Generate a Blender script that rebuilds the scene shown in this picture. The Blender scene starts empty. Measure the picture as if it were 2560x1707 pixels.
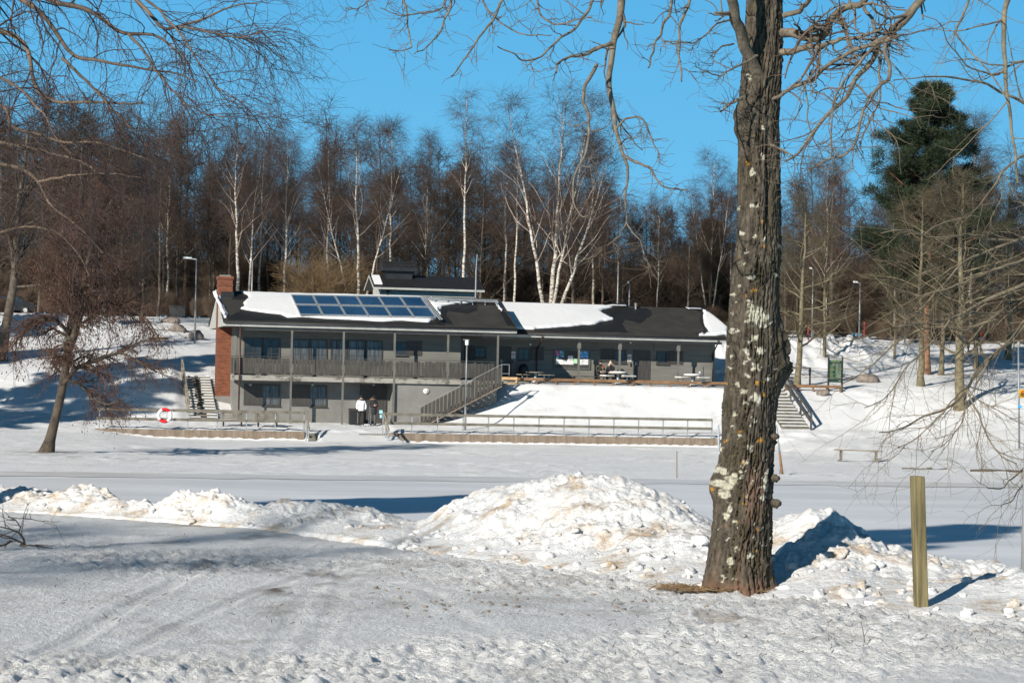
import bpy, math, random
import numpy as np
from mathutils import Vector, Matrix
random.seed(7)
RNG = np.random.default_rng(11)
S = bpy.context.scene
COL = S.collection
R = math.radians

# ------------------------------------------------------------------ camera
F = 5689.0                                   # focal length in photo pixels (2560 wide): an 80 mm lens
CAM = Vector((0, 0, 3.6))
PITCH, ROLL = math.atan(111.5 / F), R(1.2)
cam = bpy.data.cameras.new('camera')
cam.lens, cam.sensor_width, cam.clip_end, cam.clip_start = 80, 36, 5000, .5
co = bpy.data.objects.new('camera', cam)
COL.objects.link(co)
CR = Matrix.Rotation(R(90) + PITCH, 3, 'X') @ Matrix.Rotation(ROLL, 3, 'Z')
co.matrix_world = Matrix.Translation(CAM) @ CR.to_4x4()
S.camera = co
cam.dof.use_dof = False

def ray(px, py):
    return CR @ Vector(((px - 1280) / F, -(py - 853.5) / F, -1))
def at(px, py, Y):
    d = ray(px, py)
    return CAM + d * (Y / d.y)
# ------------------------------------------------------------------ the pavilion's own frame: u along its front, v out towards the lake, z up
TB = .22
BETA = math.atan(TB)
cb, sb = math.cos(BETA), math.sin(BETA)
OX, OY = -16.05, 132.0
U3, V3 = Vector((cb, sb, 0)), Vector((sb, -cb, 0))
def bw(u, v, z):
    return Vector((OX + u * cb + v * sb, OY + u * sb - v * cb, z))
def bp(px, py, v):
    d = ray(px, py)
    t = (v - (CAM - Vector((OX, OY, 0))).dot(V3)) / d.dot(V3)
    p = CAM + d * t - Vector((OX, OY, 0))
    return p.dot(U3), p.z
def bu(px, v, py=960): return bp(px, py, v)[0]
def bz(px, py, v): return bp(px, py, v)[1]
def z1(X, Y): return 450 + X / 3.409, 640 + Y / 3.409
def z2(X, Y): return 900 + X / 4.356, 640 + Y / 4.356
def z3(X, Y): return 1220 + X / 3.675, 720 + Y / 3.675
def z4(X, Y): return 200 + X / 2.94, 960 + Y / 2.94
def z5(X, Y): return 1900 + X / 3.564, 800 + Y / 3.564

# ------------------------------------------------------------------ noise
def _h(ix, iy, s):
    n = (ix.astype(np.int64) * 374761393 + iy.astype(np.int64) * 668265263 + s * 974634777) & 0xffffffff
    n = ((n ^ (n >> 13)) * 1274126177) & 0xffffffff
    return ((n ^ (n >> 16)) & 0xffff) / 65535.0
def vn(x, y, s=0):
    x = np.asarray(x, float); y = np.asarray(y, float)
    ix, iy = np.floor(x), np.floor(y)
    fx, fy = x - ix, y - iy
    fx = fx * fx * (3 - 2 * fx); fy = fy * fy * (3 - 2 * fy)
    a, b, c, d = _h(ix, iy, s), _h(ix + 1, iy, s), _h(ix, iy + 1, s), _h(ix + 1, iy + 1, s)
    return (a * (1 - fx) + b * fx) * (1 - fy) + (c * (1 - fx) + d * fx) * fy - .5
def fbm(x, y, s=0, o=4):
    r, a = 0, 1.0
    for k in range(o):
        r = r + a * vn(x * 2 ** k, y * 2 ** k, s + k * 17); a *= .5
    return r
def worley(x, y, s=0):
    x = np.asarray(x, float); y = np.asarray(y, float)
    ix, iy = np.floor(x), np.floor(y)
    best = np.full(x.shape, 9.0)
    for dx in (-1, 0, 1):
        for dy in (-1, 0, 1):
            cx, cy = ix + dx, iy + dy
            px, py = cx + _h(cx, cy, s), cy + _h(cx, cy, s + 5)
            best = np.minimum(best, (x - px) ** 2 + (y - py) ** 2)
    return np.sqrt(best)
def sst(a, b, x):
    t = np.clip((np.asarray(x, float) - a) / (b - a), 0, 1)
    return t * t * (3 - 2 * t)

# ------------------------------------------------------------------ materials
def nodes(name):
    m = bpy.data.materials.new(name); m.use_nodes = True
    nt = m.node_tree
    return m, nt, nt.nodes['Principled BSDF']
def L(nt, a, b): nt.links.new(a, b)
def noise_node(nt, scale, detail=4, rough=.6, stretch=None, coord='Object'):
    tc = nt.nodes.new('ShaderNodeTexCoord')
    n = nt.nodes.new('ShaderNodeTexNoise')
    n.inputs['Scale'].default_value = scale
    n.inputs['Detail'].default_value = detail
    n.inputs['Roughness'].default_value = rough
    if stretch:
        mp = nt.nodes.new('ShaderNodeMapping'); mp.inputs['Scale'].default_value = stretch
        L(nt, tc.outputs[coord], mp.inputs['Vector']); L(nt, mp.outputs[0], n.inputs['Vector'])
    else:
        L(nt, tc.outputs[coord], n.inputs['Vector'])
    return n
def ramp(nt, fac, stops):
    r = nt.nodes.new('ShaderNodeValToRGB')
    e = r.color_ramp.elements
    while len(e) < len(stops): e.new(.5)
    for k, (p, c) in enumerate(stops):
        e[k].position = p; e[k].color = (*c, 1) if len(c) == 3 else c
    L(nt, fac, r.inputs[0])
    return r.outputs[0]
def bump(nt, bs, h, strength, dist):
    b = nt.nodes.new('ShaderNodeBump')
    b.inputs['Strength'].default_value = strength; b.inputs['Distance'].default_value = dist
    L(nt, h, b.inputs['Height']); L(nt, b.outputs[0], bs.inputs['Normal'])
def mixc(nt, fac, a, b):
    m = nt.nodes.new('ShaderNodeMix'); m.data_type = 'RGBA'
    if isinstance(fac, (int, float)): m.inputs[0].default_value = fac
    else: L(nt, fac, m.inputs[0])
    for i, c in ((6, a), (7, b)):
        if isinstance(c, tuple): m.inputs[i].default_value = (*c, 1)
        else: L(nt, c, m.inputs[i])
    return m.outputs[2]
def M(name, c1, c2=None, scale=6, rough=.8, bmp=0, bdist=.02, stretch=None, metal=0, lo=.35, hi=.65, spec=.5):
    m, nt, bs = nodes(name)
    bs.inputs['Roughness'].default_value = rough
    bs.inputs['Metallic'].default_value = metal
    bs.inputs['Specular IOR Level'].default_value = spec
    n = noise_node(nt, scale, stretch=stretch)
    if c2 is None: c2 = tuple(min(1, x * 1.25) for x in c1); c1 = tuple(x * .8 for x in c1)
    L(nt, ramp(nt, n.outputs[0], [(lo, c1), (hi, c2)]), bs.inputs['Base Color'])
    if bmp: bump(nt, bs, n.outputs[0], bmp, bdist)
    return m
MT = {}
MT['siding'] = M('grey_siding', (.138, .134, .118), (.182, .176, .155), 1.5, .75, stretch=(.4, 1, 3))
MT['plaster'] = M('grey_plaster', (.155, .152, .142), (.215, .212, .198), .9, .85, .3, .01)
MT['pale'] = M('pale_grey_boards', (.36, .36, .335), (.45, .45, .42), 2, .7)
MT['dark'] = M('charcoal_boards', (.038, .035, .032), (.06, .056, .05), 3, .6, stretch=(4, 4, .6))
MT['rail_dark'] = M('weathered_dark_boards', (.038, .035, .031), (.07, .065, .057), 2.5, .75, stretch=(4, 4, .5))
MT['black'] = M('black_metal', (.012, .012, .013), (.02, .02, .022), 5, .5)
MT['post_grey'] = M('grey_post_paint', (.1, .097, .088), (.14, .136, .122), 3, .6)
MT['soffit'] = M('soffit_boards', (.1, .098, .09), (.13, .127, .117), 2, .8)
MT['metal'] = M('galvanised_steel', (.32, .35, .37), (.45, .48, .5), 8, .5, metal=.5)
MT['pole'] = M('lamp_pole_steel', (.2, .21, .22), (.27, .285, .3), 4, .45, metal=.3)
MT['wood'] = M('weathered_wood', (.15, .13, .1), (.27, .235, .18), 3, .85, .4, .01, stretch=(.6, .6, 5))
MT['wood_old'] = M('old_grey_wood', (.11, .1, .082), (.2, .185, .15), 2, .9, .4, .01)
MT['brownwood'] = M('brown_stained_board', (.16, .085, .04), (.25, .14, .07), 2, .75)
MT['newwood'] = M('fresh_pine_board', (.5, .32, .15), (.62, .42, .22), 2, .7)
MT['concrete'] = None
MT['red'] = M('red_paint', (.55, .012, .02), (.7, .02, .03), 5, .5)
MT['white'] = M('white_paint', (.7, .7, .68), (.82, .82, .8), 5, .6)
MT['yellow'] = M('yellow_sign_paint', (.75, .42, .01), (.85, .5, .02), 4, .5)
MT['blue'] = M('blue_print', (.03, .28, .62), (.05, .38, .75), 6, .5)
MT['teal'] = M('teal_print', (.02, .16, .26), (.05, .3, .42), 14, .5)
MT['pink'] = M('magenta_print', (.4, .02, .18), (.55, .05, .28), 12, .5)
MT['cyan'] = M('pale_blue_print', (.25, .6, .7), (.4, .72, .8), 10, .5)
MT['paper'] = M('printed_paper', (.35, .34, .34), (.8, .8, .78), 22, .7, lo=.42, hi=.5)
MT['greenpaper'] = M('green_paper', (.3, .55, .3), (.45, .7, .42), 12, .7)
MT['boulder'] = M('granite', (.12, .1, .085), (.26, .22, .19), 3, .9, .6, .05)
MT['greymetal'] = M('painted_grey_metal', (.2, .21, .21), (.24, .25, .25), 3, .5)

def snow_mat(name, dirt=0.0, warm=0.0, fine=40, bdist=.012, sparkle=True, dirt_scale=.5, attr=None, alb=1.0):
    m, nt, bs = nodes(name)
    bs.inputs['Roughness'].default_value = .55
    bs.inputs['Specular IOR Level'].default_value = .35
    base = ramp(nt, noise_node(nt, .35, 3).outputs[0], [(.3, tuple(c * alb for c in (.80, .815, .835))), (.7, tuple(c * alb for c in (.88, .885, .89)))])
    g_ = ramp(nt, noise_node(nt, 31, 5, .8, stretch=(1, .6, 1)).outputs[0], [(.36, (.89, .89, .9)), (.52, (1, 1, 1))])
    mg = nt.nodes.new('ShaderNodeMix'); mg.data_type = 'RGBA'; mg.blend_type = 'MULTIPLY'; mg.inputs[0].default_value = 1
    L(nt, base, mg.inputs[6]); L(nt, g_, mg.inputs[7]); base = mg.outputs[2]
    if warm:
        w = ramp(nt, noise_node(nt, 2.2, 6, .7).outputs[0], [(.5, (0, 0, 0)), (.68, (warm,) * 3)])
        base = mixc(nt, w, base, (.45, .33, .2))
    if dirt:
        d = ramp(nt, noise_node(nt, dirt_scale, 8, .75).outputs[0], [(.53, (0, 0, 0)), (.68, (dirt,) * 3)])
        sp = ramp(nt, noise_node(nt, 26, 3, .8, stretch=(1, .45, 1)).outputs[0], [(.56, (0, 0, 0)), (.62, (1, 1, 1))])
        mm = nt.nodes.new('ShaderNodeMath'); mm.operation = 'MULTIPLY'
        L(nt, d, mm.inputs[0]); L(nt, sp, mm.inputs[1])
        m2 = nt.nodes.new('ShaderNodeMath'); m2.operation = 'MULTIPLY_ADD'; m2.use_clamp = True
        L(nt, d, m2.inputs[0]); m2.inputs[1].default_value = .30; L(nt, mm.outputs[0], m2.inputs[2])
        base = mixc(nt, m2.outputs[0], base, (.23, .18, .125))
    if attr:
        a = nt.nodes.new('ShaderNodeAttribute'); a.attribute_name = attr
        base = mixc(nt, a.outputs['Fac'], base, (.22, .17, .12))
    L(nt, base, bs.inputs['Base Color'])
    n1 = noise_node(nt, fine, 6, .7)
    bump(nt, bs, n1.outputs[0], .8, bdist)
    return m
MT['snow'] = snow_mat('snow', .75, 0, 34, .07, attr='dirt', alb=1.0)
MT['heap'] = snow_mat('ploughed_snow', 0, .9, 14, .05, alb=.9)
MT['roofsnow'] = snow_mat('roof_snow', 0, 0, 3, .03, alb=.86)
m, nt, bs = nodes('snow_covered_ice'); MT['ice'] = m
bs.inputs['Roughness'].default_value = .5
c = ramp(nt, noise_node(nt, .22, 5, .6, stretch=(.35, 1, 1)).outputs[0], [(.35, (.6, .62, .645)), (.65, (.76, .775, .8))])
L(nt, c, bs.inputs['Base Color'])
bump(nt, bs, noise_node(nt, 1.2, 7, .65, stretch=(.5, 1, 1)).outputs[0], .5, .06)

# retaining wall: board-marked concrete with vertical stains
m, nt, bs = nodes('stained_concrete'); MT['concrete'] = m
bs.inputs['Roughness'].default_value = .9
n = noise_node(nt, 1.6, 6, .7, stretch=(3.0, 3.0, .35))
n2 = noise_node(nt, 2.5, 5)
L(nt, mixc(nt, .45, ramp(nt, n.outputs[0], [(.3, (.07, .05, .036)), (.5, (.2, .15, .11)), (.68, (.33, .26, .2))]),
           ramp(nt, n2.outputs[0], [(.3, (.13, .1, .075)), (.7, (.33, .27, .21))])), bs.inputs['Base Color'])
bump(nt, bs, n.outputs[0], .5, .02)
# brick
m, nt, bs = nodes('red_brick'); MT['brick'] = m
bs.inputs['Roughness'].default_value = .85
tc = nt.nodes.new('ShaderNodeTexCoord')
sx = nt.nodes.new('ShaderNodeSeparateXYZ'); L(nt, tc.outputs['Object'], sx.inputs[0])
ad = nt.nodes.new('ShaderNodeMath'); L(nt, sx.outputs[0], ad.inputs[0]); L(nt, sx.outputs[1], ad.inputs[1])
cx = nt.nodes.new('ShaderNodeCombineXYZ'); L(nt, ad.outputs[0], cx.inputs[0]); L(nt, sx.outputs[2], cx.inputs[1])
bt = nt.nodes.new('ShaderNodeTexBrick'); L(nt, cx.outputs[0], bt.inputs['Vector'])
bt.inputs['Scale'].default_value = 1
bt.inputs['Brick Width'].default_value = .25; bt.inputs['Row Height'].default_value = .078
bt.inputs['Mortar Size'].default_value = .006
bt.inputs['Color1'].default_value = (.22, .07, .028, 1); bt.inputs['Color2'].default_value = (.115, .035, .02, 1)
bt.inputs['Mortar'].default_value = (.14, .065, .04, 1)
L(nt, bt.outputs[0], bs.inputs['Base Color'])
# roof covering: dark felt shingles with course lines
m, nt, bs = nodes('dark_roof_tiles'); MT['roof'] = m
bs.inputs['Roughness'].default_value = .85
bs.inputs['Specular IOR Level'].default_value = .2
n = noise_node(nt, 1.0, 6, .7)
L(nt, ramp(nt, n.outputs[0], [(.35, (.03, .029, .027)), (.65, (.044, .042, .039))]), bs.inputs['Base Color'])
MT['roofwet_shadow'] = M('wet_and_shadow_roof', (.008, .008, .008), (.014, .014, .013), 2, .55)  # wet stretches, and the chimney shadow painted on the left roof
# solar glass, window glass
m, nt, bs = nodes('solar_glass'); MT['solar'] = m
L(nt, ramp(nt, noise_node(nt, .5, 4).outputs[0], [(.3, (.012, .045, .11)), (.7, (.03, .085, .17))]), bs.inputs['Base Color'])
bs.inputs['Roughness'].default_value = .12
m, nt, bs = nodes('window_glass'); MT['glass'] = m
L(nt, ramp(nt, noise_node(nt, .8, 3).outputs[0], [(.35, (.01, .011, .012)), (.65, (.04, .045, .05))]), bs.inputs['Base Color'])
bs.inputs['Roughness'].default_value = .06
bump(nt, bs, noise_node(nt, .7, 2).outputs[0], .12, .05)
m, nt, bs = nodes('curtained_glass'); MT['curtain'] = m
L(nt, ramp(nt, noise_node(nt, 2.5, 2, stretch=(6, 1, .3)).outputs[0], [(.35, (.035, .038, .04)), (.65, (.13, .135, .14))]), bs.inputs['Base Color'])
bs.inputs['Roughness'].default_value = .08
# barks and twigs
m, nt, bs = nodes('birch_bark'); MT['birch'] = m
bs.inputs['Roughness'].default_value = .7
n = noise_node(nt, 1.6, 5, .7, stretch=(2, 2, 5)); n2 = noise_node(nt, .45, 3)
tc = nt.nodes.new('ShaderNodeTexCoord'); sx = nt.nodes.new('ShaderNodeSeparateXYZ'); L(nt, tc.outputs['Object'], sx.inputs[0])
bk = ramp(nt, n.outputs[0], [(.42, (.05, .042, .036)), (.52, (.56, .51, .44)), (.75, (.72, .68, .6))])
fz = nt.nodes.new('ShaderNodeMapRange'); fz.inputs[1].default_value = 1.0; fz.inputs[2].default_value = 5.0
fz.inputs[3].default_value = .85; fz.inputs[4].default_value = .12
L(nt, sx.outputs[2], fz.inputs[0])
L(nt, mixc(nt, fz.outputs[0], bk, (.14, .115, .09)), bs.inputs['Base Color'])
MT['birch_limb'] = M('birch_limb_bark', (.20, .155, .13), (.48, .41, .35), 1.2, .75)
MT['birch_twig'] = M('birch_twigs', (.043, .026, .019), (.084, .053, .039), .5, .8)
MT['alder_bark'] = M('alder_bark', (.032, .024, .018), (.10, .078, .055), 3, .9, .5, .03)
MT['alder_twig'] = M('alder_twigs', (.034, .021, .013), (.07, .045, .028), .6, .85)
MT['red_twig'] = M('alder_catkin_twigs', (.052, .026, .017), (.115, .06, .04), 1.2, .85)
MT['olive_bark'] = M('mossy_bark', (.085, .07, .042), (.2, .17, .105), 4, .9, .5, .03)
MT['olive_twig'] = M('olive_twigs', (.055, .042, .024), (.115, .09, .052), .8, .85)
MT['tan_twig'] = M('tan_bush_twigs', (.15, .095, .045), (.26, .17, .085), 1.2, .85)
MT['dark_bark'] = M('dark_trunk_bark', (.045, .036, .028), (.13, .105, .08), 3, .9, .5, .03)
MT['brush_twig'] = M('undergrowth_twigs', (.08, .055, .038), (.15, .105, .072), .6, .85)
MT['needle'] = M('pine_needles', (.008, .018, .007), (.028, .045, .016), .9, .75)
MT['pine_bark'] = M('pine_bark', (.12, .06, .035), (.3, .15, .085), 3, .9)
MT['larch_twig'] = M('larch_twigs', (.085, .05, .032), (.15, .095, .06), .7, .85)
m, nt, bs = nodes('lichened_branch_bark'); MT['branch'] = m
bs.inputs['Roughness'].default_value = .85
bn_ = noise_node(nt, 26, 6, .75); bump(nt, bs, bn_.outputs[0], .9, .008)
a = ramp(nt, noise_node(nt, 14, 6, .75).outputs[0], [(.35, (.065, .052, .04)), (.65, (.20, .165, .12))])
y = ramp(nt, noise_node(nt, 3.3, 5, .75).outputs[0], [(.655, (0, 0, 0)), (.69, (1, 1, 1))])
L(nt, mixc(nt, y, a, (.42, .22, .015)), bs.inputs['Base Color'])
MT['branch_twig'] = M('branch_twigs', (.07, .05, .038), (.16, .12, .085), 3, .85)
MT['dark_branch'] = M('dark_birch_branch', (.035, .026, .021), (.16, .11, .075), 1.8, .8)
MT['dark_twig'] = M('dark_birch_twigs', (.03, .02, .018), (.075, .045, .038), 2, .8)
MT['pale_branch'] = M('pale_lichened_branch', (.07, .056, .036), (.2, .165, .11), 5, .85)
MT['pale_twig'] = M('pale_branch_twigs', (.10, .078, .05), (.22, .175, .115), 3, .85)

# ------------------------------------------------------------------ objects
ORG = {}
def tag(o, label=None, cat=None, group=None, kind=None):
    for k, v in (('label', label), ('category', cat), ('group', group), ('kind', kind)):
        if v: o[k] = v
    return o
def empty(name, loc, label, cat, group=None, rz=0):
    o = bpy.data.objects.new(name, None); COL.objects.link(o)
    o.location = loc; o.rotation_euler = (0, 0, rz); o.empty_display_size = .3
    ORG[o.name] = Vector(loc)
    return tag(o, label, cat, group)
def bempty(name, u, v, z, label, cat, group=None):
    o = empty(name, bw(u, v, z), label, cat, group, BETA)
    ORG[o.name] = Vector((u, -v, z))
    return o
def link(name, me, parent=None):
    o = bpy.data.objects.new(name, me); COL.objects.link(o)
    if parent: o.parent = parent
    return o
def np_mesh(name, V, Fq, mats, parent=None, smooth=True, midx=None, org=None):
    """V n x 3, Fq list of int arrays (m x k)."""
    me = bpy.data.meshes.new(name)
    V = np.asarray(V, np.float32)
    if org is not None: V = V - np.array(org, np.float32)
    arrs = Fq if isinstance(Fq, list) else [Fq]
    nl = sum(a.size for a in arrs); nf = sum(len(a) for a in arrs)
    me.vertices.add(len(V)); me.vertices.foreach_set('co', V.ravel())
    me.loops.add(nl); me.polygons.add(nf)
    me.loops.foreach_set('vertex_index', np.concatenate([a.ravel() for a in arrs]).astype(np.int32))
    tot = np.concatenate([np.full(len(a), a.shape[1]) for a in arrs])
    st = np.concatenate([[0], np.cumsum(tot)[:-1]])
    me.polygons.foreach_set('loop_start', st.astype(np.int32))
    me.polygons.foreach_set('loop_total', tot.astype(np.int32))
    for mm in (mats if isinstance(mats, (list, tuple)) else [mats]): me.materials.append(mm)
    if midx is not None: me.polygons.foreach_set('material_index', np.asarray(midx, np.int32))
    if smooth: me.polygons.foreach_set('use_smooth', np.ones(nf, bool))
    me.update(calc_edges=True)
    return link(name, me, parent)

class MB:
    """collects shapes into one mesh; coordinates are world ones, or (u, -v, z) of the pavilion's frame"""
    def __init__(s): s.v, s.f, s.m, s.k = [], [], [], 0
    def add(s, vs, fs):
        n = len(s.v); s.v += [tuple(p) for p in vs]
        for f in fs: s.f.append([i + n for i in f]); s.m.append(s.k)
        return s
    def box(s, x0, x1, y0, y1, z0, z1):
        vs = [(x, y, z) for z in (z0, z1) for y in (y0, y1) for x in (x0, x1)]
        return s.add(vs, [(0, 2, 3, 1), (4, 5, 7, 6), (0, 1, 5, 4), (2, 6, 7, 3), (0, 4, 6, 2), (1, 3, 7, 5)])
    def bx(s, u0, u1, v0, v1, z0, z1):          # pavilion frame, v outward
        return s.box(u0, u1, -max(v0, v1), -min(v0, v1), z0, z1)
    def bar(s, p, q, w, h, up=(0, 0, 1)):
        p, q = Vector(p), Vector(q); d = (q - p).normalized(); up = Vector(up)
        x = d.cross(up)
        if x.length < 1e-4: x = d.cross(Vector((1, 0, 0)))
        x.normalize(); y = x.cross(d).normalized()
        vs = [e + x * (a * w / 2) + y * (b * h / 2) for e in (p, q) for a, b in ((-1, -1), (1, -1), (1, 1), (-1, 1))]
        return s.add(vs, [(3, 2, 1, 0), (4, 5, 6, 7), (0, 1, 5, 4), (1, 2, 6, 5), (2, 3, 7, 6), (3, 0, 4, 7)])
    def cyl(s, p, q, r0, r1=None, n=10):
        r1 = r0 if r1 is None else r1
        p, q = Vector(p), Vector(q); d = (q - p).normalized()
        x = d.orthogonal().normalized(); y = d.cross(x)
        vs = []
        for e, r in ((p, r0), (q, r1)):
            vs += [e + (x * math.cos(2 * math.pi * i / n) + y * math.sin(2 * math.pi * i / n)) * r for i in range(n)]
        fs = [(i, (i + 1) % n, n + (i + 1) % n, n + i) for i in range(n)]
        return s.add(vs, fs + [tuple(range(n - 1, -1, -1)), tuple(range(n, 2 * n))])
    def prism(s, pts, ex):                      # polygon pts extruded along vector ex
        ex = Vector(ex); n = len(pts)
        vs = [Vector(p) for p in pts] + [Vector(p) + ex for p in pts]
        return s.add(vs, [tuple(range(n - 1, -1, -1)), tuple(range(n, 2 * n))] + [(i, (i + 1) % n, n + (i + 1) % n, n + i) for i in range(n)])
    def blob(s, c, r, seed=0, rough=.25, nu=12, nv=8):
        c = Vector(c); rr = random.Random(seed)
        vs = []
        ph = [rr.uniform(0, 6.3) for _ in range(6)]
        for j in range(nv + 1):
            th = math.pi * j / nv
            for i in range(nu):
                a = 2 * math.pi * i / nu
                k = 1 + rough * (math.sin(2 * a + ph[0]) * math.sin(2 * th + ph[1]) + .6 * math.sin(3 * a + ph[2] + 3 * th) * math.sin(th) + .4 * math.sin(5 * a + ph[3]) * math.sin(4 * th + ph[4]))
                if j in (0, nv): k = 1
                vs.append(c + Vector((r[0] * k * math.sin(th) * math.cos(a), r[1] * k * math.sin(th) * math.sin(a), r[2] * k * math.cos(th))))
        fs = [(j * nu + i, (j + 1) * nu + i, (j + 1) * nu + (i + 1) % nu, j * nu + (i + 1) % nu) for j in range(nv) for i in range(nu)]
        return s.add(vs, fs)
    def torus(s, c, R0, r, n=32, k=10, ax='y', a0=0, a1=2 * math.pi):
        c = Vector(c); full = abs(a1 - a0 - 2 * math.pi) < 1e-3; mseg = n if full else n + 1; vs = []
        for i in range(mseg):
            a = a0 + (a1 - a0) * i / n
            for j in range(k):
                b = 2 * math.pi * j / k
                q = R0 + r * math.cos(b)
                p = (q * math.cos(a), r * math.sin(b), q * math.sin(a)) if ax == 'y' else (q * math.cos(a), q * math.sin(a), r * math.sin(b))
                vs.append(c + Vector(p))
        fs = [(i * k + j, ((i + 1) % mseg) * k + j, ((i + 1) % mseg) * k + (j + 1) % k, i * k + (j + 1) % k) for i in range(n) for j in range(k)]
        return s.add(vs, fs)
    def lathe(s, c, prof, n=16):
        c = Vector(c); vs = []
        for r, z in prof:
            vs += [c + Vector((r * math.cos(2 * math.pi * i / n), r * math.sin(2 * math.pi * i / n), z)) for i in range(n)]
        fs = [(j * n + i, j * n + (i + 1) % n, (j + 1) * n + (i + 1) % n, (j + 1) * n + i) for j in range(len(prof) - 1) for i in range(n)]
        return s.add(vs, fs + [tuple(range(n - 1, -1, -1)), tuple(range((len(prof) - 1) * n, len(prof) * n))])
    def build(s, name, mats, parent=None, smooth=False, root=None, label=None):
        me = bpy.data.meshes.new(name)
        o = ORG[root.name] if root is not None else (ORG.get(parent.name, Vector()) if parent is not None else Vector())
        me.from_pydata([tuple(Vector(p) - o) for p in s.v], [], s.f)
        for mm in (mats if isinstance(mats, (list, tuple)) else [mats]): me.materials.append(mm)
        me.polygons.foreach_set('material_index', s.m)
        if smooth: me.polygons.foreach_set('use_smooth', [True] * len(s.f))
        me.update()
        ob = link(name, me, parent)
        ORG[ob.name] = o
        if label: ob['label'] = label
        return ob
def bthing(mb, name, mat, u, v, z, label, cat, group=None, smooth=False):
    """a one-mesh thing in the pavilion's frame"""
    e = Vector((u, -v, z))
    mb.v = [tuple(Vector(p) - e) for p in mb.v]
    o = mb.build(name, mat, None, smooth)
    o.location = bw(u, v, z); o.rotation_euler = (0, 0, BETA)
    ORG[o.name] = e
    return tag(o, label, cat, group)
def wthing(mb, name, mat, loc, label, cat, group=None, smooth=False, kind=None):
    mb.v = [tuple(Vector(p) - Vector(loc)) for p in mb.v]
    o = mb.build(name, mat, None, smooth); o.location = loc
    ORG[o.name] = Vector(loc)
    return tag(o, label, cat, group, kind)
def copy_tree(o, loc, rz=None, sc=None, label=None, group=None):
    r = o.copy(); COL.objects.link(r); r.location = loc
    if rz is not None: r.rotation_euler = (0, 0, rz)
    if sc is not None: r.scale = sc if isinstance(sc, tuple) else (sc, sc, sc)
    if label: r['label'] = label
    if group: r['group'] = group
    for ch in list(o.children):
        c = ch.copy(); COL.objects.link(c); c.parent = r
        for g in ch.children:
            d = g.copy(); COL.objects.link(d); d.parent = c
    return r

# ------------------------------------------------------------------ world, sun
SUN_AZ, SUN_EL = R(34), R(25)                # shadows run away from the camera, 30 degrees to its right
w = bpy.data.worlds.new('World'); S.world = w; w.use_nodes = True
nt = w.node_tree; bg = nt.nodes['Background']
sky = nt.nodes.new('ShaderNodeTexSky'); sky.sky_type = 'NISHITA'; sky.sun_disc = False
sky.sun_elevation = SUN_EL; sky.sun_rotation = R(180) + SUN_AZ
sky.air_density = 1.0; sky.dust_density = .3; sky.ozone_density = 2.5; sky.altitude = 200
hs = nt.nodes.new('ShaderNodeHueSaturation'); hs.inputs['Saturation'].default_value = 1.22; hs.inputs['Hue'].default_value = .483
tc = nt.nodes.new('ShaderNodeTexCoord'); va = nt.nodes.new('ShaderNodeVectorMath'); va.operation = 'ADD'; va.inputs[1].default_value = (0, 0, .16)
vm = nt.nodes.new('ShaderNodeVectorMath'); vm.operation = 'NORMALIZE'
L(nt, tc.outputs['Generated'], va.inputs[0]); L(nt, va.outputs[0], vm.inputs[0]); L(nt, vm.outputs[0], sky.inputs['Vector'])
L(nt, sky.outputs[0], hs.inputs['Color']); cap = nt.nodes.new('ShaderNodeMix'); cap.data_type = 'RGBA'; cap.blend_type = 'DARKEN'; cap.inputs[0].default_value = 1
cap.inputs[7].default_value = (.74, 2.68, 4.42, 1)         # no glare round the sun: the clear sky is even all over
L(nt, hs.outputs[0], cap.inputs[6]); sz = nt.nodes.new('ShaderNodeSeparateXYZ'); L(nt, tc.outputs['Generated'], sz.inputs[0])
mr_ = ramp(nt, sz.outputs[2], [(0, (1.28, 1.06, 1.0)), (.1, (1.0, .98, .98)), (.19, (.66, .82, .91)), (.6, (.18, .19, .2))])                          # the deep winter zenith is darker than the sky over the wood
dk = nt.nodes.new('ShaderNodeVectorMath'); dk.operation = 'MULTIPLY'; L(nt, cap.outputs[2], dk.inputs[0]); L(nt, mr_, dk.inputs[1])
L(nt, dk.outputs[0], bg.inputs['Color'])
bg.inputs['Strength'].default_value = .15
sl = bpy.data.lights.new('sun', 'SUN'); sl.energy = 5; sl.angle = R(.5); sl.color = (1, .93, .82)
so = bpy.data.objects.new('sun', sl); COL.objects.link(so)
sd = Vector((math.sin(SUN_AZ) * math.cos(SUN_EL), math.cos(SUN_AZ) * math.cos(SUN_EL), -math.sin(SUN_EL)))
so.rotation_euler = sd.to_track_quat('-Z', 'Y').to_euler(); so.location = (-20, -20, 40)
S.view_settings.view_transform = 'Standard'; S.view_settings.look = 'None'
S.view_settings.exposure = .40; S.view_settings.gamma = 1
S.cycles.max_bounces = 6; S.cycles.diffuse_bounces = 1; S.cycles.glossy_bounces = 3

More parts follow.
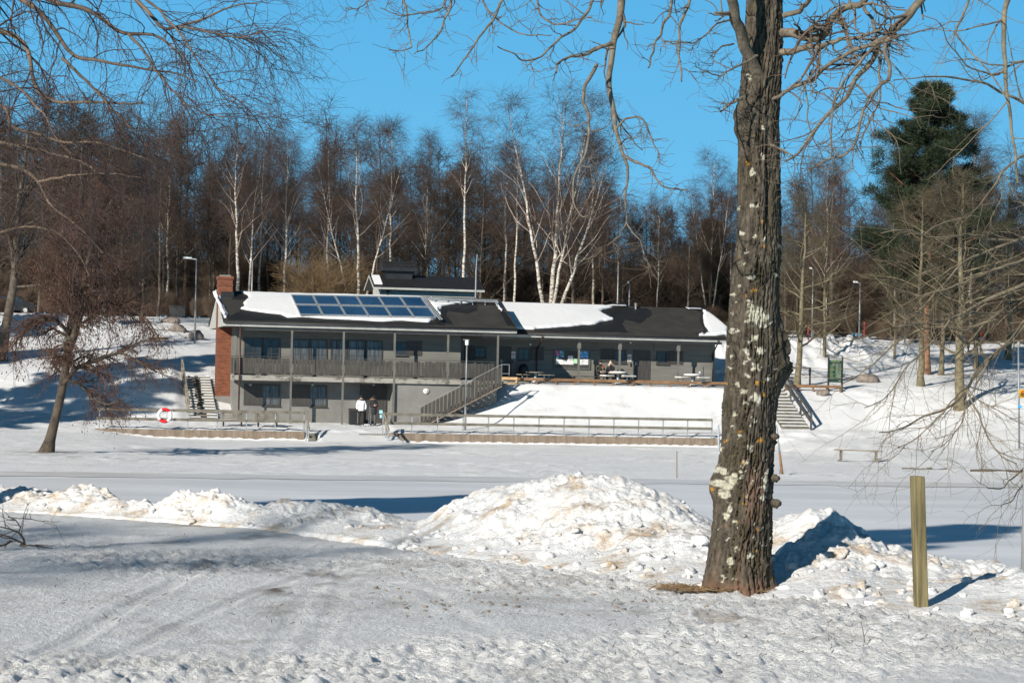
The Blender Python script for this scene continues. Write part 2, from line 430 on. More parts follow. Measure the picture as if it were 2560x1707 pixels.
# ------------------------------------------------------------------ ground
FARZ = [(-42, 8.3), (-130, 9.6), (-500, 14)]
GC = [(-60, [(60, -.6), (46, 0), (34, .3), (20, .6), (10, 1.3), (2, 2.4), (-8, 4.2), (-32, 7.6)] + FARZ),
      (-14, [(60, -.6), (46, 0), (34, .25), (14, .55), (8.2, .78), (4, 1.2), (-2, 2.3), (-8, 4.0), (-20, 5.8), (-32, 7.6)] + FARZ),
      (-8.2, [(60, -.6), (46, 0), (30, .22), (9, .62), (7.8, .78), (4, 1.1), (1.2, 1.35), (-1, 2.2), (-5.5, 3.7), (-12, 4.8), (-32, 7.6)] + FARZ),
      (-5.5, [(60, -.6), (46, 0), (10, .40), (7.75, .42), (7.55, .84), (1.2, 1.3), (-1, 2.3), (-5.5, 3.9), (-12, 4.9), (-32, 7.6)] + FARZ),
      (-3.2, [(60, -.6), (46, 0), (10, .36), (7.75, .36), (7.55, .84), (1.0, 1.22), (-.5, 1.9), (-5.5, 4.05), (-12, 4.8), (-32, 7.6)] + FARZ),
      (-2.6, [(60, -.6), (46, 0), (10, .36), (7.75, .36), (7.55, .84), (1.0, 1.22), (.4, 1.2), (-5.5, 3.62), (-12, 4.8), (-32, 7.6)] + FARZ),
      (-.6, [(60, -.6), (46, 0), (10, .36), (7.75, .36), (7.55, .84), (1.0, 1.22), (.4, 1.2), (-5.5, 3.62), (-12, 4.8), (-32, 7.6)] + FARZ),
      (3.6, [(60, -.6), (46, 0), (10, .36), (7.75, .36), (7.55, .84), (1.0, 1.22), (-1, 1.22), (-8, 3.4), (-12, 4.5), (-32, 7.5)] + FARZ),
      (3.9, [(60, -.6), (46, 0), (11.5, .34), (9.8, .42), (7.6, .8), (1.0, 1.22), (-1, 1.22), (-8, 3.4), (-12, 4.5), (-32, 7.5)] + FARZ),
      (8.3, [(60, -.6), (46, 0), (11.5, .34), (9.8, .42), (7.6, .8), (1.0, 1.22), (-1, 1.22), (-8, 3.4), (-12, 4.5), (-32, 7.5)] + FARZ),
      (8.6, [(60, -.6), (46, 0), (10, .36), (7.75, .36), (7.55, .84), (3.5, 1.22), (1, 1.25), (-1, 1.25), (-8, 3.4), (-12, 4.5), (-32, 7.4)] + FARZ),
      (11.2, [(60, -.6), (46, 0), (10, .34), (7.75, .34), (7.55, .84), (3.6, 1.22), (1, 1.3), (-1, 1.3), (-8, 3.4), (-12, 4.5), (-32, 7.4)] + FARZ),
      (16.2, [(60, -.6), (46, 0), (10, .34), (7.75, .34), (7.55, .84), (4.1, 1.25), (3.4, 1.6), (-.1, 3.7), (-.9, 3.84), (-11, 3.86), (-14, 4.5), (-32, 7.2)] + FARZ),
      (29.5, [(60, -.6), (46, 0), (10, .34), (7.75, .34), (7.55, .84), (4.1, 1.25), (3.4, 1.6), (-.1, 3.7), (-.9, 3.84), (-9, 3.9), (-14, 4.8), (-30, 7.2)] + FARZ),
      (31.5, [(60, -.6), (46, 0), (20, .45), (8, .85), (5, 1.35), (-.6, 3.7), (-1.3, 3.84), (-9, 4.0), (-14, 5.0), (-28, 7.2)] + FARZ),
      (38, [(60, -.6), (46, 0), (20, .5), (8, 1.0), (5, 1.45), (-.9, 3.7), (-1.6, 3.85), (-8, 4.4), (-28, 7.2)] + FARZ),
      (48, [(60, -.6), (46, 0), (38, .3), (30, .75), (22, 1.5), (15, 2.6), (5, 3.9), (-10, 5.0), (-28, 7.2)] + FARZ),
      (90, [(60, -.6), (46, 0), (38, .5), (22, 2.2), (10, 3.5), (-10, 5.2), (-28, 7.4)] + FARZ)]
GU = np.array([c[0] for c in GC], float)
CREST = [(-2600, 34, 0.24), (-600, 30, 0.24), (0, 28, 0.176), (120, 27.4, 0.224), (240, 27, 0.336), (330, 26.5, 0.16), (400, 26.2, 0.224), (450, 26, 0.288), (500, 25.8, 0.24), (600, 25.5, 0.256), (760, 25, 0.272), (880, 24.7, 0.24), (960, 24.6, 0.176), (1050, 24.5, 0.1),
         (1150, 24, 0.3), (1250, 23.5, 0.5), (1380, 23.2, 0.68), (1458, 23, 0.73), (1560, 22.6, 0.66), (1700, 21.9, 0.46), (1800, 21.4, 0.3), (1900, 21, 0.34), (1970, 20.8, 0.42), (2035, 20.6, 0.5), (2100, 20.2, 0.44), (2200, 19.6, 0.25), (2300, 19.2, 0.2), (2400, 18.9, 0.19), (2560, 18.3, 0.24), (3000, 17, 0.25), (5000, 15, 0.2)]
BASE = [(-2600, 32), (-600, 28.5), (0, 26.8), (300, 25.9), (650, 24.6), (947, 22.9), (1200, 20.9), (1413, 20.0), (1700, 18.8), (1850, 18.2), (2120, 17.3), (2300, 16.75), (2560, 16.2), (3000, 15.5), (5000, 13)]
def crest(px):
    c = np.array(CREST); b = np.array(BASE)
    return np.interp(px, c[:, 0], c[:, 1]), np.interp(px, c[:, 0], c[:, 2]), np.interp(px, b[:, 0], b[:, 1])
def ground(x, y):
    x = np.asarray(x, float); y = np.asarray(y, float)
    u = (x - OX) * cb + (y - OY) * sb
    v = (x - OX) * sb - (y - OY) * cb
    Z = np.stack([np.interp(-v, [-a for a, _ in c[1]], [b for _, b in c[1]]) for c in GC])
    k = np.clip(np.searchsorted(GU, u) - 1, 0, len(GU) - 2)
    t = np.clip((u - GU[k]) / (GU[k + 1] - GU[k]), 0, 1)
    zf = np.take_along_axis(Z, k[None], 0)[0] * (1 - t) + np.take_along_axis(Z, (k + 1)[None], 0)[0] * t
    px = 1280 + F * x / np.maximum(y, 3)
    yc, hc, yb = crest(px)
    bank = 2.0 - 2.6 * sst(.0, 1, (y - yc - .3) / (1.5 + .25 * np.maximum(yc, 10)))
    spit = -.6 + 1.9 * np.exp(-((x - 10.6) / 2.0) ** 2 - ((y - 29.5) / 5) ** 2)     # the bank bulges out under the tree on the right
    return np.where(y < 62, np.maximum(np.where(y < yc + 12, bank, -.6), spit), zf)
def gz(x, y): return float(ground(np.array([x]), np.array([y]))[0])
def gat(px, py, z=2.0):
    d = ray(px, py); return CAM + d * ((z - CAM.z) / d.z)

RUTS = [([(-60, 1705), (180, 1600), (330, 1510), (520, 1420), (640, 1375)], .05, .05),
        ([(150, 1707), (330, 1620), (520, 1530), (640, 1480), (760, 1440), (860, 1400)], .045, .045),
        ([(560, 1760), (680, 1630), (740, 1530), (800, 1450), (790, 1400)], .05, .025),
        ([(720, 1760), (790, 1610), (830, 1520), (860, 1450), (830, 1400)], .05, .025),
        ([(980, 1455), (1080, 1480), (1160, 1540), (1230, 1580)], .06, .03),
        ([(1500, 1520), (1800, 1560), (2100, 1620), (2600, 1700)], .045, .02)]
DIRT = [(700, 1478, 60, 12, .9), (820, 1465, 70, 10, .9), (560, 1410, 140, 22, .5), (700, 1525, 70, 18, .55), (380, 1352, 130, 14, .4), (1050, 1412, 160, 14, .45),
        (1700, 1535, 110, 14, .6), (1830, 1550, 70, 12, .75), (1400, 1450, 170, 14, .35), (1290, 1470, 60, 10, .4), (300, 1293, 180, 6, .75), (520, 1312, 140, 5, .75), (60, 1272, 90, 5, .5), (2050, 1590, 120, 16, .4), (420, 1560, 200, 30, .3), (620, 1600, 160, 40, .3), (900, 1500, 260, 30, .4), (1300, 1500, 260, 26, .35), (1600, 1520, 200, 24, .45), (780, 1430, 200, 14, .6), (600, 1340, 200, 10, .5)]
def near_detail(x, y):
    """footprints, ruts and grain of the trodden snow before the camera"""
    d = .035 * fbm(x * .55, y * .35, 3, 3) + .02 * fbm(x * 2.2, y * 1.5, 9, 5)
    w1 = worley(x * 3.1, y * 1.6, 21); msk = sst(-.12, .2, fbm(x * .35 + 3, y * .25, 41, 2) + .25 * sst(19, 13, y) - .1)
    d = d - .020 * msk * sst(.45, .12, w1 + .25 * fbm(x * 6, y * 4, 81, 2))
    w2 = worley(x * 7, y * 4.0, 33)
    d = d + .012 * msk * sst(.42, .1, w2 + .3 * fbm(x * 14, y * 8, 82, 2))
    d = d + .045 * np.abs(fbm(x * 10, y * 5.5, 61, 4)) * (.25 + msk) + .016 * fbm(x * 24, y * 14, 62, 2) * (.35 + msk)
    for pl, wd, dp in RUTS:
        pts = [gat(*p) for p in pl]
        best = np.full(x.shape, 9.0)
        for a, b in zip(pts[:-1], pts[1:]):
            dx, dy = b.x - a.x, b.y - a.y
            t = np.clip(((x - a.x) * dx + (y - a.y) * dy) / (dx * dx + dy * dy), 0, 1)
            best = np.minimum(best, np.hypot(x - a.x - t * dx, y - a.y - t * dy))
        wob = wd * (1 + .8 * vn(x * 3, y * 3, 77))
        dp = dp * .25
        d = d - dp * sst(1.6, .5, best / wob) + dp * .5 * np.exp(-((best / wob - 2.3) / .7) ** 2)
    return d
ylist = np.concatenate([np.arange(8, 11.5, .12), np.arange(11.5, 21, .028), np.arange(21, 29, .06), np.arange(29, 62, .8), np.arange(62, 88, .35),
                        np.arange(88, 120, .3), np.arange(120, 145, .13), np.arange(145, 180, .35), np.arange(180, 300, 4), np.arange(300, 900, 40)])
a = np.concatenate([np.linspace(-1.0, -.27, 40)[:-1], np.linspace(-.27, .27, 470), np.linspace(.27, 1.0, 40)[1:]])
YY, AA = np.meshgrid(ylist, a, indexing='ij'); XX = AA * YY
ZZ = ground(XX, YY)
nearm = sst(26, 20, YY)
ZZ += np.where(YY < 29, near_detail(XX, YY) * sst(29, 24, YY), 0)
uu = (XX - OX) * cb + (YY - OY) * sb; vv = (XX - OX) * sb - (YY - OY) * cb
farm = sst(70, 88, YY)
tread = sst(-.05, .3, fbm(uu * .12 + 5, vv * .3, 55, 3))
ZZ += farm * (.05 * fbm(XX * .25, YY * .18, 70, 3) + .07 * tread * fbm(uu * 1.6, vv * 1.3, 71, 3) + .05 * sst(.35, .1, worley(uu * .7 + .25 * vv, vv * .9, 5)) * -1 * tread)
inb = (uu > -1) & (uu < 30) & (vv < 1.5) & (vv > -11.5)
berm = np.exp(-((vv - 6.6) / .55) ** 2) * ((uu > -8) & (uu < 33)) * (.11 + .16 * vn(uu * .8, vv * .5, 91))
ZZ += np.where(inb, 0, 0) + np.maximum(berm, 0)
# ploughed snow banks by the car park behind, right of the pavilion
for (bu_, bv_, ru, rv, hh) in ((33, -13, 4, 2.2, 1.0), (37.5, -14, 4, 2.0, 1.6), (43, -17, 5, 2.2, 1.5), (47, -20, 4, 2, 1.0), (31, -9, 2.5, 1.5, .7), (-8, -26, 3, 1.6, 1.0), (-11, -28, 3, 1.5, .7), (-5.8, -2.5, 1.4, 2.2, .35)):
    g = np.exp(-((uu - bu_) / ru) ** 2 - ((vv - bv_) / rv) ** 2)
    ZZ += hh * g * (1 + .5 * fbm(uu * 1.4, vv * 1.4, 99, 3)) + .3 * g * (.5 - worley(uu * 1.6, vv * 1.6, 14))
dirt = np.zeros_like(ZZ)
for (px, py, rx, ry, am) in DIRT:
    c = gat(px, py); k = c.y / F
    dy_ = abs(gat(px, py + ry).y - c.y)
    dirt = np.maximum(dirt, am * np.exp(-((XX - c.x) / (rx * k)) ** 2 - ((YY - c.y) / max(dy_, .05)) ** 2))
pack = (.03 + .14 * sst(-.2, .35, fbm(XX * .8, YY * .5, 28, 3))) * sst(-.3, .3, fbm(XX * 9, YY * 4, 29, 4)) * sst(25, 22, YY)
dirt = np.where(YY < 30, np.maximum(1.2 * dirt * sst(-.25, .35, fbm(XX * 5, YY * 3, 8, 4)), pack), 0)
tb = at(118, 1130, 100)
dirt = np.maximum(dirt, .9 * np.exp(-((XX - tb.x) / 1.3) ** 2 - ((YY - tb.y) / 2.2) ** 2) * sst(-.2, .3, fbm(XX * 3, YY * 1.5, 8, 4)))
tb2 = at(250, 1150, 97)
dirt = np.maximum(dirt, .55 * np.exp(-((XX - tb2.x) / 3) ** 2 - ((YY - tb2.y) / 1.6) ** 2) * sst(-.05, .4, fbm(XX * 3, YY * 1.5, 88, 4)))
nr, nc = ZZ.shape
idx = np.arange(nr * nc).reshape(nr, nc)
q = np.stack([idx[:-1, :-1], idx[:-1, 1:], idx[1:, 1:], idx[1:, :-1]], -1).reshape(-1, 4)
gr = np_mesh('snow_ground', np.stack([XX, YY, ZZ], -1).reshape(-1, 3), q, MT['snow'])
at_ = gr.data.attributes.new('dirt', 'FLOAT', 'POINT'); at_.data.foreach_set('value', np.clip(dirt, 0, 1).astype(np.float32).ravel())
tag(gr, 'trodden snow covering the near bank, the beach and the hillside', kind='structure')
# ice
yl = np.concatenate([np.arange(14, 40, 1.5), np.arange(40, 110, .5)])
al = np.linspace(-1, 1, 160)
Y2, A2 = np.meshgrid(yl, al, indexing='ij'); X2 = A2 * Y2
Z2 = .0 + .012 * fbm(X2 * .2, Y2 * .3, 4, 3)
n1, n2_ = Z2.shape; ii = np.arange(n1 * n2_).reshape(n1, n2_)
q = np.stack([ii[:-1, :-1], ii[:-1, 1:], ii[1:, 1:], ii[1:, :-1]], -1).reshape(-1, 4)
ice = np_mesh('frozen_lake', np.stack([X2, Y2, Z2], -1).reshape(-1, 3), q, MT['ice'])
tag(ice, 'frozen lake under a sheet of wind-smoothed snow', kind='structure')
# slush rim where the ice meets the shore
sp, sf = [], []
for k in range(141):
    px = -300 + k * 22
    c0 = at(px, 900, 1); ax = c0.x
    y0 = None
    for Y in np.arange(80, 110, .1):
        if gz(ax * Y, Y) > .0: y0 = Y; break
    y0 = y0 or 95
    wv = float(vn(np.array([k * .3]), np.array([0.]), 3)[0])
    for dy, dz in ((-3.0 - wv, .016), (-1.2, .03), (.4 + wv * .6, .05)):
        sp.append((ax * (y0 + dy), y0 + dy, dz))
for k in range(140):
    for j in range(2):
        sf.append((k * 3 + j, (k + 1) * 3 + j, (k + 1) * 3 + j + 1, k * 3 + j + 1))
MT['slush'] = M('grey_slush', (.6, .6, .6), (.76, .76, .76), .6, .35, .3, .02, stretch=(.3, 1, 1))
me = bpy.data.meshes.new('slush_rim'); me.from_pydata(sp, [], sf); me.materials.append(MT['slush']); me.update()
tag(link('shore_slush', me), 'grey slush along the far shore of the ice', kind='structure')

# ------------------------------------------------------------------ ploughed heaps on the near bank
def heap(name, p0, p1, label, seed, lumps, hmul=1.0, nlump=120):
    ns, ntt = int((p1 - p0) / 3.2), 150
    ps = np.linspace(p0, p1, ns); tt = np.linspace(-.12, 2.1, ntt)
    P, T = np.meshgrid(ps, tt, indexing='ij')
    yc, hc, yb = crest(P)
    y = yb + (yc - yb) * T; x = (P - 1280) / F * y
    edge = sst(p0, p0 + 60, P) * sst(p1, p1 - (700 if p1 > 3000 else 60), P)
    prof = np.where(T < 1, sst(-.12, 1.02, T) ** .85, sst(2.05, .95, T))
    h = hc * prof * hmul
    lp = sst(.03, .25, h)
    w = worley(x * 2.6, y * 2.6, seed); w2 = worley(x * 6.5, y * 6.5, seed + 3)
    w3 = worley(x * 14, y * 14, seed + 5)
    h = h + lp * lumps * (.05 * (.5 - w) + .05 * (.5 - w2) * sst(-.2, .3, fbm(x * 1.2, y * 1.2, seed + 2, 2)) + .05 * (.45 - w3) * sst(-.1, .25, fbm(x * 1.7, y * 1.7, seed + 4, 2)) + .16 * fbm(x * 1.5, y * 1.5, seed + 7, 5) + .05 * fbm(x * 11, y * 11, seed + 8, 3))
    z = ground(x, y) + (h + .02) * (edge * .95 + .05) - .05 * (1 - sst(-.12, .0, T)) - .12 * (1 - edge)
    z = np.where(T > 1, np.maximum(z, -.3), z)
    n1, n2 = P.shape; ii = np.arange(n1 * n2).reshape(n1, n2)
    q = np.stack([ii[:-1, :-1], ii[1:, :-1], ii[1:, 1:], ii[:-1, 1:]], -1).reshape(-1, 4)
    c = (float(x.mean()), float(y.mean()), 2.0)
    root = empty(name, c, label, 'snow heap')
    np_mesh('snow_mound', np.stack([x, y, z], -1).reshape(-1, 3), q, MT['heap'], root, org=c)
    mb = MB(); rr = random.Random(seed)
    for k in range(nlump):
        i, j = rr.randrange(4, n1 - 4), int(min(n2 - 1, abs(rr.gauss(.05, .35)) * n2 * .5))
        r = min(.12, .016 + abs(rr.gauss(0, .022)))
        if edge[i, j] < .5: continue
        mb.blob((x[i, j], y[i, j], z[i, j] + r * .05), (r * rr.uniform(.8, 1.4), r, r * rr.uniform(.6, .95)), k, .42, 10, 7)
    o = mb.build('snow_lumps', MT['heap'], root, True); o['kind'] = 'stuff'
    return root
heap('snow_ridge', -900, 1090, 'long low ridge of ploughed snow with jagged blocks along its crest', 5, 1.15, .95, 70)
heap('snow_heap', 960, 1860, 'tall rounded heap of ploughed snow piled against the lichened trunk', 9, .85, 1.0, 120)
heap('snow_heap', 1760, 3900, 'ploughed snow heap falling away behind the square wooden post', 14, 1.0, 1.0, 200)
# litter on the snow
def scatter(n, px0, px1, py0, py1, f, mat, name, label, z=2.0):
    mb = MB(); rr = random.Random(n)
    for k in range(n):
        p = gat(rr.uniform(px0, px1), rr.uniform(py0, py1))
        p.z = gz(p.x, p.y) + float(near_detail(np.array([p.x]), np.array([p.y]))[0])
        f(mb, p, rr, k)
    o = mb.build(name, mat, None, True)
    return tag(o, label, kind='stuff')
def pebble(mb, p, rr, k):
    r = rr.uniform(.006, .017)
    mb.blob(p + Vector((0, 0, r * .3)), (r * 1.3, r, r * .7), k, .25, 7, 5)
scatter(120, 930, 1800, 1405, 1540, pebble, MT['boulder'], 'clods', 'small brown clods scattered on the snow below the tall heap')
def twig(mb, p, rr, k):
    a = rr.uniform(0, 3.14); l = rr.uniform(.006, .03)
    d = Vector((math.cos(a) * l, math.sin(a) * l, rr.uniform(0, .012)))
    mb.bar(p - d + Vector((0, 0, .004)), p + d + Vector((0, 0, .006)), .004, .003)
scatter(240, 1500, 2560, 1490, 1640, twig, MT['dark_bark'], 'twig_litter', 'dark twig litter and bark flakes on the snow in front of the trunk')
scatter(120, 100, 1300, 1330, 1560, twig, MT['dark_bark'], 'twig_litter', 'dark bits of bark strewn over the trodden track')

# ------------------------------------------------------------------ the pavilion
ZB, ZF = 1.2, 3.92                          # basement and upper floor levels
B = bempty('bathing_pavilion', 0, 0, ZB, 'long grey wooden pavilion with snow patched dark roofs above a balcony', 'building')
EV, RV, EVR, RVR = 1.75, -3.3, -1.1, -6.2   # eave and ridge lines of the left and right wing
SL = .37
ZE, ZER = 6.97, 6.82
ZR, ZRR = ZE + SL * (EV - RV), ZER + SL * (EVR - RVR)
UL = bu(560, EV, 808); UE = bu(1293, EV, 817); UW = bu(1151, 0, 900)
URE = bu(1816, EVR, 838); URW = bu(1786, -3, 900); UR0 = UW
UBAL = bu(588, 1.4, 930)
def part(mb, name, mat, label=None, smooth=False, parent=None):
    return mb.build(name, mat, parent or B, smooth, root=B, label=label)
def siding(mb, u0, u1, v, z0, z1, pitch=.115):
    z = z0
    while z < z1 - .01:
        t = min(z + pitch, z1)
        mb.add([(u0, -v - .022, z), (u1, -v - .022, z), (u1, -v - .002, t), (u0, -v - .002, t)], [(0, 1, 2, 3)])
        mb.add([(u0, -v - .002, z), (u1, -v - .002, z), (u1, -v - .022, z), (u0, -v - .022, z)], [(0, 1, 2, 3)])
        z = t
# walls
wl = MB(); siding(wl, 0, UW, 0, ZF, 6.9)
wl.bx(0, UW, -.005, -6.6, ZF + .01, 6.9)
wl.add([(0, 6.6, 6.9), (0, .005, 6.9), (0, -RV, ZR - .15)], [(0, 1, 2)])
z = ZF
while z < 6.85:                              # end wall boards
    wl.add([(-.022, .02, z), (-.022, 6.6, z), (-.002, 6.6, z + .115), (-.002, .02, z + .115)], [(0, 1, 2, 3)]); z += .115
part(wl, 'wall', MT['siding'])
wr = MB(); siding(wr, UW, URW, -3, ZF, 6.72); wr.bx(UW + .005, URW, -3.005, -9.4, ZF, 6.72)
part(wr, 'wall', MT['siding'])
wb = MB(); UB1 = bu(975, 0, 1000); UB2 = bu(1243, 1.4, 950)
wb.bx(0, UB2, -.01, -6.4, .6, ZF - .3)
wb.bx(UB1, UB2, 1.36, 0, .6, ZF - .3)
wb.bx(-.9, 0, -2.3, -3.75, 1.0, bz(558, 990, -2.4))
part(wb, 'basement_wall', MT['plaster'])
# recess end wall post and trims
tr = MB()
tr.bx(URW - .12, URW + .02, -2.965, -3.2, ZF - .1, 6.7); part(tr, 'corner_board', MT['siding']); tr = MB(); tr.bx(-.03, .1, .03, -.1, ZF, 6.72)
part(tr, 'corner_board', MT['siding'])
# chimney breast
ch = MB(); UC0, UC1 = bu(541, -2.4), bu(576, -2.4)
zc0 = bz(558, 990, -2.4)
ch.bx(UC0, UC1, -2.4, -3.6, zc0, 9.55)
c = part(ch, 'chimney', MT['brick'])
cp = MB(); cp.bx(UC0 - .05, UC1 + .05, -2.35, -3.65, 9.55, 9.72); cp.bx(UC0 - .03, UC1 + .03, -2.37, -3.63, 9.18, 9.26)
part(cp, 'chimney_cap', MT['brick'], parent=c)
fl = MB(); fl.bx(UC0 + .15, UC1 + .07, -2.32, -3.68, 8.3, 8.82); part(fl, 'flashing', MT['black'], parent=c)
cv = MB(); cv.bx(UC0 + .1, UC1 - .1, -2.5, -3.5, 9.72, 9.8); part(cv, 'chimney_hood', MT['greymetal'], parent=c)
# roofs
def roofz(v, ev, ze): return ze + SL * (ev - v)
def roof(name, u0, u1, ev, rv, ze, label=None):
    zr = ze + SL * (ev - rv); th = .1; back = 2 * rv - ev
    mb = MB()
    for side in (0, 1):                      # shingle courses, each lapping the one below by a centimetre
        n = 13
        for k in range(n):
            t0, t1 = k / n, (k + 1) / n
            va, vb = ev + (rv - ev) * t0, ev + (rv - ev) * t1
            za, zb = ze + (zr - ze) * t0, ze + (zr - ze) * t1
            if side: va, vb = 2 * rv - va, 2 * rv - vb
            mb.add([(u0, -va, za + .018), (u1, -va, za + .018), (u1, -vb, zb), (u0, -vb, zb)], [(0, 1, 2, 3) if not side else (3, 2, 1, 0)])
            mb.add([(u0, -va, za), (u1, -va, za), (u1, -va, za + .018), (u0, -va, za + .018)], [(0, 1, 2, 3)])
    # underside and verges
    for ua, ub in ((u0, u1),):
        for va, vb in ((ev, rv), (back, rv)):
            mb.add([(ua, -va, ze - th), (ub, -va, ze - th), (ub, -vb, zr - th), (ua, -vb, zr - th)], [(3, 2, 1, 0)])
        mb.add([(ua, -ev, ze - th), (ub, -ev, ze - th), (ub, -ev, ze), (ua, -ev, ze)], [(0, 1, 2, 3)])
    for uu_ in (u0, u1):
        mb.prism([(uu_, -ev, ze - th), (uu_, -rv, zr - th), (uu_, -back, ze - th), (uu_, -back, ze + .02), (uu_, -rv, zr + .02), (uu_, -ev, ze + .02)], (-.04 if uu_ == u0 else .04, 0, 0))
    mb.cyl((u0, -rv, zr), (u1, -rv, zr), .07, n=8)
    return part(mb, name, MT['roof'])
rl = roof('roof', UL, UE, EV, RV, ZE)
rr_ = roof('roof', UE - 5.6, URE, EVR, RVR, ZER)
# boxed gable end at the west, gable of the east end
gb = MB()
gb.prism([(UL + .02, -EV + .03, ZE - .27), (UL + .02, -(2 * RV - EV) - .03, ZE - .27), (UL + .02, -(2 * RV - EV) - .03, ZE - .1), (UL + .02, -RV, ZR - .11), (UL + .02, -EV + .03, ZE - .1)], (.09, 0, 0))
part(gb, 'gable_panel', MT['pale'])
g2 = MB(); g2.prism([(URW - .1, 3.0, 6.7), (URW - .1, -(2 * RVR - EVR) - 1.9, 6.7), (URW - .1, -RVR, ZRR - .15)], (.09, 0, 0))
part(g2, 'gable_panel', MT['siding']); g2 = MB(); g2.prism([(UE - .12, -.9, 6.75), (UE - .12, -(2 * RV - EV), 6.75), (UE - .12, -RV, ZR - .12)], (.06, 0, 0))
part(g2, 'gable_panel', MT['siding'])
# fascias of upright boards and soffits
def fascia(u0, u1, v, z0, z1):
    mb = MB(); n = int((u1 - u0) / .105)
    for k in range(n):
        a = u0 + (u1 - u0) * k / n
        mb.bx(a + .007, a + (u1 - u0) / n - .007, v - .02, v, z0, z1)
    mb.bx(u0, u1, v - .03, v - .012, z0 + .01, z1)
    return mb
part(fascia(UL + .1, UE, EV - .03, 6.7, 6.89), 'fascia', MT['pale'])
part(fascia(UE - 3.4, URE, EVR - .03, 6.56, 6.74), 'fascia', MT['pale'])
sf_ = MB(); sf_.bx(UL + .1, UE - .02, EV - .07, .02, 6.7, 6.74); sf_.bx(UL + .12, -.02, .02, -8.3, 6.7, 6.74)
sf_.bx(UW, UE - .02, .02, -2.95, 6.7, 6.74)
part(sf_, 'soffit', MT['soffit'])
s2 = MB(); s2.bx(UE - 3.4, URE - .03, EVR - .07, -2.97, 6.57, 6.61); part(s2, 'soffit', MT['soffit'])
bm_ = MB(); bm_.bx(.1, UE - 2.0, 1.48, 1.32, 6.52, 6.7); bm_.bx(UE - 1.4, URW, -1.52, -1.68, 6.42, 6.565); part(bm_, 'beam', MT['post_grey'])
gt = MB()
for u0, u1, v, zz in ((UL, UE, EV, ZE - .06), (UE + .05, URE, EVR, ZER - .06)):
    gt.cyl((u0, -v - .06, zz), (u1, -v - .06, zz), .055, n=8)
gu_ = part(gt, 'gutter', MT['black'], smooth=True)
def downpipe(px, py0, v0, v1, z0, du=0):
    u, z = bp(px, py0, v0)
    mb = MB(); mb.cyl((u, -v0 - .06, ZE - .1), (u, -v0 - .06, z - .1), .045, n=8); mb.cyl((u, -v0 - .06, z - .1), (u + du, -v1 - .08, z - .55), .045, n=8)
    mb.cyl((u + du, -v1 - .08, z - .55), (u + du, -v1 - .08, z0), .045, n=8)
    return mb
dpm = M('brown_downpipe', (.045, .02, .015), (.07, .03, .022), 3, .5)
mb = MB(); u_ = bu(598, 1.6); mb.cyl((u_, -1.62, 6.9), (u_, -1.62, ZB + .1), .05, n=8); part(mb, 'downpipe', dpm, smooth=True)
for px, top, kn in ((z3(488, 0)[0], z3(0, 420)[1], z3(0, 500)[1]), (z3(2105, 0)[0], z3(0, 465)[1], z3(0, 560)[1])):
    mb = MB(); u = bu(px, EVR); ub = bu(px - 12, -2.9)
    mb.cyl((u, -EVR - .05, 6.72), (u, -EVR - .05, 6.5), .045, n=8); mb.cyl((u, -EVR - .05, 6.5), (ub, 2.88, 5.9), .045, n=8); mb.cyl((ub, 2.88, 5.9), (ub, 2.88, ZF), .045, n=8)
    part(mb, 'downpipe', dpm if px < 1500 else MT['black'], smooth=True)
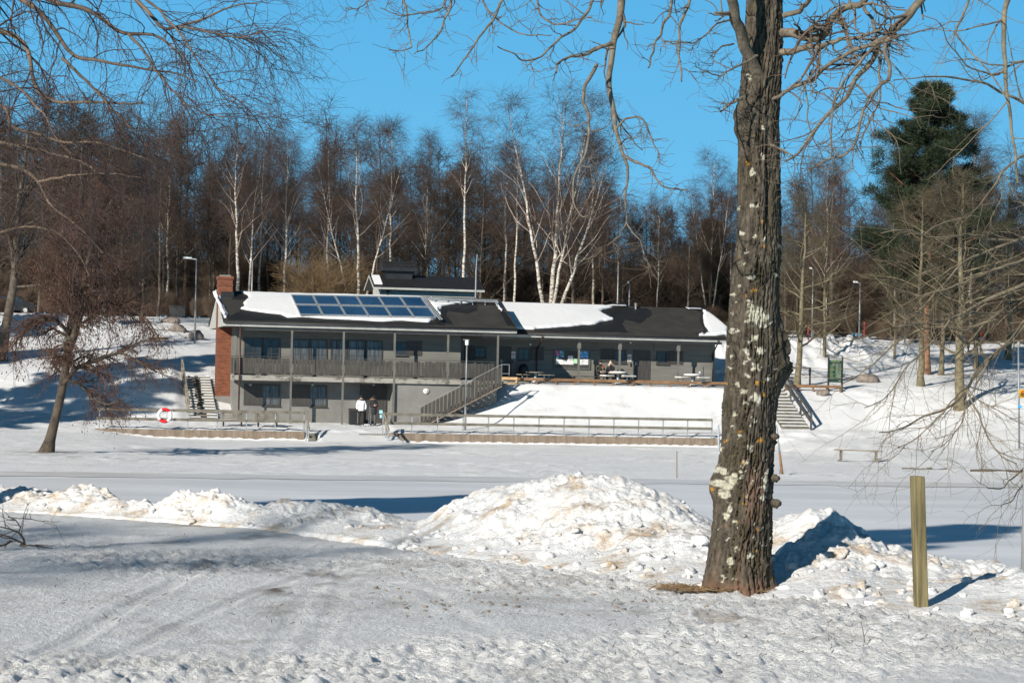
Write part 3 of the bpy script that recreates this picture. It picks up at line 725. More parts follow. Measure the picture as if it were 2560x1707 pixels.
# roof pixel -> roof plane
def rp(px, py, ev, ze, lift=0):
    n = V3 * SL + Vector((0, 0, 1)); d = ray(px, py)
    p0 = bw(0, ev, ze + lift)
    t = (p0 - CAM).dot(n) / d.dot(n)
    p = CAM + d * t - Vector((OX, OY, 0))
    return p.dot(U3), p.dot(V3)
def roof_patch(pix, ev, ze, th, name, mat, lift=.016, jag=.07, seed=1, zfn=None, rmin=None):
    """a snow sheet (or wet stretch, or painted shadow) lying on the roof slope, outline from roof coordinates, with ragged edge and rounded rim"""
    pts = [rp(x, y, ev, ze) for x, y in pix]
    out = []
    for i in range(len(pts)):
        a, b = pts[i], pts[(i + 1) % len(pts)]
        n = max(1, int(math.dist(a, b) / .12))
        for k in range(n):
            t = k / n
            u, v = a[0] + (b[0] - a[0]) * t, a[1] + (b[1] - a[1]) * t
            j = jag * 2 * float(fbm(np.array([u * 1.3]), np.array([v * 1.3]), seed, 6)[0]) if jag else 0
            out.append((u + j, v + j * .8))
    rv = ev - (ZR - ZE) / SL if ev == EV else ev - (ZRR - ZER) / SL
    out = [(u, max(min(v, ev + .05), rv - .02)) for u, v in out]
    c = (sum(p[0] for p in out) / len(out), sum(p[1] for p in out) / len(out))
    n = len(out)
    rings = [(0, 0), (0, th * .6), (.07, th * .95), (.2, th)] if th > .03 else [(0, 0), (0, th)]
    # signed area for the inward normal
    A = sum(out[i][0] * out[(i + 1) % n][1] - out[(i + 1) % n][0] * out[i][1] for i in range(n))
    sg = 1 if A > 0 else -1
    vs = []
    for ins, h in rings:
        for i in range(n):
            p, q, r_ = out[i - 1], out[i], out[(i + 1) % n]
            tx, ty = r_[0] - p[0], r_[1] - p[1]; l = math.hypot(tx, ty) or 1
            nx, ny = -ty / l * sg, tx / l * sg
            u, v = q[0] + nx * ins, q[1] + ny * ins
            vs.append((u, -v, ze + SL * (ev - v) + lift + h))
    fs = []
    for k in range(len(rings) - 1):
        for i in range(n):
            fs.append((k * n + i, k * n + (i + 1) % n, (k + 1) * n + (i + 1) % n, (k + 1) * n + i))
    bm = __import__('bmesh').new()
    bv = [bm.verts.new(Vector(p) - ORG[B.name]) for p in vs]
    for f in fs:
        try: bm.faces.new([bv[i] for i in f])
        except ValueError: pass
    top = [bv[(len(rings) - 1) * n + i] for i in range(n)]
    ed = [bm.edges.get((top[i], top[(i + 1) % n])) or bm.edges.new((top[i], top[(i + 1) % n])) for i in range(n)]
    __import__('bmesh').ops.triangle_fill(bm, edges=ed, use_beauty=True)
    __import__('bmesh').ops.recalc_face_normals(bm, faces=bm.faces)
    me = bpy.data.meshes.new(name); bm.to_mesh(me); bm.free()
    me.materials.append(mat)
    if th > .03: me.polygons.foreach_set('use_smooth', [True] * len(me.polygons))
    o = link(name, me, B); return o
Z1s = lambda l: [z1(*p) for p in l]
Z2s = lambda l: [z2(*p) for p in l]
Z3s = lambda l: [z3(*p) for p in l]
# painted chimney shadow and wet rims first, then snow
roof_patch(Z1s([(440, 312), (545, 312), (575, 335), (575, 370), (540, 372), (445, 372)]), EV, ZE, .004, 'wet_and_shadow_tiles', MT['roofwet_shadow'], .02, .03, 2)  # the chimney's cast shadow, laid on the tiles as a dark sheet
roof_patch(Z1s([(470, 490), (560, 455), (760, 490), (900, 535), (1300, 545), (1800, 570), (2170, 560), (2260, 588), (1700, 585), (900, 556), (400, 548), (420, 520)]), EV, ZE, .004, 'wet_and_shadow_tiles', MT['roofwet_shadow'], .02, .05, 3)
roof_patch(Z2s([(890, 550), (960, 525), (1230, 500), (1285, 545), (1270, 600), (1170, 635), (960, 600), (930, 630), (1010, 745), (860, 745), (800, 700), (880, 650), (860, 600)]), EV, ZE, .004, 'wet_and_shadow_tiles', MT['roofwet_shadow'], .02, .04, 4)
roof_patch(Z2s([(1490, 560), (1520, 590), (1600, 760), (1690, 770), (1590, 620)]), EV, ZE, .004, 'wet_and_shadow_tiles', MT['roofwet_shadow'], .02, .03, 5)
roof_patch(Z3s([(1030, 220), (1090, 190), (1270, 162), (1420, 165), (1490, 210), (1500, 245), (1400, 325), (1250, 295), (1235, 330), (1280, 410), (700, 405), (430, 400), (420, 382), (700, 365), (920, 345), (1040, 310), (1150, 290)]), EVR, ZER, .004, 'wet_and_shadow_tiles', MT['roofwet_shadow'], .02, .05, 6)
roof_patch(Z3s([(1880, 190), (1950, 190), (1990, 225), (1975, 300), (2040, 400), (2000, 425), (1890, 430), (1990, 400), (1950, 300), (1960, 230)]), EVR, ZER, .004, 'wet_and_shadow_tiles', MT['roofwet_shadow'], .02, .03, 7)
roof_patch(Z1s([(280, 313), (330, 300), (356, 368), (340, 372), (375, 440), (408, 500), (392, 530), (375, 528)]), EV, ZE, .10, 'roof_snow', MT['roofsnow'], jag=.04, seed=11)
roof_patch(Z1s([(525, 312), (940, 326), (2065, 350), (2190, 540), (2120, 568), (1900, 552), (1730, 562), (1430, 545), (1240, 538), (1100, 525), (920, 528), (860, 500), (720, 485), (560, 462), (525, 455), (560, 430), (538, 405), (575, 372), (575, 335)]), EV, ZE, .11, 'roof_snow', MT['roofsnow'], jag=.07, seed=12)
roof_patch(Z2s([(735, 474), (1240, 498), (1200, 512), (1040, 520), (890, 550), (862, 590), (875, 640), (850, 640)]), EV, ZE, .10, 'roof_snow', MT['roofsnow'], jag=.05, seed=13)
roof_patch(Z2s([(1478, 512), (1495, 515), (1552, 600), (1540, 605)]), EV, ZE, .07, 'roof_snow', MT['roofsnow'], jag=.02, seed=14)
roof_patch(Z3s([(-200, 118), (95, 122), (1260, 156), (1120, 190), (1035, 218), (1050, 245), (1090, 262), (1150, 292), (1040, 305), (940, 340), (700, 360), (420, 382), (270, 378), (100, 378), (-150, 330)]), EVR, ZER, .14, 'roof_snow', MT['roofsnow'], jag=.09, seed=15)
roof_patch(Z3s([(1800, 170), (1945, 175), (1940, 190), (1870, 188)]), EVR, ZER, .08, 'roof_snow', MT['roofsnow'], jag=.03, seed=16)
roof_patch(Z3s([(1972, 215), (2000, 220), (2085, 275), (2195, 372), (2195, 425), (2150, 432), (2100, 440), (1940, 440), (2030, 415), (1985, 325)]), EVR, ZER, .16, 'roof_snow', MT['roofsnow'], jag=.04, seed=17)
# solar collectors: two rows of six
def rpz(px, py, lift): 
    u, v = rp(px, py, EV, ZE, lift); return Vector((u, -v, ZE + SL * (EV - v) + lift))
TL, TR, BL, BR = [rpz(*z1(*p), .2) for p in ((945, 333), (2056, 352), (1020, 497), (2185, 522))]
ML0, ML1 = TL.lerp(BL, .47), TR.lerp(BR, .47)
for r0, r1, s0, s1 in ((TL, TR, ML0, ML1), (ML0.lerp(BL, .1), ML1.lerp(BR, .1), BL, BR)):
    for k in range(6):
        a, b = k / 6 + .004, (k + 1) / 6 - .004
        q = [r0.lerp(r1, a), r0.lerp(r1, b), s0.lerp(s1, b), s0.lerp(s1, a)]
        ctr = sum(q, Vector()) / 4; nrm = Vector((0, -SL, 1)).normalized()
        fr = MB(); fr.prism([p - nrm * .06 for p in reversed(q)], nrm * .055)
        for i in range(4):
            fr.bar(q[i] + nrm * .012, q[(i + 1) % 4] + nrm * .012, .055, .05, nrm)
        f = part(fr, 'solar_panel', MT['metal'])
        gl = MB(); gl.add([p.lerp(ctr, .045) + nrm * .004 for p in q], [(3, 2, 1, 0)])
        part(gl, 'panel_glass', MT['solar'], parent=f)
fr = MB(); nrm = Vector((0, -SL, 1)).normalized()
a, b, c2, d2 = [rpz(*z2(*p), .28) for p in ((672, 447), (870, 690), (700, 452), (895, 690))]
fr.bar(a, b, .06, .06, nrm); fr.bar(c2, d2, .06, .06, nrm); fr.bar(a.lerp(b, .97), c2.lerp(d2, .97), .05, .05, nrm)
e, f_ = rpz(*z2(680, 452), .3), rpz(*z2(1495, 485), .3)
fr.bar(e, f_, .07, .07, nrm); fr.bar(e + Vector((0, -.25, -.09)), f_ + Vector((0, -.25, -.09)), .05, .05, nrm)
for k in range(7):
    p = e.lerp(f_, k / 6); fr.bar(p, p + Vector((0, -.1, -.32)), .05, .05)
part(fr, 'roof_rack', MT['metal'])
vp = MB()
for px, py, ev, ze in ((*z2(782, 505), EV, ZE), (*z3(1357, 195), EVR, ZER)):
    u, v = rp(px, py, ev, ze); zz = ze + SL * (ev - v); vp.cyl((u, -v, zz), (u, -v, zz + .32), .06, n=10); vp.cyl((u, -v, zz + .32), (u, -v, zz + .38), .09, n=10)
    part(vp, 'vent_pipe', MT['greymetal'], smooth=False); vp = MB()
if 0: part(vp, 'vent_pipe', MT['greymetal'], smooth=False)
# roof house with its tall hood
def face(mb, pts): mb.add(pts, [tuple(range(len(pts)))])
vh = -7.4
ua, ub = bu(z2(200, 0)[0], vh), bu(z2(1248, 0)[0], vh)
zt, zb_ = bz(*z2(700, 352), vh), 8.0
rh = MB(); rh.bx(ua, ub, vh, vh - 3, zb_, zt + .02)
rh.prism([(ua, -vh, zt), (ua, -vh + 3, zt), (ua, -vh + 1.5, zt + .62)], (ub - ua, 0, 0))
n = int((ub - ua) / .12)
for k in range(n): rh.bx(ua + k * .12 + .01, ua + k * .12 + .075, vh + .02, vh, zb_, zt)
h_ = part(rh, 'roof_house', MT['pale'])
rh = MB(); uo0, uo1 = ua - .5, ub + .42
for va, vb in ((vh + .45, vh - 1.5), (vh - 3.45, vh - 1.5)):
    zz0, zz1 = zt - .12, zt + .72
    rh.prism([(uo0, -va, zz0), (uo0, -vb, zz1), (uo0, -vb, zz1 + .12), (uo0, -va, zz0 + .12)], (uo1 - uo0, 0, 0))
r_ = part(rh, 'house_roof', MT['black'], parent=h_)
rh = MB(); rh.bx(uo0, uo1, vh + .47, vh + .45, zt - .15, zt - .03)
rh.prism([(uo0 - .02, -vh - .45, zt - .16), (uo0 - .02, -vh + 1.5, zt + .68), (uo0 - .02, -vh + 1.5, zt + .8), (uo0 - .02, -vh - .45, zt - .02)], (.03, 0, 0))
rh.prism([(uo0 - .02, -vh + 3.45, zt - .16), (uo0 - .02, -vh + 1.5, zt + .68), (uo0 - .02, -vh + 1.5, zt + .8), (uo0 - .02, -vh + 3.45, zt - .02)], (.03, 0, 0))
part(rh, 'verge_board', MT['pale'], parent=h_)
rh = MB(); u0, u1 = bu(z2(200, 0)[0], vh - 1.5), bu(z2(570, 0)[0], vh - 1.5)
zh0, zh1, zh2 = zt + .75, bz(*z2(380, 170), vh - 1.5), bz(*z2(380, 70), vh - 1.5)
rh.bx(u0 + .25, u1 - .25, vh - .9, vh - 2.1, zt + .2, zh1)
rh.prism([(u0, -vh + .7, zh1), (u0, -vh + 2.3, zh1), (u0, -vh + 2.3, zh1 + .22), (u0, -vh + 1.9, zh2), (u0, -vh + 1.1, zh2), (u0, -vh + .7, zh1 + .22)], (u1 - u0, 0, 0))
rh.bx(u0 - .04, u1 + .04, vh - .66, vh - 2.34, zh1, zh1 + .06); rh.bx(u0 - .03, u1 + .03, vh - 1.05, vh - 1.95, zh2, zh2 + .05)
part(rh, 'vent_hood', MT['black'], parent=h_)
rh = MB(); pz = zt + .05
rh.prism([(uo0 + .1, -vh - .1, zt + .16), (uo0 + .1, -vh + 1.2, zt + .73), (uo0 + .1, -vh + 1.2, zt + .8), (uo0 + .1, -vh - .1, zt + .22)], (.5, 0, 0))
part(rh, 'roof_snow', MT['roofsnow'], parent=h_)
mb = MB(); u_ = bu(z2(275, 0)[0], vh + .1); mb.cyl((u_, -vh - .1, zt - .1), (u_, -vh - .1, 8.1), .045, n=8); mb.cyl((u_, -vh - .1, zt - .3), (u_ + .35, -vh - .35, zt - .12), .045, n=8)
part(mb, 'downpipe', MT['black'], parent=h_, smooth=True)

# windows and doors
def window(px0, py0, px1, py1, v, cols=2, rows=3, gl='glass', fw=.075, split=None):
    u0, zt_ = bp(px0, py0, v); u1, zb_ = bp(px1, py1, v)
    if u1 < u0: u0, u1 = u1, u0
    f = MB(); d = .07
    f.bx(u0, u1, v + d, v, zt_ - fw, zt_); f.bx(u0, u1, v + d, v, zb_, zb_ + fw)
    f.bx(u0, u0 + fw, v + d, v, zb_ + fw, zt_ - fw); f.bx(u1 - fw, u1, v + d, v, zb_ + fw, zt_ - fw)
    for k in range(1, cols):
        a = u0 + (u1 - u0) * k / cols; f.bx(a - .018, a + .018, v + .05, v, zb_ + fw, zt_ - fw)
    for k in range(1, rows):
        a = zb_ + (zt_ - zb_) * k / rows; f.bx(u0 + fw, u1 - fw, v + .046, v, a - .016, a + .016)
    f.bx(u0 - .03, u1 + .03, v + .12, v, zb_ - .05, zb_ - .004)
    fo = part(f, 'window', MT['dark'])
    p = MB(); p.bx(u0 + fw, u1 - fw, v + .028, v + .004, zb_ + fw, zt_ - fw)
    part(p, 'pane', MT[gl], parent=fo)
    return u0, u1, zb_, zt_
def shutter(px0, py0, px1, py1, v, name='shutter'):
    u0, zt_ = bp(px0, py0, v); u1, zb_ = bp(px1, py1, v)
    s = MB(); n = max(3, int((u1 - u0) / .13))
    for k in range(n):
        s.bx(u0 + (u1 - u0) * k / n + .004, u0 + (u1 - u0) * (k + 1) / n - .004, v + .05, v + .02, zb_, zt_)
    for zz in (zb_ + .15, zt_ - .2): s.bx(u0 + .02, u1 - .02, v + .07, v + .05, zz - .05, zz + .05)
    s.bx(u0, u1, v + .02, v + .003, zb_, zt_)
    return part(s, name, MT['dark'])
def door(px0, py0, px1, py1, v, label=None):
    u0, zt_ = bp(px0, py0, v); u1, zb_ = bp(px1, py1, v)
    f = MB(); f.bx(u0 - .07, u0, v + .06, v, zb_, zt_ + .07); f.bx(u1, u1 + .07, v + .06, v, zb_, zt_ + .07); f.bx(u0, u1, v + .06, v, zt_, zt_ + .07)
    n = 8
    for k in range(n): f.bx(u0 + (u1 - u0) * k / n + .003, u0 + (u1 - u0) * (k + 1) / n - .003, v + .04, v + .012, zb_, zt_)
    f.bx(u0, u1, v + .012, v + .002, zb_, zt_)
    d = part(f, 'door', MT['dark'], label)
    h = MB(); a = u0 + .1; h.cyl((a, -v - .04, zb_ + 1.02), (a, -v - .1, zb_ + 1.02), .014, n=8); h.bar((a, -v - .1, zb_ + 1.02), (a + .13, -v - .1, zb_ + 1.02), .02, .02)
    h.bx(a - .03, a + .03, v + .045, v + .04, zb_ + .92, zb_ + 1.12)
    part(h, 'handle', MT['metal'], parent=d); return d
for x0, x1, gl in ((545, 700, 'glass'), (706, 850, 'glass'), (955, 1100, 'curtain'), (1108, 1252, 'curtain'), (1285, 1420, 'curtain'), (1430, 1572, 'curtain'), (1582, 1722, 'curtain')):
    window(*z1(x0, 695 + (x0 - 545) * .022), *z1(x1, 895 + (x0 - 545) * .022), 0, 2, 3, gl)
window(*z1(1832, 728), *z1(1938, 848), 0, 2, 2); shutter(*z1(1945, 722), *z1(2060, 850), 0)
window(*z1(698, 1095), *z1(850, 1275), 0, 2, 3, 'curtain'); shutter(*z1(545, 1088), *z1(696, 1270), 0)
window(*z1(1104, 1103), *z1(1248, 1282), 0, 2, 3, 'curtain'); shutter(*z1(950, 1096), *z1(1102, 1278), 0)
door(*z1(1545, 1110), *z1(1640, 1425), 0); door(*z1(1650, 1110), *z1(1745, 1425), 0)
window(*z2(1243, 985), *z2(1372, 1110), -3, 2, 2); shutter(*z2(1140, 970), *z2(1238, 1140), -3)
door(*z2(1522, 995), *z2(1630, 1330), -3, 'dark door in shade beside the balcony steps')
window(*z2(1718, 1000), *z2(1848, 1138), -3, 2, 2); shutter(*z2(1858, 985), *z2(2000, 1136), -3)
window(*z3(1158, 568), *z3(1268, 690), -3, 2, 2); shutter(*z3(1036, 556), *z3(1154, 684), -3)
door(*z3(1345, 580), *z3(1475, 850), -3, 'charcoal boarded door catching the sun beneath the right eave')
window(*z3(1547, 580), *z3(1660, 700), -3, 2, 2); shutter(*z3(1666, 576), *z3(1790, 704), -3)
mb = MB(); u0, zt_ = bp(*z3(1900, 718), -3); u1, zb_ = bp(*z3(1970, 850), -3); mb.bx(u0, u1, -2.93, -3, zb_, zt_); part(mb, 'meter_cabinet', MT['siding'])
for X, Y in ((390, 517), (1310, 503), (1945, 775)):
    mb = MB(); u, zz = bp(*z3(X, Y), -2.9); mb.bx(u - .05, u + .05, -2.87, -2.97, zz - .05, zz + .05); part(mb, 'wall_fitting', MT['white'])
for X, Y in ((222, 675), (1312, 703)):
    mb = MB(); u, zz = bp(*z3(X, Y), -2.95); mb.bx(u - .035, u + .035, -2.92, -2.97, zz - .1, zz + .1); part(mb, 'key_box', MT['black'])
mb = MB(); u, zz = bp(*z2(717, 1470), 1.4); mb.cyl((u, -1.36, zz), (u, -1.44, zz), .155, n=20); mb.cyl((u, -1.44, zz), (u, -1.5, zz), .12, .06, 20)
part(mb, 'wall_lamp', MT['white'], smooth=False)
# conduit and hooks on the wall
mb = MB(); u, zz = bp(*z3(1525, 580), -2.97); mb.bx(u - .012, u + .012, -2.945, -2.975, zz, 6.5)
for k in range(9):
    for X, Y in ((520 + k * 11, 568), (940 + k * 11, 575)):
        u, zz = bp(*z3(X, Y), -2.95); mb.bx(u - .012, u + .012, -2.92, -2.975, zz - .03, zz + .02)
part(mb, 'conduit', MT['post_grey'])
# balcony
VB = 1.4
sl_ = MB(); UBR = bu(z2(1470, 0)[0], VB)
sl_.bx(UBAL - .15, UBR, VB + .12, .0, ZF - .3, ZF - .02)
part(sl_, 'balcony_slab', M('stained_slab', (.06, .055, .045), (.3, .285, .255), 1.3, .9, .4, .02, stretch=(1, 1, 2), lo=.38, hi=.52))
pl_ = MB(); pl_.bx(UW, UE - .4, 1.3, -2.95, ZF - .06, ZF - .005); pl_.bx(UW, URW, -1.0, -2.98, ZF - .2, ZF - .03)
part(pl_, 'porch_floor', MT['plaster'])
posts_px = [z1(505, 0)[0], z1(945, 0)[0], z1(1387, 0)[0], z1(1822, 0)[0], z2(950, 0)[0], z2(1493, 0)[0]]
for px in posts_px:
    u = bu(px, VB + .08)
    mb = MB(); mb.bx(u - .055, u + .055, VB + .14, VB + .03, ZF - .28 if px > 1000 else ZB, 6.55)
    if px == posts_px[0]: mb = MB(); mb.bx(u - .05, u + .05, VB + .1, VB, ZF, 6.55)
    part(mb, 'porch_post', MT['post_grey'])
for X in (90, 830, 1205, 1743):
    u = bu(z3(X, 0)[0], -1.6)
    if X == 90: continue
    mb = MB(); mb.bx(u - .055, u + .055, -1.55, -1.66, ZF - .05, 6.45); mb.bar((u, 1.6, 5.95), (u, 1.6 + .0, 6.45), .16, .2)
    part(mb, 'porch_post', MT['post_grey'])
edges = [UBAL - .1] + [bu(px, VB + .08) for px in posts_px[1:]]
edges[-1] = UBR
rr = random.Random(4)
for k in range(len(edges) - 1):
    a, b_ = edges[k] + .09, edges[k + 1] - .09
    mb = MB(); n = int((b_ - a) / .205)
    for i in range(n):
        t = a + (b_ - a) * (i + .5) / n; wv = (b_ - a) / n * rr.choice((.36, .44, .46, .46))
        lo, hi = ZF + .08 + rr.choice((0, .0, .03)), ZF + 1.0 - rr.choice((0, .0, .02, .05))
        mb.bx(t - wv, t + wv, VB + .1, VB + .075, lo, hi)
        if rr.random() < .6: mb.bx(t + wv - .01, t + wv + .03, VB + .09, VB + .078, lo, lo + rr.uniform(.3, .6))
    mb.bx(a - .05, b_ + .05, VB + .075, VB + .03, ZF + .12, ZF + .18); mb.bx(a - .05, b_ + .05, VB + .075, VB + .03, ZF + .75, ZF + .81)
    mb.bar((a - .07, -VB - .05, ZF + 1.08), (b_ + .07, -VB - .05, ZF + 1.08), .035, .03)
    mb.bar((a - .05, -VB - .05, ZF), (a - .05, -VB - .05, ZF + 1.08), .03, .03)
    mb.bar((b_ + .05, -VB - .05, ZF), (b_ + .05, -VB - .05, ZF + 1.08), .03, .03)
    part(mb, 'balcony_railing', MT['rail_dark'])
mb = MB()
for i in range(7): mb.bx(UBAL - .13, UBAL - .105, VB - .02 - i * .2, VB - .19 - i * .2, ZF + .08, ZF + 1.0)
mb.bx(UBAL - .14, UBAL - .1, VB, 0, ZF + 1.06, ZF + 1.1)
part(mb, 'balcony_railing', MT['rail_dark'])
for X in (600, 1130, 1650):
    u, zz = bp(*z1(X, 1080), .9); mb = MB(); mb.lathe((u, -.9, zz - .1), [(.05, .1), (.09, .05), (.1, -.02), (.04, -.08)], 10); part(mb, 'globe_lamp', MT['greymetal'], smooth=True)
# staircase down from the balcony, with its own board parapet
us0, us1 = bu(z2(1540, 0)[0], 2.7), bu(1052, 2.7)
ST = bempty('balcony_staircase', us0, 2.2, ZF, 'dark board-sided staircase descending from the balcony along the basement wall', 'staircase')
mb = MB(); n = 15
zs0, zs1 = ZF - .05, 1.35
for k in range(n):
    t0, t1 = k / n, (k + 1) / n
    a, b_ = us0 + (us1 - us0) * t0, us0 + (us1 - us0) * t1
    zz = zs0 + (zs1 - zs0) * t1
    mb.bx(min(a, b_) - .02, max(a, b_), 2.65, 1.45, zz - .07, zz)
mb.bar((us0, -1.5, zs0 - .2), (us1, -1.5, zs1 - .2), .06, .28); mb.bar((us0, -2.62, zs0 - .2), (us1, -2.62, zs1 - .2), .06, .28)
mb.build('steps', MT['concrete'], ST)
mb = MB(); n = 21
for k in range(n):
    t = (k + .5) / n; u = us0 + (us1 - us0) * t; zz = zs0 + (zs1 - zs0) * t; h = abs(us1 - us0) / n * .4
    for_h = .0
    sl_k = (zs1 - zs0) / (us1 - us0)
    mb.add([(u - h, -2.72, zz - .2 - h * sl_k), (u + h, -2.72, zz - .2 + h * sl_k), (u + h, -2.72, zz + .88 + h * sl_k), (u - h, -2.72, zz + .88 - h * sl_k),
            (u - h, -2.695, zz - .2 - h * sl_k), (u + h, -2.695, zz - .2 + h * sl_k), (u + h, -2.695, zz + .88 + h * sl_k), (u - h, -2.695, zz + .88 - h * sl_k)],
           [(0, 1, 2, 3), (7, 6, 5, 4), (0, 3, 7, 4), (1, 5, 6, 2), (3, 2, 6, 7), (0, 4, 5, 1)])
mb.build('parapet', MT['rail_dark'], ST)
mb = MB(); mb.bar((us0, -2.68, zs0 + .98), (us1, -2.68, zs1 + .98), .04, .035)
for t in (0, .33, .66, 1): u = us0 + (us1 - us0) * t; zz = zs0 + (zs1 - zs0) * t; mb.bar((u, -2.68, zz - .2), (u, -2.68, zz + .98), .04, .04)
u, zz = bp(*z2(1390, 1100), 2.6)
mb.bar((us0, -2.68, zs0 + .98), (us0 + .45, -2.68, zs0 + .98), .04, .035); mb.bar((us0 + .45, -2.68, zs0 + .98), (us0 + .45, -2.68, zs0 + .2), .04, .035); mb.bar((us0 + .45, -2.68, zs0 + .45), (us0, -2.68, zs0 + .45), .03, .03)
mb.build('handrail', MT['greymetal'], ST)

# ------------------------------------------------------------------ terrace edge: retaining walls, railings, steps
VWALL = 7.72
uA, uB, uC, uD = bu(238, VWALL, 1075), bu(762, VWALL, 1080), bu(962, VWALL, 1090), bu(1800, VWALL, 1100)
for u0, u1, lab in ((uA, uB, 'stained concrete retaining wall under the railing that carries the lifebuoy'), (uC, uD, 'long stained concrete retaining wall below the snow slope')):
    mb = MB(); n = int((u1 - u0) / 2.4)
    for k in range(n):
        a, b_ = u0 + (u1 - u0) * k / n, u0 + (u1 - u0) * (k + 1) / n
        mb.bx(a, b_ - .012, VWALL, VWALL - .24, -.2, .86)
    mb.bx(u0, u1 - .012, VWALL - .02, VWALL - .22, -.2, .84)
    bthing(mb, 'retaining_wall', MT['concrete'], u0, VWALL, .3, lab, 'wall')
def gb(u, v): p = bw(u, v, 0); return gz(p.x, p.y)
def railing(u0, u1, sp, label, zt=1.97, zm=1.47, up=0):
    root = bempty('railing', u0, VWALL - .1, .85, label, 'railing')
    n = max(1, round((u1 - u0) / sp)); v = VWALL - .1
    base = None
    for k in range(n + 1):
        u = u0 + (u1 - u0) * k / n
        if base is None:
            mb = MB(); mb.bx(u - .03, u + .03, v + .04, v - .04, .84, zt - .02); mb.bx(u - .07, u + .07, v + .06, v - .06, .84, .875)
            base = mb.build('post', MT['metal'], root)
        else:
            c = base.copy(); COL.objects.link(c); c.parent = root; c.location.x = u - u0
    for zz in (zt, zm):
        mb = MB(); seg = 3; i = 0
        while i < n:
            j = min(n, i + seg); a, b_ = u0 + (u1 - u0) * i / n, u0 + (u1 - u0) * j / n
            mb.bx(a - (.18 if i == 0 else 0), b_ - .01, v + .085, v + .04, zz - .14, zz + .01); i = j
        mb.build('rail', MT['wood_old'], root)
    return root
uLr0, uLr1 = bu(z4(150, 0)[0], VWALL), bu(z4(1655, 0)[0], VWALL)
railing(uLr0, uLr1, 1.5, 'weathered plank railing on steel posts in front of the two wooden benches')
uRr0, uRr1 = bu(968, VWALL), bu(z3(2070, 0)[0], VWALL)
railing(uRr0, uRr1, 1.5, 'long plank railing on steel posts along the foot of the snow slope')
# lifebuoy
u, zz = bp(*z4(622, 230), VWALL + .12)
e = bempty('lifebuoy', u, VWALL + .12, zz, 'red and white ring lifebuoy hung on the plank railing', 'lifebuoy')
mb = MB(); mb.torus((u, -VWALL - .12, zz), .33, .085, 48, 12); o = mb.build('ring', MT['white'], e, True)
mb = MB()
for a in (58, 235): mb.torus((u, -VWALL - .12, zz), .33, .089, 14, 12, a0=R(a - 15), a1=R(a + 60))
mb.build('red_band', MT['red'], e, True)
mb = MB(); mb.torus((u + .05, -VWALL - .12, zz - .02), .44, .01, 40, 6, a0=R(-80), a1=R(60)); mb.bar((u, -VWALL - .12, zz - .06), (u + .1, -VWALL - .12, zz + .02), .07, .09)
mb.build('rope', MT['white'], e, True)
# steps to the beach, with handrails, both sides of the gap
def beach_steps(px, side, label):
    u = bu(px, VWALL); root = bempty('wooden_steps', u, VWALL + .6, .4, label, 'steps')
    n = 5; w_ = 1.35
    for k in range(n):
        v = VWALL - .05 + k * .33; zz = .80 - k * .13
        mb = MB(); a, b_ = (u, u + w_) if side > 0 else (u - w_, u)
        if side > 0: b_ = u + .55
        mb.bx(a, b_, v + .28, v, zz - .05, zz); mb.bx(a, b_, v + .28, v + .24, zz - .16, zz - .05)
        mb.build('step', MT['wood_old'], root)
    vA, vB = VWALL - .1, VWALL + 1.75
    mb = MB(); us = u + (.05 if side < 0 else -.05)
    mb.bar((us, -vA, 1.95), (us, -vB, 1.05), .06, .14); mb.build('handrail', MT['wood'], root)
    mb = MB(); mb.bar((us, -vA, 1.55), (us, -vB, .65), .05, .1); mb.build('handrail', MT['wood'], root)
    for t in (0, .5, 1):
        v = vA + (vB - vA) * t; zz = 1.95 - .9 * t
        mb = MB(); mb.bx(us - .07, us - .02, v + .03, v - .03, gb(us, v) - .1, zz); mb.build('post', MT['metal'], root)
beach_steps(768, 1, 'snow-choked steps with a sloping handrail at the end of the lifebuoy railing')
beach_steps(960, -1, 'bare wooden steps leading to the beach beside the small pale blue sign')
u, zz = bp(*z1(1712, 1345), VWALL - .3)
mb = MB(); mb.bx(u - .09, u + .09, VWALL - .28, VWALL - .3, zz + .02, zz + .21); mb.bx(u - .06, u + .06, VWALL - .28, VWALL - .3, zz - .22, zz - .04)
o = bthing(mb, 'sign', MT['cyan'], u, VWALL - .3, zz, 'small pale blue sign on the railing post by the beach steps', 'sign')
# benches on the terrace
for x0, x1, lab in ((355, 558, 'wooden slat bench nearest the brick chimney, facing the lake'), (652, 858, 'wooden slat bench beneath the second shuttered basement window')):
    v = 4.6; ua_, ub_ = bu(z1(x0, 0)[0], v), bu(z1(x1, 0)[0], v); g = gb((ua_ + ub_) / 2, v) - .12
    root = bempty('park_bench', ua_, v, g, lab, 'bench')
    mb = MB(); 
    for k in range(4): mb.bx(ua_, ub_, v + .1 - k * .12, v + .0 - k * .12, g + .42, g + .46)
    mb.build('seat', MT['wood_old'], root)
    mb = MB()
    for k in range(4): mb.prism([(ua_, -v + .38 + k * .03, g + .55 + k * .12), (ua_, -v + .41 + k * .03, g + .55 + k * .12), (ua_, -v + .43 + k * .03, g + .65 + k * .12), (ua_, -v + .40 + k * .03, g + .65 + k * .12)], (ub_ - ua_, 0, 0))
    mb.build('backrest', MT['wood_old'], root)
    mb = MB(); mb.bx(ua_ + .06, ub_ - .05, v + .06, v - .34, g + .462, g + .52); mb.build('snow_cover', MT['roofsnow'], root)
    for t in (.12, .88):
        u = ua_ + (ub_ - ua_) * t; mb = MB(); mb.bx(u - .03, u + .03, v + .08, v, g, g + .42); mb.bar((u, -v + .36, g), (u, -v + .5, g + 1.05), .05, .05); mb.bx(u - .025, u + .025, v, v - .36, g + .36, g + .42)
        mb.build('leg', MT['black'], root)
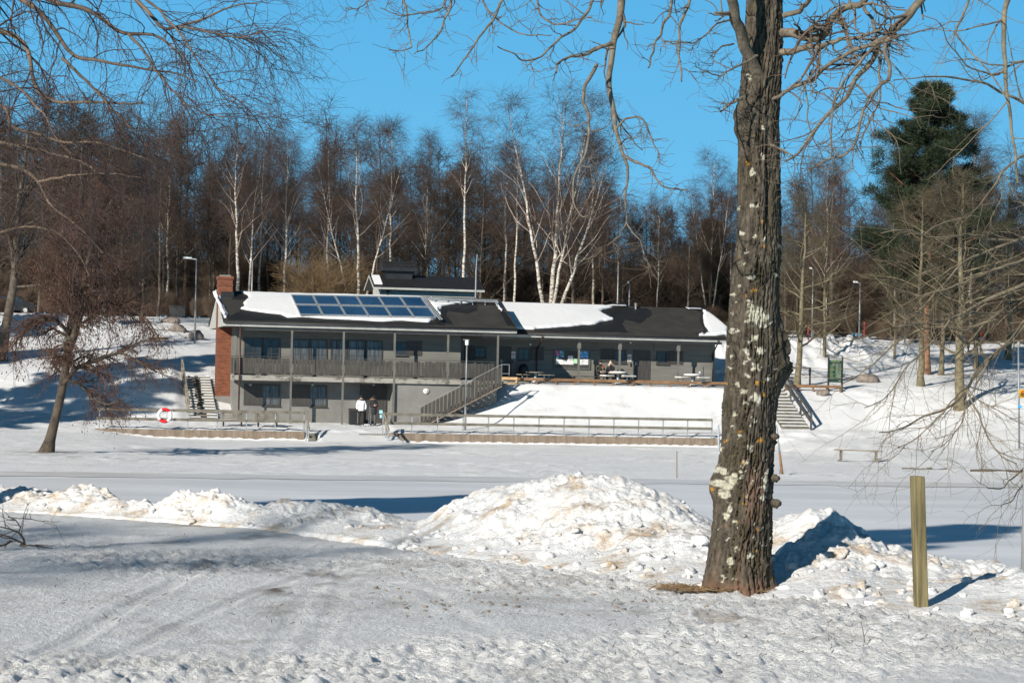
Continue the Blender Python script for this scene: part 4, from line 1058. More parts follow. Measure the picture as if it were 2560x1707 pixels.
# stairs left of the building up the bank
us0_, us1_ = -2.55, -.95; v0s, v1s = .55, -5.6; n = 16
root = bempty('outdoor_stairs', -1.8, v0s, 1.2, 'snowy wooden stairs climbing the bank beside the brick chimney', 'stairs')
for k in range(n):
    v = v0s + (v1s - v0s) * k / n; zz = 1.28 + 2.5 * (k + 1) / n
    mb = MB(); mb.bx(us0_, us1_, v, v - .40, zz - .09, zz); mb.build('step', MT['wood_old'], root)
    mb = MB(); rr = random.Random(k)
    mb.bx(us0_ + .06, us0_ + .55 + rr.uniform(-.1, .1), v - .08, v - .4, zz, zz + .05); mb.bx(us0_ + .95 + rr.uniform(-.1, .1), us1_ - .04, v - .07, v - .4, zz, zz + .06)
    mb.build('step_snow', MT['roofsnow'], root)
mb = MB(); A, Bq = (us0_ - .05, -v0s, 2.25), (us0_ - .05, -v1s, 4.75); mb.bar(A, Bq, .05, .14); mb.build('handrail', MT['wood'], root)
mb = MB(); mb.bar((us0_ - .05, -v0s, 1.8), (us0_ - .05, -v1s, 4.3), .05, .1); mb.build('handrail', MT['wood'], root)
for t in (0, .2, .4, .6, .8, 1): 
    v = v0s + (v1s - v0s) * t; mb = MB(); mb.bx(us0_ - .13, us0_ - .07, v + .05, v - .05, 1.1 + 2.5 * t, 2.3 + 2.5 * t); mb.build('post', MT['wood'], root)
# low board fence on the brink of the upper terrace
def board_fence(px0, px1, v, label, mat, hgt=.28, sp=1.15, z=3.84, two=False):
    u0, u1 = bu(px0, v, 955), bu(px1, v, 955); root = bempty('low_fence', u0, v, z, label, 'fence')
    n = max(1, round((u1 - u0) / sp))
    for k in range(n + 1):
        u = u0 + (u1 - u0) * k / n; mb = MB(); mb.bx(u - .05, u + .05, v - .02, v - .12, z - .5, z + hgt - .02); mb.build('post', mat, root)
    mb = MB(); mb.bx(u0 - .05, u1 + .05, v + .02, v - .02, z + hgt - .17, z + hgt); mb.build('board', mat, root)
    if two: mb = MB(); mb.bx(u0 - .05, u1 + .05, v + .02, v - .02, z - .22, z - .06); mb.build('board', mat, root)
board_fence(z3(270, 0)[0], 1815, -.35, 'low brown board fence along the brink of the snow slope before the picnic tables', MT['brownwood'])
board_fence(z3(135, 0)[0], z3(262, 0)[0], -.3, 'short fresh yellow pine board fence at the head of the balcony steps', MT['newwood'], .3, .8, two=True)
board_fence(z5(235, 0)[0], z5(722, 0)[0], -.6, 'low brown board fence running from the grey bin to the green map board', MT['brownwood'], .22, 1.0)
# picnic tables
def picnic(px, py, v, label, snow, wood='wood'):
    u, zt_ = bp(px, py, v); g = 3.86; root = bempty('picnic_table', u, v, g, label, 'picnic table', 'round picnic tables on the upper terrace')
    mb = MB(); mb.cyl((u, -v, zt_ - .05), (u, -v, zt_), .58, n=24); mb.build('tabletop', MT[wood], root)
    mb = MB(); mb.cyl((u, -v, g), (u, -v, zt_ - .05), .09, n=10); mb.cyl((u, -v, g), (u, -v, g + .08), .3, n=12); mb.build('pedestal', MT['metal'], root)
    for k in range(4):
        a = R(20 + 90 * k); c, s_ = math.cos(a), math.sin(a); tx, ty = -s_, c
        mb = MB(); p = Vector((u + c * .98, -v + s_ * .98, g + .45)); mb.bar(p - Vector((tx, ty, 0)) * .36, p + Vector((tx, ty, 0)) * .36, .3, .05); st = mb.build('seat', MT[wood], root)
        mb = MB(); mb.bar((u + c * .1, -v + s_ * .1, g + .25), (u + c * .95, -v + s_ * .95, g + .25), .05, .05); mb.bar((u + c * .95, -v + s_ * .95, g + .25), (u + c * .95, -v + s_ * .95, g + .42), .05, .05); mb.build('seat_support', MT['metal'], root)
        if snow: mb = MB(); mb.bar(p - Vector((tx, ty, -.05)) * .33 + Vector((0, 0, .05)), p + Vector((tx, ty, 0)) * .33 + Vector((0, 0, .05)), .25, .05); mb.build('snow_cover', MT['roofsnow'], root)
    if snow: mb = MB(); mb.lathe((u, -v, zt_ + .003), [(.55, 0), (.55, .05), (.48, .09), (.1, .1)], 20); mb.build('snow_cover', MT['roofsnow'], root, True)
picnic(*z3(437, 770), -1.0, 'bare round picnic table standing in the shade near the black bin', False)
picnic(*z3(1195, 780), -1.0, 'snow-topped round picnic table in front of the seated pair', True)
picnic(*z3(1880, 802), -1.0, 'snow-topped round picnic table farthest from the balcony near the building corner', True)
# bins
u, zz = bp(*z2(1780, 1200), -2.5); mb = MB(); mb.lathe((u, 2.5, 3.86), [(.25, 0), (.29, .1), (.3, .75), (.27, .95), (.16, 1.08), (.03, 1.12)], 18)
bthing(mb, 'waste_bin', MT['black'], u, -2.5, 3.86, 'black domed waste bin against the shaded wall behind the bare picnic table', 'waste bin', smooth=True)
u0, _ = bp(*z1(1445, 1420), 1.6); u1, zz = bp(*z1(1515, 1302), 1.6); g = gb(u0, 1.6)
root = bempty('waste_bin', (u0 + u1) / 2, 1.4, g, 'square black bin beside the person in the white jacket', 'waste bin')
mb = MB(); mb.bx(u0 + .02, u1 - .02, 1.6, 1.05, g - .05, zz - .1); mb.build('body', MT['black'], root); mb = MB(); mb.prism([(u0, -1.62, zz - .1), (u0, -1.03, zz - .1), (u0, -1.03, zz + .02), (u0, -1.62, zz - .04)], (u1 - u0, 0, 0)); mb.build('lid', MT['dark'], root)
# notice board with its posters
vq = -2.96
def q3(X0, Y0, X1, Y1, v): 
    a, zt_ = bp(*z3(X0, Y0), v); b_, zb_ = bp(*z3(X1, Y1), v); return a, b_, zb_, zt_
a, b_, zb_, zt_ = q3(605, 560, 938, 748, vq)
root = bempty('notice_board', a, vq, zb_, 'wide framed notice board with coloured posters on the siding', 'notice board')
mb = MB(); mb.bx(a, b_, vq + .05, vq, zt_ - .07, zt_); mb.bx(a, b_, vq + .05, vq, zb_, zb_ + .07); mb.bx(a, a + .07, vq + .05, vq, zb_ + .07, zt_ - .07); mb.bx(b_ - .07, b_, vq + .05, vq, zb_ + .07, zt_ - .07); mb.build('frame', MT['post_grey'], root)
mb = MB(); mb.bx(a + .07, b_ - .07, vq + .02, vq + .002, zb_ + .07, zt_ - .07); mb.build('backing', MT['dark'], root)
for X0, Y0, X1, Y1, mt in ((622, 575, 652, 622, 'pink'), (656, 575, 700, 640, 'teal'), (626, 625, 648, 650, 'cyan'), (622, 655, 785, 703, 'paper'), (735, 622, 782, 655, 'white'), (788, 645, 820, 693, 'greenpaper'), (838, 580, 880, 645, 'blue'), (882, 580, 922, 645, 'blue'), (845, 655, 870, 705, 'paper'), (875, 652, 920, 705, 'paper')):
    p0, p1, y0, y1 = q3(X0, Y0, X1, Y1, vq + .02); mb = MB(); mb.bx(p0, p1, vq + .026, vq + .022, y0, y1); p_ = mb.build('poster', MT[mt], root)
    if mt in ('blue', 'pink', 'teal'):
        mb = MB(); h_ = y1 - y0
        for r0, r1, w0, w1 in ((.80, .9, .08, .5), (.62, .66, .08, .8), (.3, .34, .08, .86), (.12, .22, .55, .9)): mb.bx(p0 + (p1 - p0) * w0, p0 + (p1 - p0) * w1, vq + .03, vq + .0275, y0 + h_ * r0, y0 + h_ * r1)
        mb.build('printing', MT['white'], p_, root=root)
# prohibition signs
def nodog(X0, Y0, X1, Y1, label):
    a, b_, zb_, zt_ = q3(X0, Y0, X1, Y1, vq + .01); root = bempty('sign', (a + b_) / 2, vq + .01, zb_, label, 'sign')
    mb = MB(); mb.bx(a, b_, vq + .02, vq + .0, zb_, zt_); mb.build('plate', MT['white'], root)
    c = (a + b_) / 2; cz = (zb_ + zt_) / 2 + .03; r = (b_ - a) * .38
    mb = MB(); mb.torus((c, -vq - .024, cz), r, r * .13, 24, 6); mb.bar((c - r * .7, -vq - .026, cz + r * .7), (c + r * .7, -vq - .026, cz - r * .7), r * .2, .012, (0, 1, 0)); mb.build('red_ring', MT['red'], root)
    mb = MB(); mb.bx(c - r * .45, c + r * .35, vq + .0225, vq + .02, cz - .02, cz + r * .3); mb.bx(c + r * .2, c + r * .55, vq + .0225, vq + .02, cz + r * .15, cz + r * .5)
    for k in (-.4, .22): mb.bx(c + r * k, c + r * (k + .14), vq + .0225, vq + .02, cz - r * .5, cz - .02)
    mb.bx(a + .04, b_ - .04, vq + .0225, vq + .02, zb_ + .04, zb_ + .065); mb.bx(a + .06, b_ - .07, vq + .0225, vq + .02, zb_ + .09, zb_ + .11); mb.build('pictogram', MT['black'], root)
nodog(216, 582, 250, 648, 'white no-dogs sign in the shade beside the dark balcony-side door')
nodog(1283, 610, 1317, 676, 'white no-dogs sign in the sun beside the charcoal door')
# the front lamp
LP = at(1163, 1060, 129.2); LP.z = gz(LP.x, LP.y) - .05; LT = at(1165, 850, 129.2)
root = empty('street_lamp', LP, 'tall grey lamp post standing before the balcony staircase', 'street lamp')
mb = MB(); mb.cyl(LP, (LP.x, LP.y, LP.z + 1.4), .065, n=10); mb.cyl((LP.x, LP.y, LP.z + 1.4), (LP.x, LP.y, LT.z - .28), .042, n=10); mb.build('pole', MT['pole'], root, True)
mb = MB(); mb.lathe((LP.x, LP.y, LT.z - .3), [(.07, 0), (.1, .03), (.11, .26), (.09, .3)], 14); mb.build('lamp_head', MT['white'], root, True)
mb = MB(); mb.bar((LP.x - .22, LP.y, LT.z + .02), (LP.x + .13, LP.y, LT.z + .02), .2, .035); mb.build('lamp_cap', MT['greymetal'], root)
def lamp(px, pyt, pyb, Y, label, arm=-.9, bend=True, known=None):
    b_ = at(px, pyb, Y); t = at(px, pyt, Y); g = gz(b_.x, Y); b_ = Vector((b_.x, Y, g - .1))
    root = empty('street_lamp', b_, label, 'street lamp')
    mb = MB(); mb.cyl(b_, (b_.x, Y, t.z), .07, .045, 8); mb.build('pole', MT['pole'], root, True)
    if arm:
        mb = MB(); mb.cyl((b_.x, Y, t.z - .03), (b_.x + arm, Y, t.z + .02), .03, n=8); mb.prism([(b_.x + arm * .35, Y - .11, t.z), (b_.x + arm, Y - .11, t.z + .03), (b_.x + arm, Y + .11, t.z + .03), (b_.x + arm * .35, Y + .11, t.z)], (0, 0, .09)); mb.build('lamp_head', MT['white'], root)
lamp(487, 647, 840, 152, 'tall street lamp on the snowy slope by the chimney gable')
lamp(628, 652, 800, 165, 'thin street lamp pole rising behind the snowy left roof', arm=-.2)
lamp(862, 708, 800, 170, 'short street lamp head peeping over the solar panels', -.7)
lamp(1543, 655, 800, 168, 'bare grey pole above the middle of the snowy right roof', 0)
lamp(1572, 707, 800, 172, 'thin pole just behind the vent pipe on the right roof', -.15)
lamp(2148, 707, 846, 165, 'street lamp with a curved arm behind the green map board', -.5)
lamp(2030, 672, 830, 172, 'slim street lamp among twigs beside the big lichened trunk', -.3)
lamp(2262, 668, 840, 175, 'faint street lamp standing in the woods behind the pine', -.35)
mb = MB(); p0 = bw(bu(1188, -7.6), -8.2, 8.5); 
p1 = at(1190, 690, 141); p2 = at(1191, 636, 141)
mb.cyl((p1.x, p1.y, 8.6), (p1.x, p1.y, p1.z + .4), .05, n=8); mb.cyl((p1.x, p1.y, p1.z + .4), (p1.x + .05, p1.y, p2.z), .035, .03, n=8)
wthing(mb, 'flag_pole', MT['pole'], (p1.x, p1.y, 8.6), 'white pole standing at the end of the small roof house', 'pole')
# right-hand stairs down the slope
def P5(X, Y, v): return bp(*z5(X, Y), v)
ut, zt_ = P5(200, 690, -.5); ub_, zb_ = P5(460, 965, 5.2)
root = bempty('beach_stairs', ut, -.5, 3.8, 'grey stairs with a plank handrail cut into the slope beyond the big trunk', 'stairs')
n = 13
for k in range(n):
    t = k / n; v = -.6 + 5.6 * t; zz = 3.84 - 2.5 * (k + .5) / n; u = ut + (ub_ - ut) * t
    mb = MB(); mb.bx(u - 1.75, u - .1, v + .35, v, zz - .07, zz + .16); mb.build('step', MT['wood_old'], root)
    mb = MB(); mb.bx(u - 1.7, u - .15, v + .34, v + .1, zz + .16, zz + .21); mb.build('step_snow', MT['roofsnow'], root)
for h_ in (.95, .45):
    mb = MB(); mb.bar((ut, .6, 3.9 + h_), (ub_, -5.1, 1.4 + h_), .06, .16); mb.build('handrail', MT['rail_dark'], root)
for t in (0, .3, .65, 1):
    u = ut + (ub_ - ut) * t; v = -.6 + 5.7 * t; mb = MB(); mb.bx(u - .05, u + .05, v + .05, v - .05, 3.6 - 2.5 * t, 4.85 - 2.5 * t); mb.build('post', MT['rail_dark'], root)
# green map board
a, zt_ = P5(608, 312, -1.0); b_, zb_ = P5(735, 600, -1.0); zp0, zp1 = P5(0, 540, -1.0)[1], zt_
root = bempty('map_board', (a + b_) / 2, -1.0, 3.8, 'tall dark green information board with a pale green map', 'information board')
MT['greenpaint'] = M('dark_green_paint', (.008, .03, .026), (.014, .042, .036), 4, .45)
MT['mapgreen'] = M('map_print', (.045, .08, .045), (.15, .19, .13), 3, .5)
for u in (a + .04, b_ - .04): mb = MB(); mb.bx(u - .045, u + .045, -.95, -1.05, 3.5, zt_); mb.build('post', MT['black'], root)
mb = MB(); mb.bx(a + .09, b_ - .09, -.97, -1.03, zp0, zt_ - .32); pn = mb.build('panel', MT['greenpaint'], root)
mb = MB(); w_ = b_ - a; h_ = zt_ - zp0
mb.bx(a + w_ * .5, b_ - w_ * .13, -.955, -.968, zp0 + h_ * .16, zp0 + h_ * .70); mb.build('map', MT['mapgreen'], root)
mb = MB(); mb.bx(a, b_, -.94, -1.06, zt_ - .06, zt_); mb.bx(a, b_, -.96, -1.04, zt_ - .17, zt_ - .12); mb.bx(a, b_, -.96, -1.04, zt_ - .3, zt_ - .24); mb.build('top_bar', MT['greymetal'], root)
mb = MB(); rr = random.Random(3)
for k in range(12):
    zz = zp0 + h_ * (.62 - .045 * k); mb.bx(a + w_ * .13, a + w_ * (.3 + .14 * rr.random()), -.958, -.968, zz, zz + .02)
for k in range(7): mb.bx(a + w_ * (.2 + .085 * k), a + w_ * (.2 + .085 * k + .055), -.958, -.968, zp0 + h_ * .755, zp0 + h_ * .785)
mb.bx(b_ - w_ * .3, b_ - w_ * .14, -.958, -.968, zp0 + h_ * .05, zp0 + h_ * .075)
mb.build('lettering', M('yellow_green_lettering', (.2, .3, .05), (.3, .4, .1), 4, .5), root)
mb = MB(); mb.bx(a + w_ * .27, a + w_ * .46, -.956, -.968, zp0 + h_ * .6, zp0 + h_ * .71); mb.build('small_picture', MT['post_grey'], root)
# grey bin and hoop rail by the tree
u0, zt_ = P5(218, 502, -1.5); u1, _ = P5(297, 585, -1.5)
root = bempty('waste_bin', (u0 + u1) / 2, -1.6, 3.85, 'grey lidded bin at the head of the slope stairs', 'waste bin')
mb = MB(); mb.bx(u0 + .02, u1 - .02, -1.4, -1.9, 3.8, zt_ - .12); mb.build('body', MT['greymetal'], root); mb = MB(); mb.prism([(u0, 1.38, zt_ - .12), (u0, 1.92, zt_ - .12), (u0, 1.92, zt_ - .02), (u0, 1.65, zt_), (u0, 1.38, zt_ - .05)], (u1 - u0, 0, 0)); mb.build('lid', MT['dark'], root)
u0, zt_ = P5(375, 425, -4); u1, zb_ = P5(445, 530, -4); mb = MB()
mb.bar((u0 - 1.0, 4, zt_), (u1, 4, zt_), .07, .08); mb.bar((u0 - 1.0, 4, zt_ - .42), (u1, 4, zt_ - .42), .06, .06); mb.bar((u1, 4, 3.9), (u1, 4, zt_ + .03), .09, .09); mb.bar((u0 - 1.0, 4, 3.9), (u0 - 1.0, 4, zt_), .09, .09); mb.bx(u1 - .06, u1 + .06, -3.95, -4.1, zt_ - .4, zt_ - .05)
bthing(mb, 'bike_rack', MT['black'], u0, -4, 3.95, 'black two-bar rail behind the tree next to the grey bin', 'rail')
# bench plank on the beach, timber edges
p = at(2140, 1142, 113); p.z = gz(p.x, 113); q = at(2206, 1130, 113); l = at(2087, 1123, 113)
root = empty('plank_bench', p, 'long backless plank bench half sunk in the snowy beach', 'bench')
zt_ = at(2147, 1126, 113).z
mb = MB(); mb.bar((l.x, 113, zt_ + .02), (q.x, 113.25, zt_ - .02), .36, .06); mb.build('seat', MT['wood'], root)
for t in (.14, .88):
    x = l.x + (q.x - l.x) * t; mb = MB(); mb.box(x - .05, x + .05, 112.95, 113.3, p.z - .2, zt_ - .02); mb.box(x - .18, x + .02, 113.0, 113.1, p.z - .05, p.z + .1); mb.build('leg', MT['wood_old'], root)
def log(px0, py0, px1, py1, Y0, Y1, label, r=.16, seed=0):
    a, b_ = at(px0, py0, Y0), at(px1, py1, Y1); a.z, b_.z = gz(a.x, Y0) - .06, gz(b_.x, Y1) - .06
    mb = MB(); n = 9; rr = random.Random(seed)
    for k in range(n):
        p0, p1 = a.lerp(b_, k / n), a.lerp(b_, (k + .96) / n); p0.z += rr.uniform(-.03, .04); p1.z += rr.uniform(-.03, .04)
        mb.bar(p0, p1, r * 2.2, r * rr.uniform(1.2, 1.9))
    wthing(mb, 'timber_edging', MT['dark_bark'], a, label, 'timber')
log(2256, 1152, 2368, 1157, 106, 106, 'dark snow-flecked timber edging lying on the beach below the right-hand trees', .13, 2)
log(2430, 1162, 2640, 1157, 104, 105, 'thick squared timber poking out of the snow at the shore by the pole', .17, 5)
# poles on the shore
a, b_ = at(1941, 1062, 97), at(1957, 1211, 97); b_.z = -.2
root = empty('leaning_pole', b_, 'thin rusty pole leaning at the ice edge behind the big trunk', 'pole')
mid = a.lerp(b_, .5); mb = MB(); mb.cyl(a, mid, .035, .045, 8); mb.build('upper_pole', MT['metal'], root, True)
mb = MB(); mb.cyl(mid, b_, .05, .07, 8); mb.build('lower_pole', MT['brownwood'], root, True)
c_ = at(1950, 1172, 97); d_ = at(1946, 1205, 97.3); mb = MB(); mb.cyl(c_, d_, .025, .025, 6); mb.build('strut', MT['greymetal'], root)
a, b_ = at(1796, 1062, 124), at(1797, 1135, 124); b_.z = gz(b_.x, 124) - .1
mb = MB(); mb.cyl(b_, a, .055, .055, 10); wthing(mb, 'grey_pole', MT['metal'], b_, 'galvanised pole at the end of the long plank railing', 'pole')
a, b_ = at(1692, 1127, 92), at(1692, 1188, 92); b_.z = -.05
mb = MB(); mb.cyl(b_, a, .03, .025, 8); wthing(mb, 'thin_stake', MT['wood'], b_, 'thin lone stake stuck in the ice left of the big trunk', 'stake')
u, zz = bp(z3(2192, 0)[0], z3(0, 1270)[1], VWALL + .1)
e = bempty('lifebuoy', u, VWALL + .12, zz, 'red lifebuoy almost hidden behind the big trunk', 'lifebuoy')
mb = MB(); mb.torus((u + .1, -VWALL - .12, zz), .31, .08, 40, 10); mb.build('ring', MT['red'], e, True)
# square post in the foreground
P = at(2303, 1523, 16.85); g = gz(P.x, P.y); T = at(2293, 1190, 16.85)
MT['postwood'] = M('weathered_green_post', (.085, .07, .032), (.235, .195, .095), 2.2, .9, .6, .006, stretch=(9, 9, .8))
root = empty('wooden_post', (P.x, P.y, g - .05), 'square weathered wooden post standing in the snow', 'post')
mb = MB(); hw = .044; ang = R(12)
def sq(c, h, z): return [(c[0] + h * 1.4142 * math.cos(ang + R(45 + 90 * k)), c[1] + h * 1.4142 * math.sin(ang + R(45 + 90 * k)), z) for k in range(4)]
zs = [g - .3, T.z - .02, T.z]; lv = []
for i, z in enumerate(zs):
    t = (z - g) / (T.z - g); c = (P.x + (T.x - P.x) * t, P.y); h = hw * (.985 if i == 2 else 1)
    for k in range(4):
        s4 = sq(c, h, z); a_, b2 = Vector(s4[k]), Vector(s4[(k + 1) % 4]); lv += [a_.lerp(b2, .07), a_.lerp(b2, .93)]
fs = [(i * 8 + k, i * 8 + (k + 1) % 8, (i + 1) * 8 + (k + 1) % 8, (i + 1) * 8 + k) for i in range(2) for k in range(8)] + [tuple(range(16, 24))]
mb.add(lv, fs); mb.build('shaft', MT['postwood'], root)
mb = MB(); mb.add([Vector(p) + Vector((0, 0, .001)) for p in lv[16:24]], [tuple(range(8))]); mb.build('sawn_top', M('sawn_end_grain', (.2, .1, .03), (.33, .18, .06), 20, .9), root)
# sign post at the frame's edge and the far sign pole
P = at(2558, 1420, 20); mb = MB()
root = empty('sign_post', (P.x, P.y, 1.2), 'dark post carrying a yellow warning plate, rising behind the ploughed snow', 'sign post')
mb.cyl((P.x, P.y, 1.0), (P.x + .02, P.y, at(2552, 900, 20).z), .028, n=10); mb.build('post', MT['greymetal'], root, True)
c_ = at(2563, 984, 19.96); mb = MB(); mb.box(c_.x - .055, c_.x + .055, 19.955, 19.965, c_.z - .036, c_.z + .036); mb.build('plate', MT['yellow'], root)
mb = MB(); mb.torus((c_.x - .012, 19.952, c_.z), .024, .0035, 24, 6); mb.bar((c_.x - .028, 19.951, c_.z + .016), (c_.x + .006, 19.951, c_.z - .016), .005, .003, (0, 1, 0)); mb.build('red_ring', MT['red'], root)
mb = MB(); mb.bar((c_.x - .026, 19.9535, c_.z - .006), (c_.x, 19.9535, c_.z + .002), .009, .002, (0, 1, 0)); mb.bar((c_.x - .012, 19.9535, c_.z - .002), (c_.x - .006, 19.9535, c_.z + .012), .007, .002, (0, 1, 0)); mb.build('pictogram', MT['black'], root)
a, b_ = at(2546, 868, 122), at(2549, 1082, 122)
root = empty('street_lamp', (b_.x, 122, gz(b_.x, 122)), 'slim grey lamp pole with a small blue plate beside the rightmost tree', 'street lamp')
mb = MB(); mb.cyl((b_.x, 122, gz(b_.x, 122) - .1), (a.x, 122, a.z), .06, .045, 8); mb.build('pole', MT['pole'], root, True)
c_ = at(2549, 1016, 121.9); mb = MB(); mb.box(c_.x - .1, c_.x + .1, 121.85, 121.9, c_.z - .07, c_.z + .07); mb.build('plate', MT['blue'], root)
mb = MB(); mb.lathe((a.x, 122, a.z - .02), [(.06, 0), (.1, .05), (.09, .3), (.05, .34)], 10); mb.build('lamp_head', MT['greymetal'], root, True)
for px, pyt, pyb, lab in ((2160, 805, 852, 'thin red snow stake near the ploughed bank behind the map board'), (2452, 812, 870, 'thin red snow stake among the trunks at the wood edge on the right'), (2020, 800, 840, 'thin red snow stake half hidden by twigs near the big trunk')):
    a, b_ = at(px, pyt, 166), at(px, pyb, 166); mb = MB(); g = gz(a.x, 166); mb.cyl((a.x, 166, g - .1), (a.x + .03, 166, a.z), .028, .022, 6); wthing(mb, 'snow_stake', MT['red'], (a.x, 166, g), lab, 'stake')
# boulders
for px, py, Y, r, lab in ((443, 803, 158, (.6, .45, .42), 'brown boulder on the slope left of the tall street lamp'), (427, 788, 163, (.6, .5, .35), 'dark boulder at the car park edge above the brown one'), (490, 812, 154, (.5, .4, .5), 'boulder half behind the foot of the tall street lamp'), (2172, 915, 146, (.75, .5, .42), 'brown snow-free boulder between the map board and the trunks'), (2057, 948, 140, (.4, .35, .25), 'small dark stone close to the map board')):
    p = at(px, py, Y); g = gz(p.x, Y); mb = MB(); mb.blob((p.x, Y, g + r[2] * .3), r, int(px), .18, 14, 10); wthing(mb, 'boulder', MT['boulder'], (p.x, Y, g), lab, 'boulder', smooth=True)
p = at(395, 817, 152); g = gz(p.x, 152); mb = MB(); mb.bar((p.x - .6, 152, g + .15), (p.x + .65, 152.1, g + .22), .5, .16); wthing(mb, 'plank', MT['brownwood'], (p.x, 152, g), 'brown plank lying on the snowy slope left of the boulders', 'plank')
# parked cars, mostly hidden behind the trees on the left
def car(px, Y, colr, label, ln=4.4, heading=0):
    b_ = at(px, 760, Y); g = gz(b_.x, Y); root = empty('parked_car', (b_.x, Y, g), label, 'car', 'cars parked above the slope', heading)
    prof = [(-2.2, .45), (-2.15, .8), (-1.35, .92), (-.75, 1.4), (.75, 1.45), (1.5, 1.0), (2.1, .9), (2.2, .5), (2.15, .3), (-2.15, .3)]
    def mk(mb, nm, mat, sm=False):
        o = mb.build(nm, mat, None, sm); o.parent = root; return o
    mb = MB(); mb.prism([(x, -.85, z) for x, z in prof], (0, 1.7, 0)); mk(mb, 'body', colr)
    mb = MB()
    for y in (-.86, .855): mb.prism([(-1.15, y, .97), (-.72, y, 1.33), (.7, y, 1.37), (1.2, y, .99)], (0, .006, 0))
    mk(mb, 'side_window', MT['glass'])
    for x in (-1.35, 1.4):
        for y in (-.87, .67): mb = MB(); mb.cyl((x, y, .32), (x, y + .2, .32), .32, n=18); wh = mk(mb, 'wheel', MT['black'], True); mb = MB(); mb.cyl((x, y - .01, .32), (x, y + .21, .32), .17, n=12); mk(mb, 'rim', MT['metal'])
    for y in (-.7, .45): mb = MB(); mb.box(2.15, 2.22, y, y + .25, .62, .76); mk(mb, 'headlight', MT['white'])
carpaint = {k: M(k + '_car_paint', c, tuple(x * 1.2 for x in c), 2, .25) for k, c in (('navy', (.01, .018, .05)), ('black', (.01, .01, .012)), ('maroon', (.16, .01, .012)))}
car(25, 180, carpaint['black'], 'black car parked at the far end of the row behind the leaning tree')
car(95, 181, carpaint['navy'], 'dark blue car parked behind the leaning alder')
car(250, 183, carpaint['black'], 'black car parked nearest the tall street lamp, seen through twigs')
mb = MB(); p = at(443, 780, 172); g = gz(p.x, 172); mb.box(p.x - .6, p.x + .6, 172, 172.8, g, g + .8); mb.box(p.x - .65, p.x + .65, 171.95, 172.85, g + .8, g + .9)
wthing(mb, 'grit_bin', MT['black'], (p.x, 172, g), 'black grit box at the car park edge above the boulders', 'grit bin')

# ------------------------------------------------------------------ people
MT['skin'] = M('skin', (.42, .24, .17), (.5, .3, .22), 6, .6)
MT['whitejacket'] = M('white_jacket_cloth', (.66, .67, .72), (.8, .81, .84), 5, .8, .3, .01)
MT['blackcloth'] = M('black_cloth', (.012, .012, .014), (.025, .025, .028), 5, .9)
MT['darkcoat'] = M('dark_coat_cloth', (.018, .018, .022), (.035, .035, .04), 5, .9)
MT['greycloth'] = M('grey_trouser_cloth', (.07, .07, .075), (.11, .11, .115), 6, .9)
MT['greencoat'] = M('olive_coat_cloth', (.03, .034, .024), (.055, .06, .042), 5, .9)
MT['beigewool'] = M('beige_wool', (.5, .4, .3), (.62, .52, .42), 20, .95)
MT['fur'] = M('brown_fur', (.1, .06, .035), (.22, .14, .08), 16, .95)
dg = bpy.context.evaluated_depsgraph_get
def skin_mesh(J, E, root=0):
    me = bpy.data.meshes.new('tmp'); me.from_pydata([p for p, r in J], E, [])
    o = bpy.data.objects.new('tmp', me); COL.objects.link(o)
    o.modifiers.new('s', 'SKIN'); ss = o.modifiers.new('u', 'SUBSURF'); ss.levels = ss.render_levels = 1
    for i, (p, r) in enumerate(J):
        sv = me.skin_vertices[0].data[i]; sv.radius = r if isinstance(r, tuple) else (r, r); sv.use_root = i == root
    bpy.context.view_layer.update()
    ev = o.evaluated_get(dg()); m2 = bpy.data.meshes.new_from_object(ev)
    vs = [v.co.copy() for v in m2.vertices]; fs = [tuple(p.vertices) for p in m2.polygons]
    bpy.data.objects.remove(o); bpy.data.meshes.remove(me); bpy.data.meshes.remove(m2)
    return vs, fs
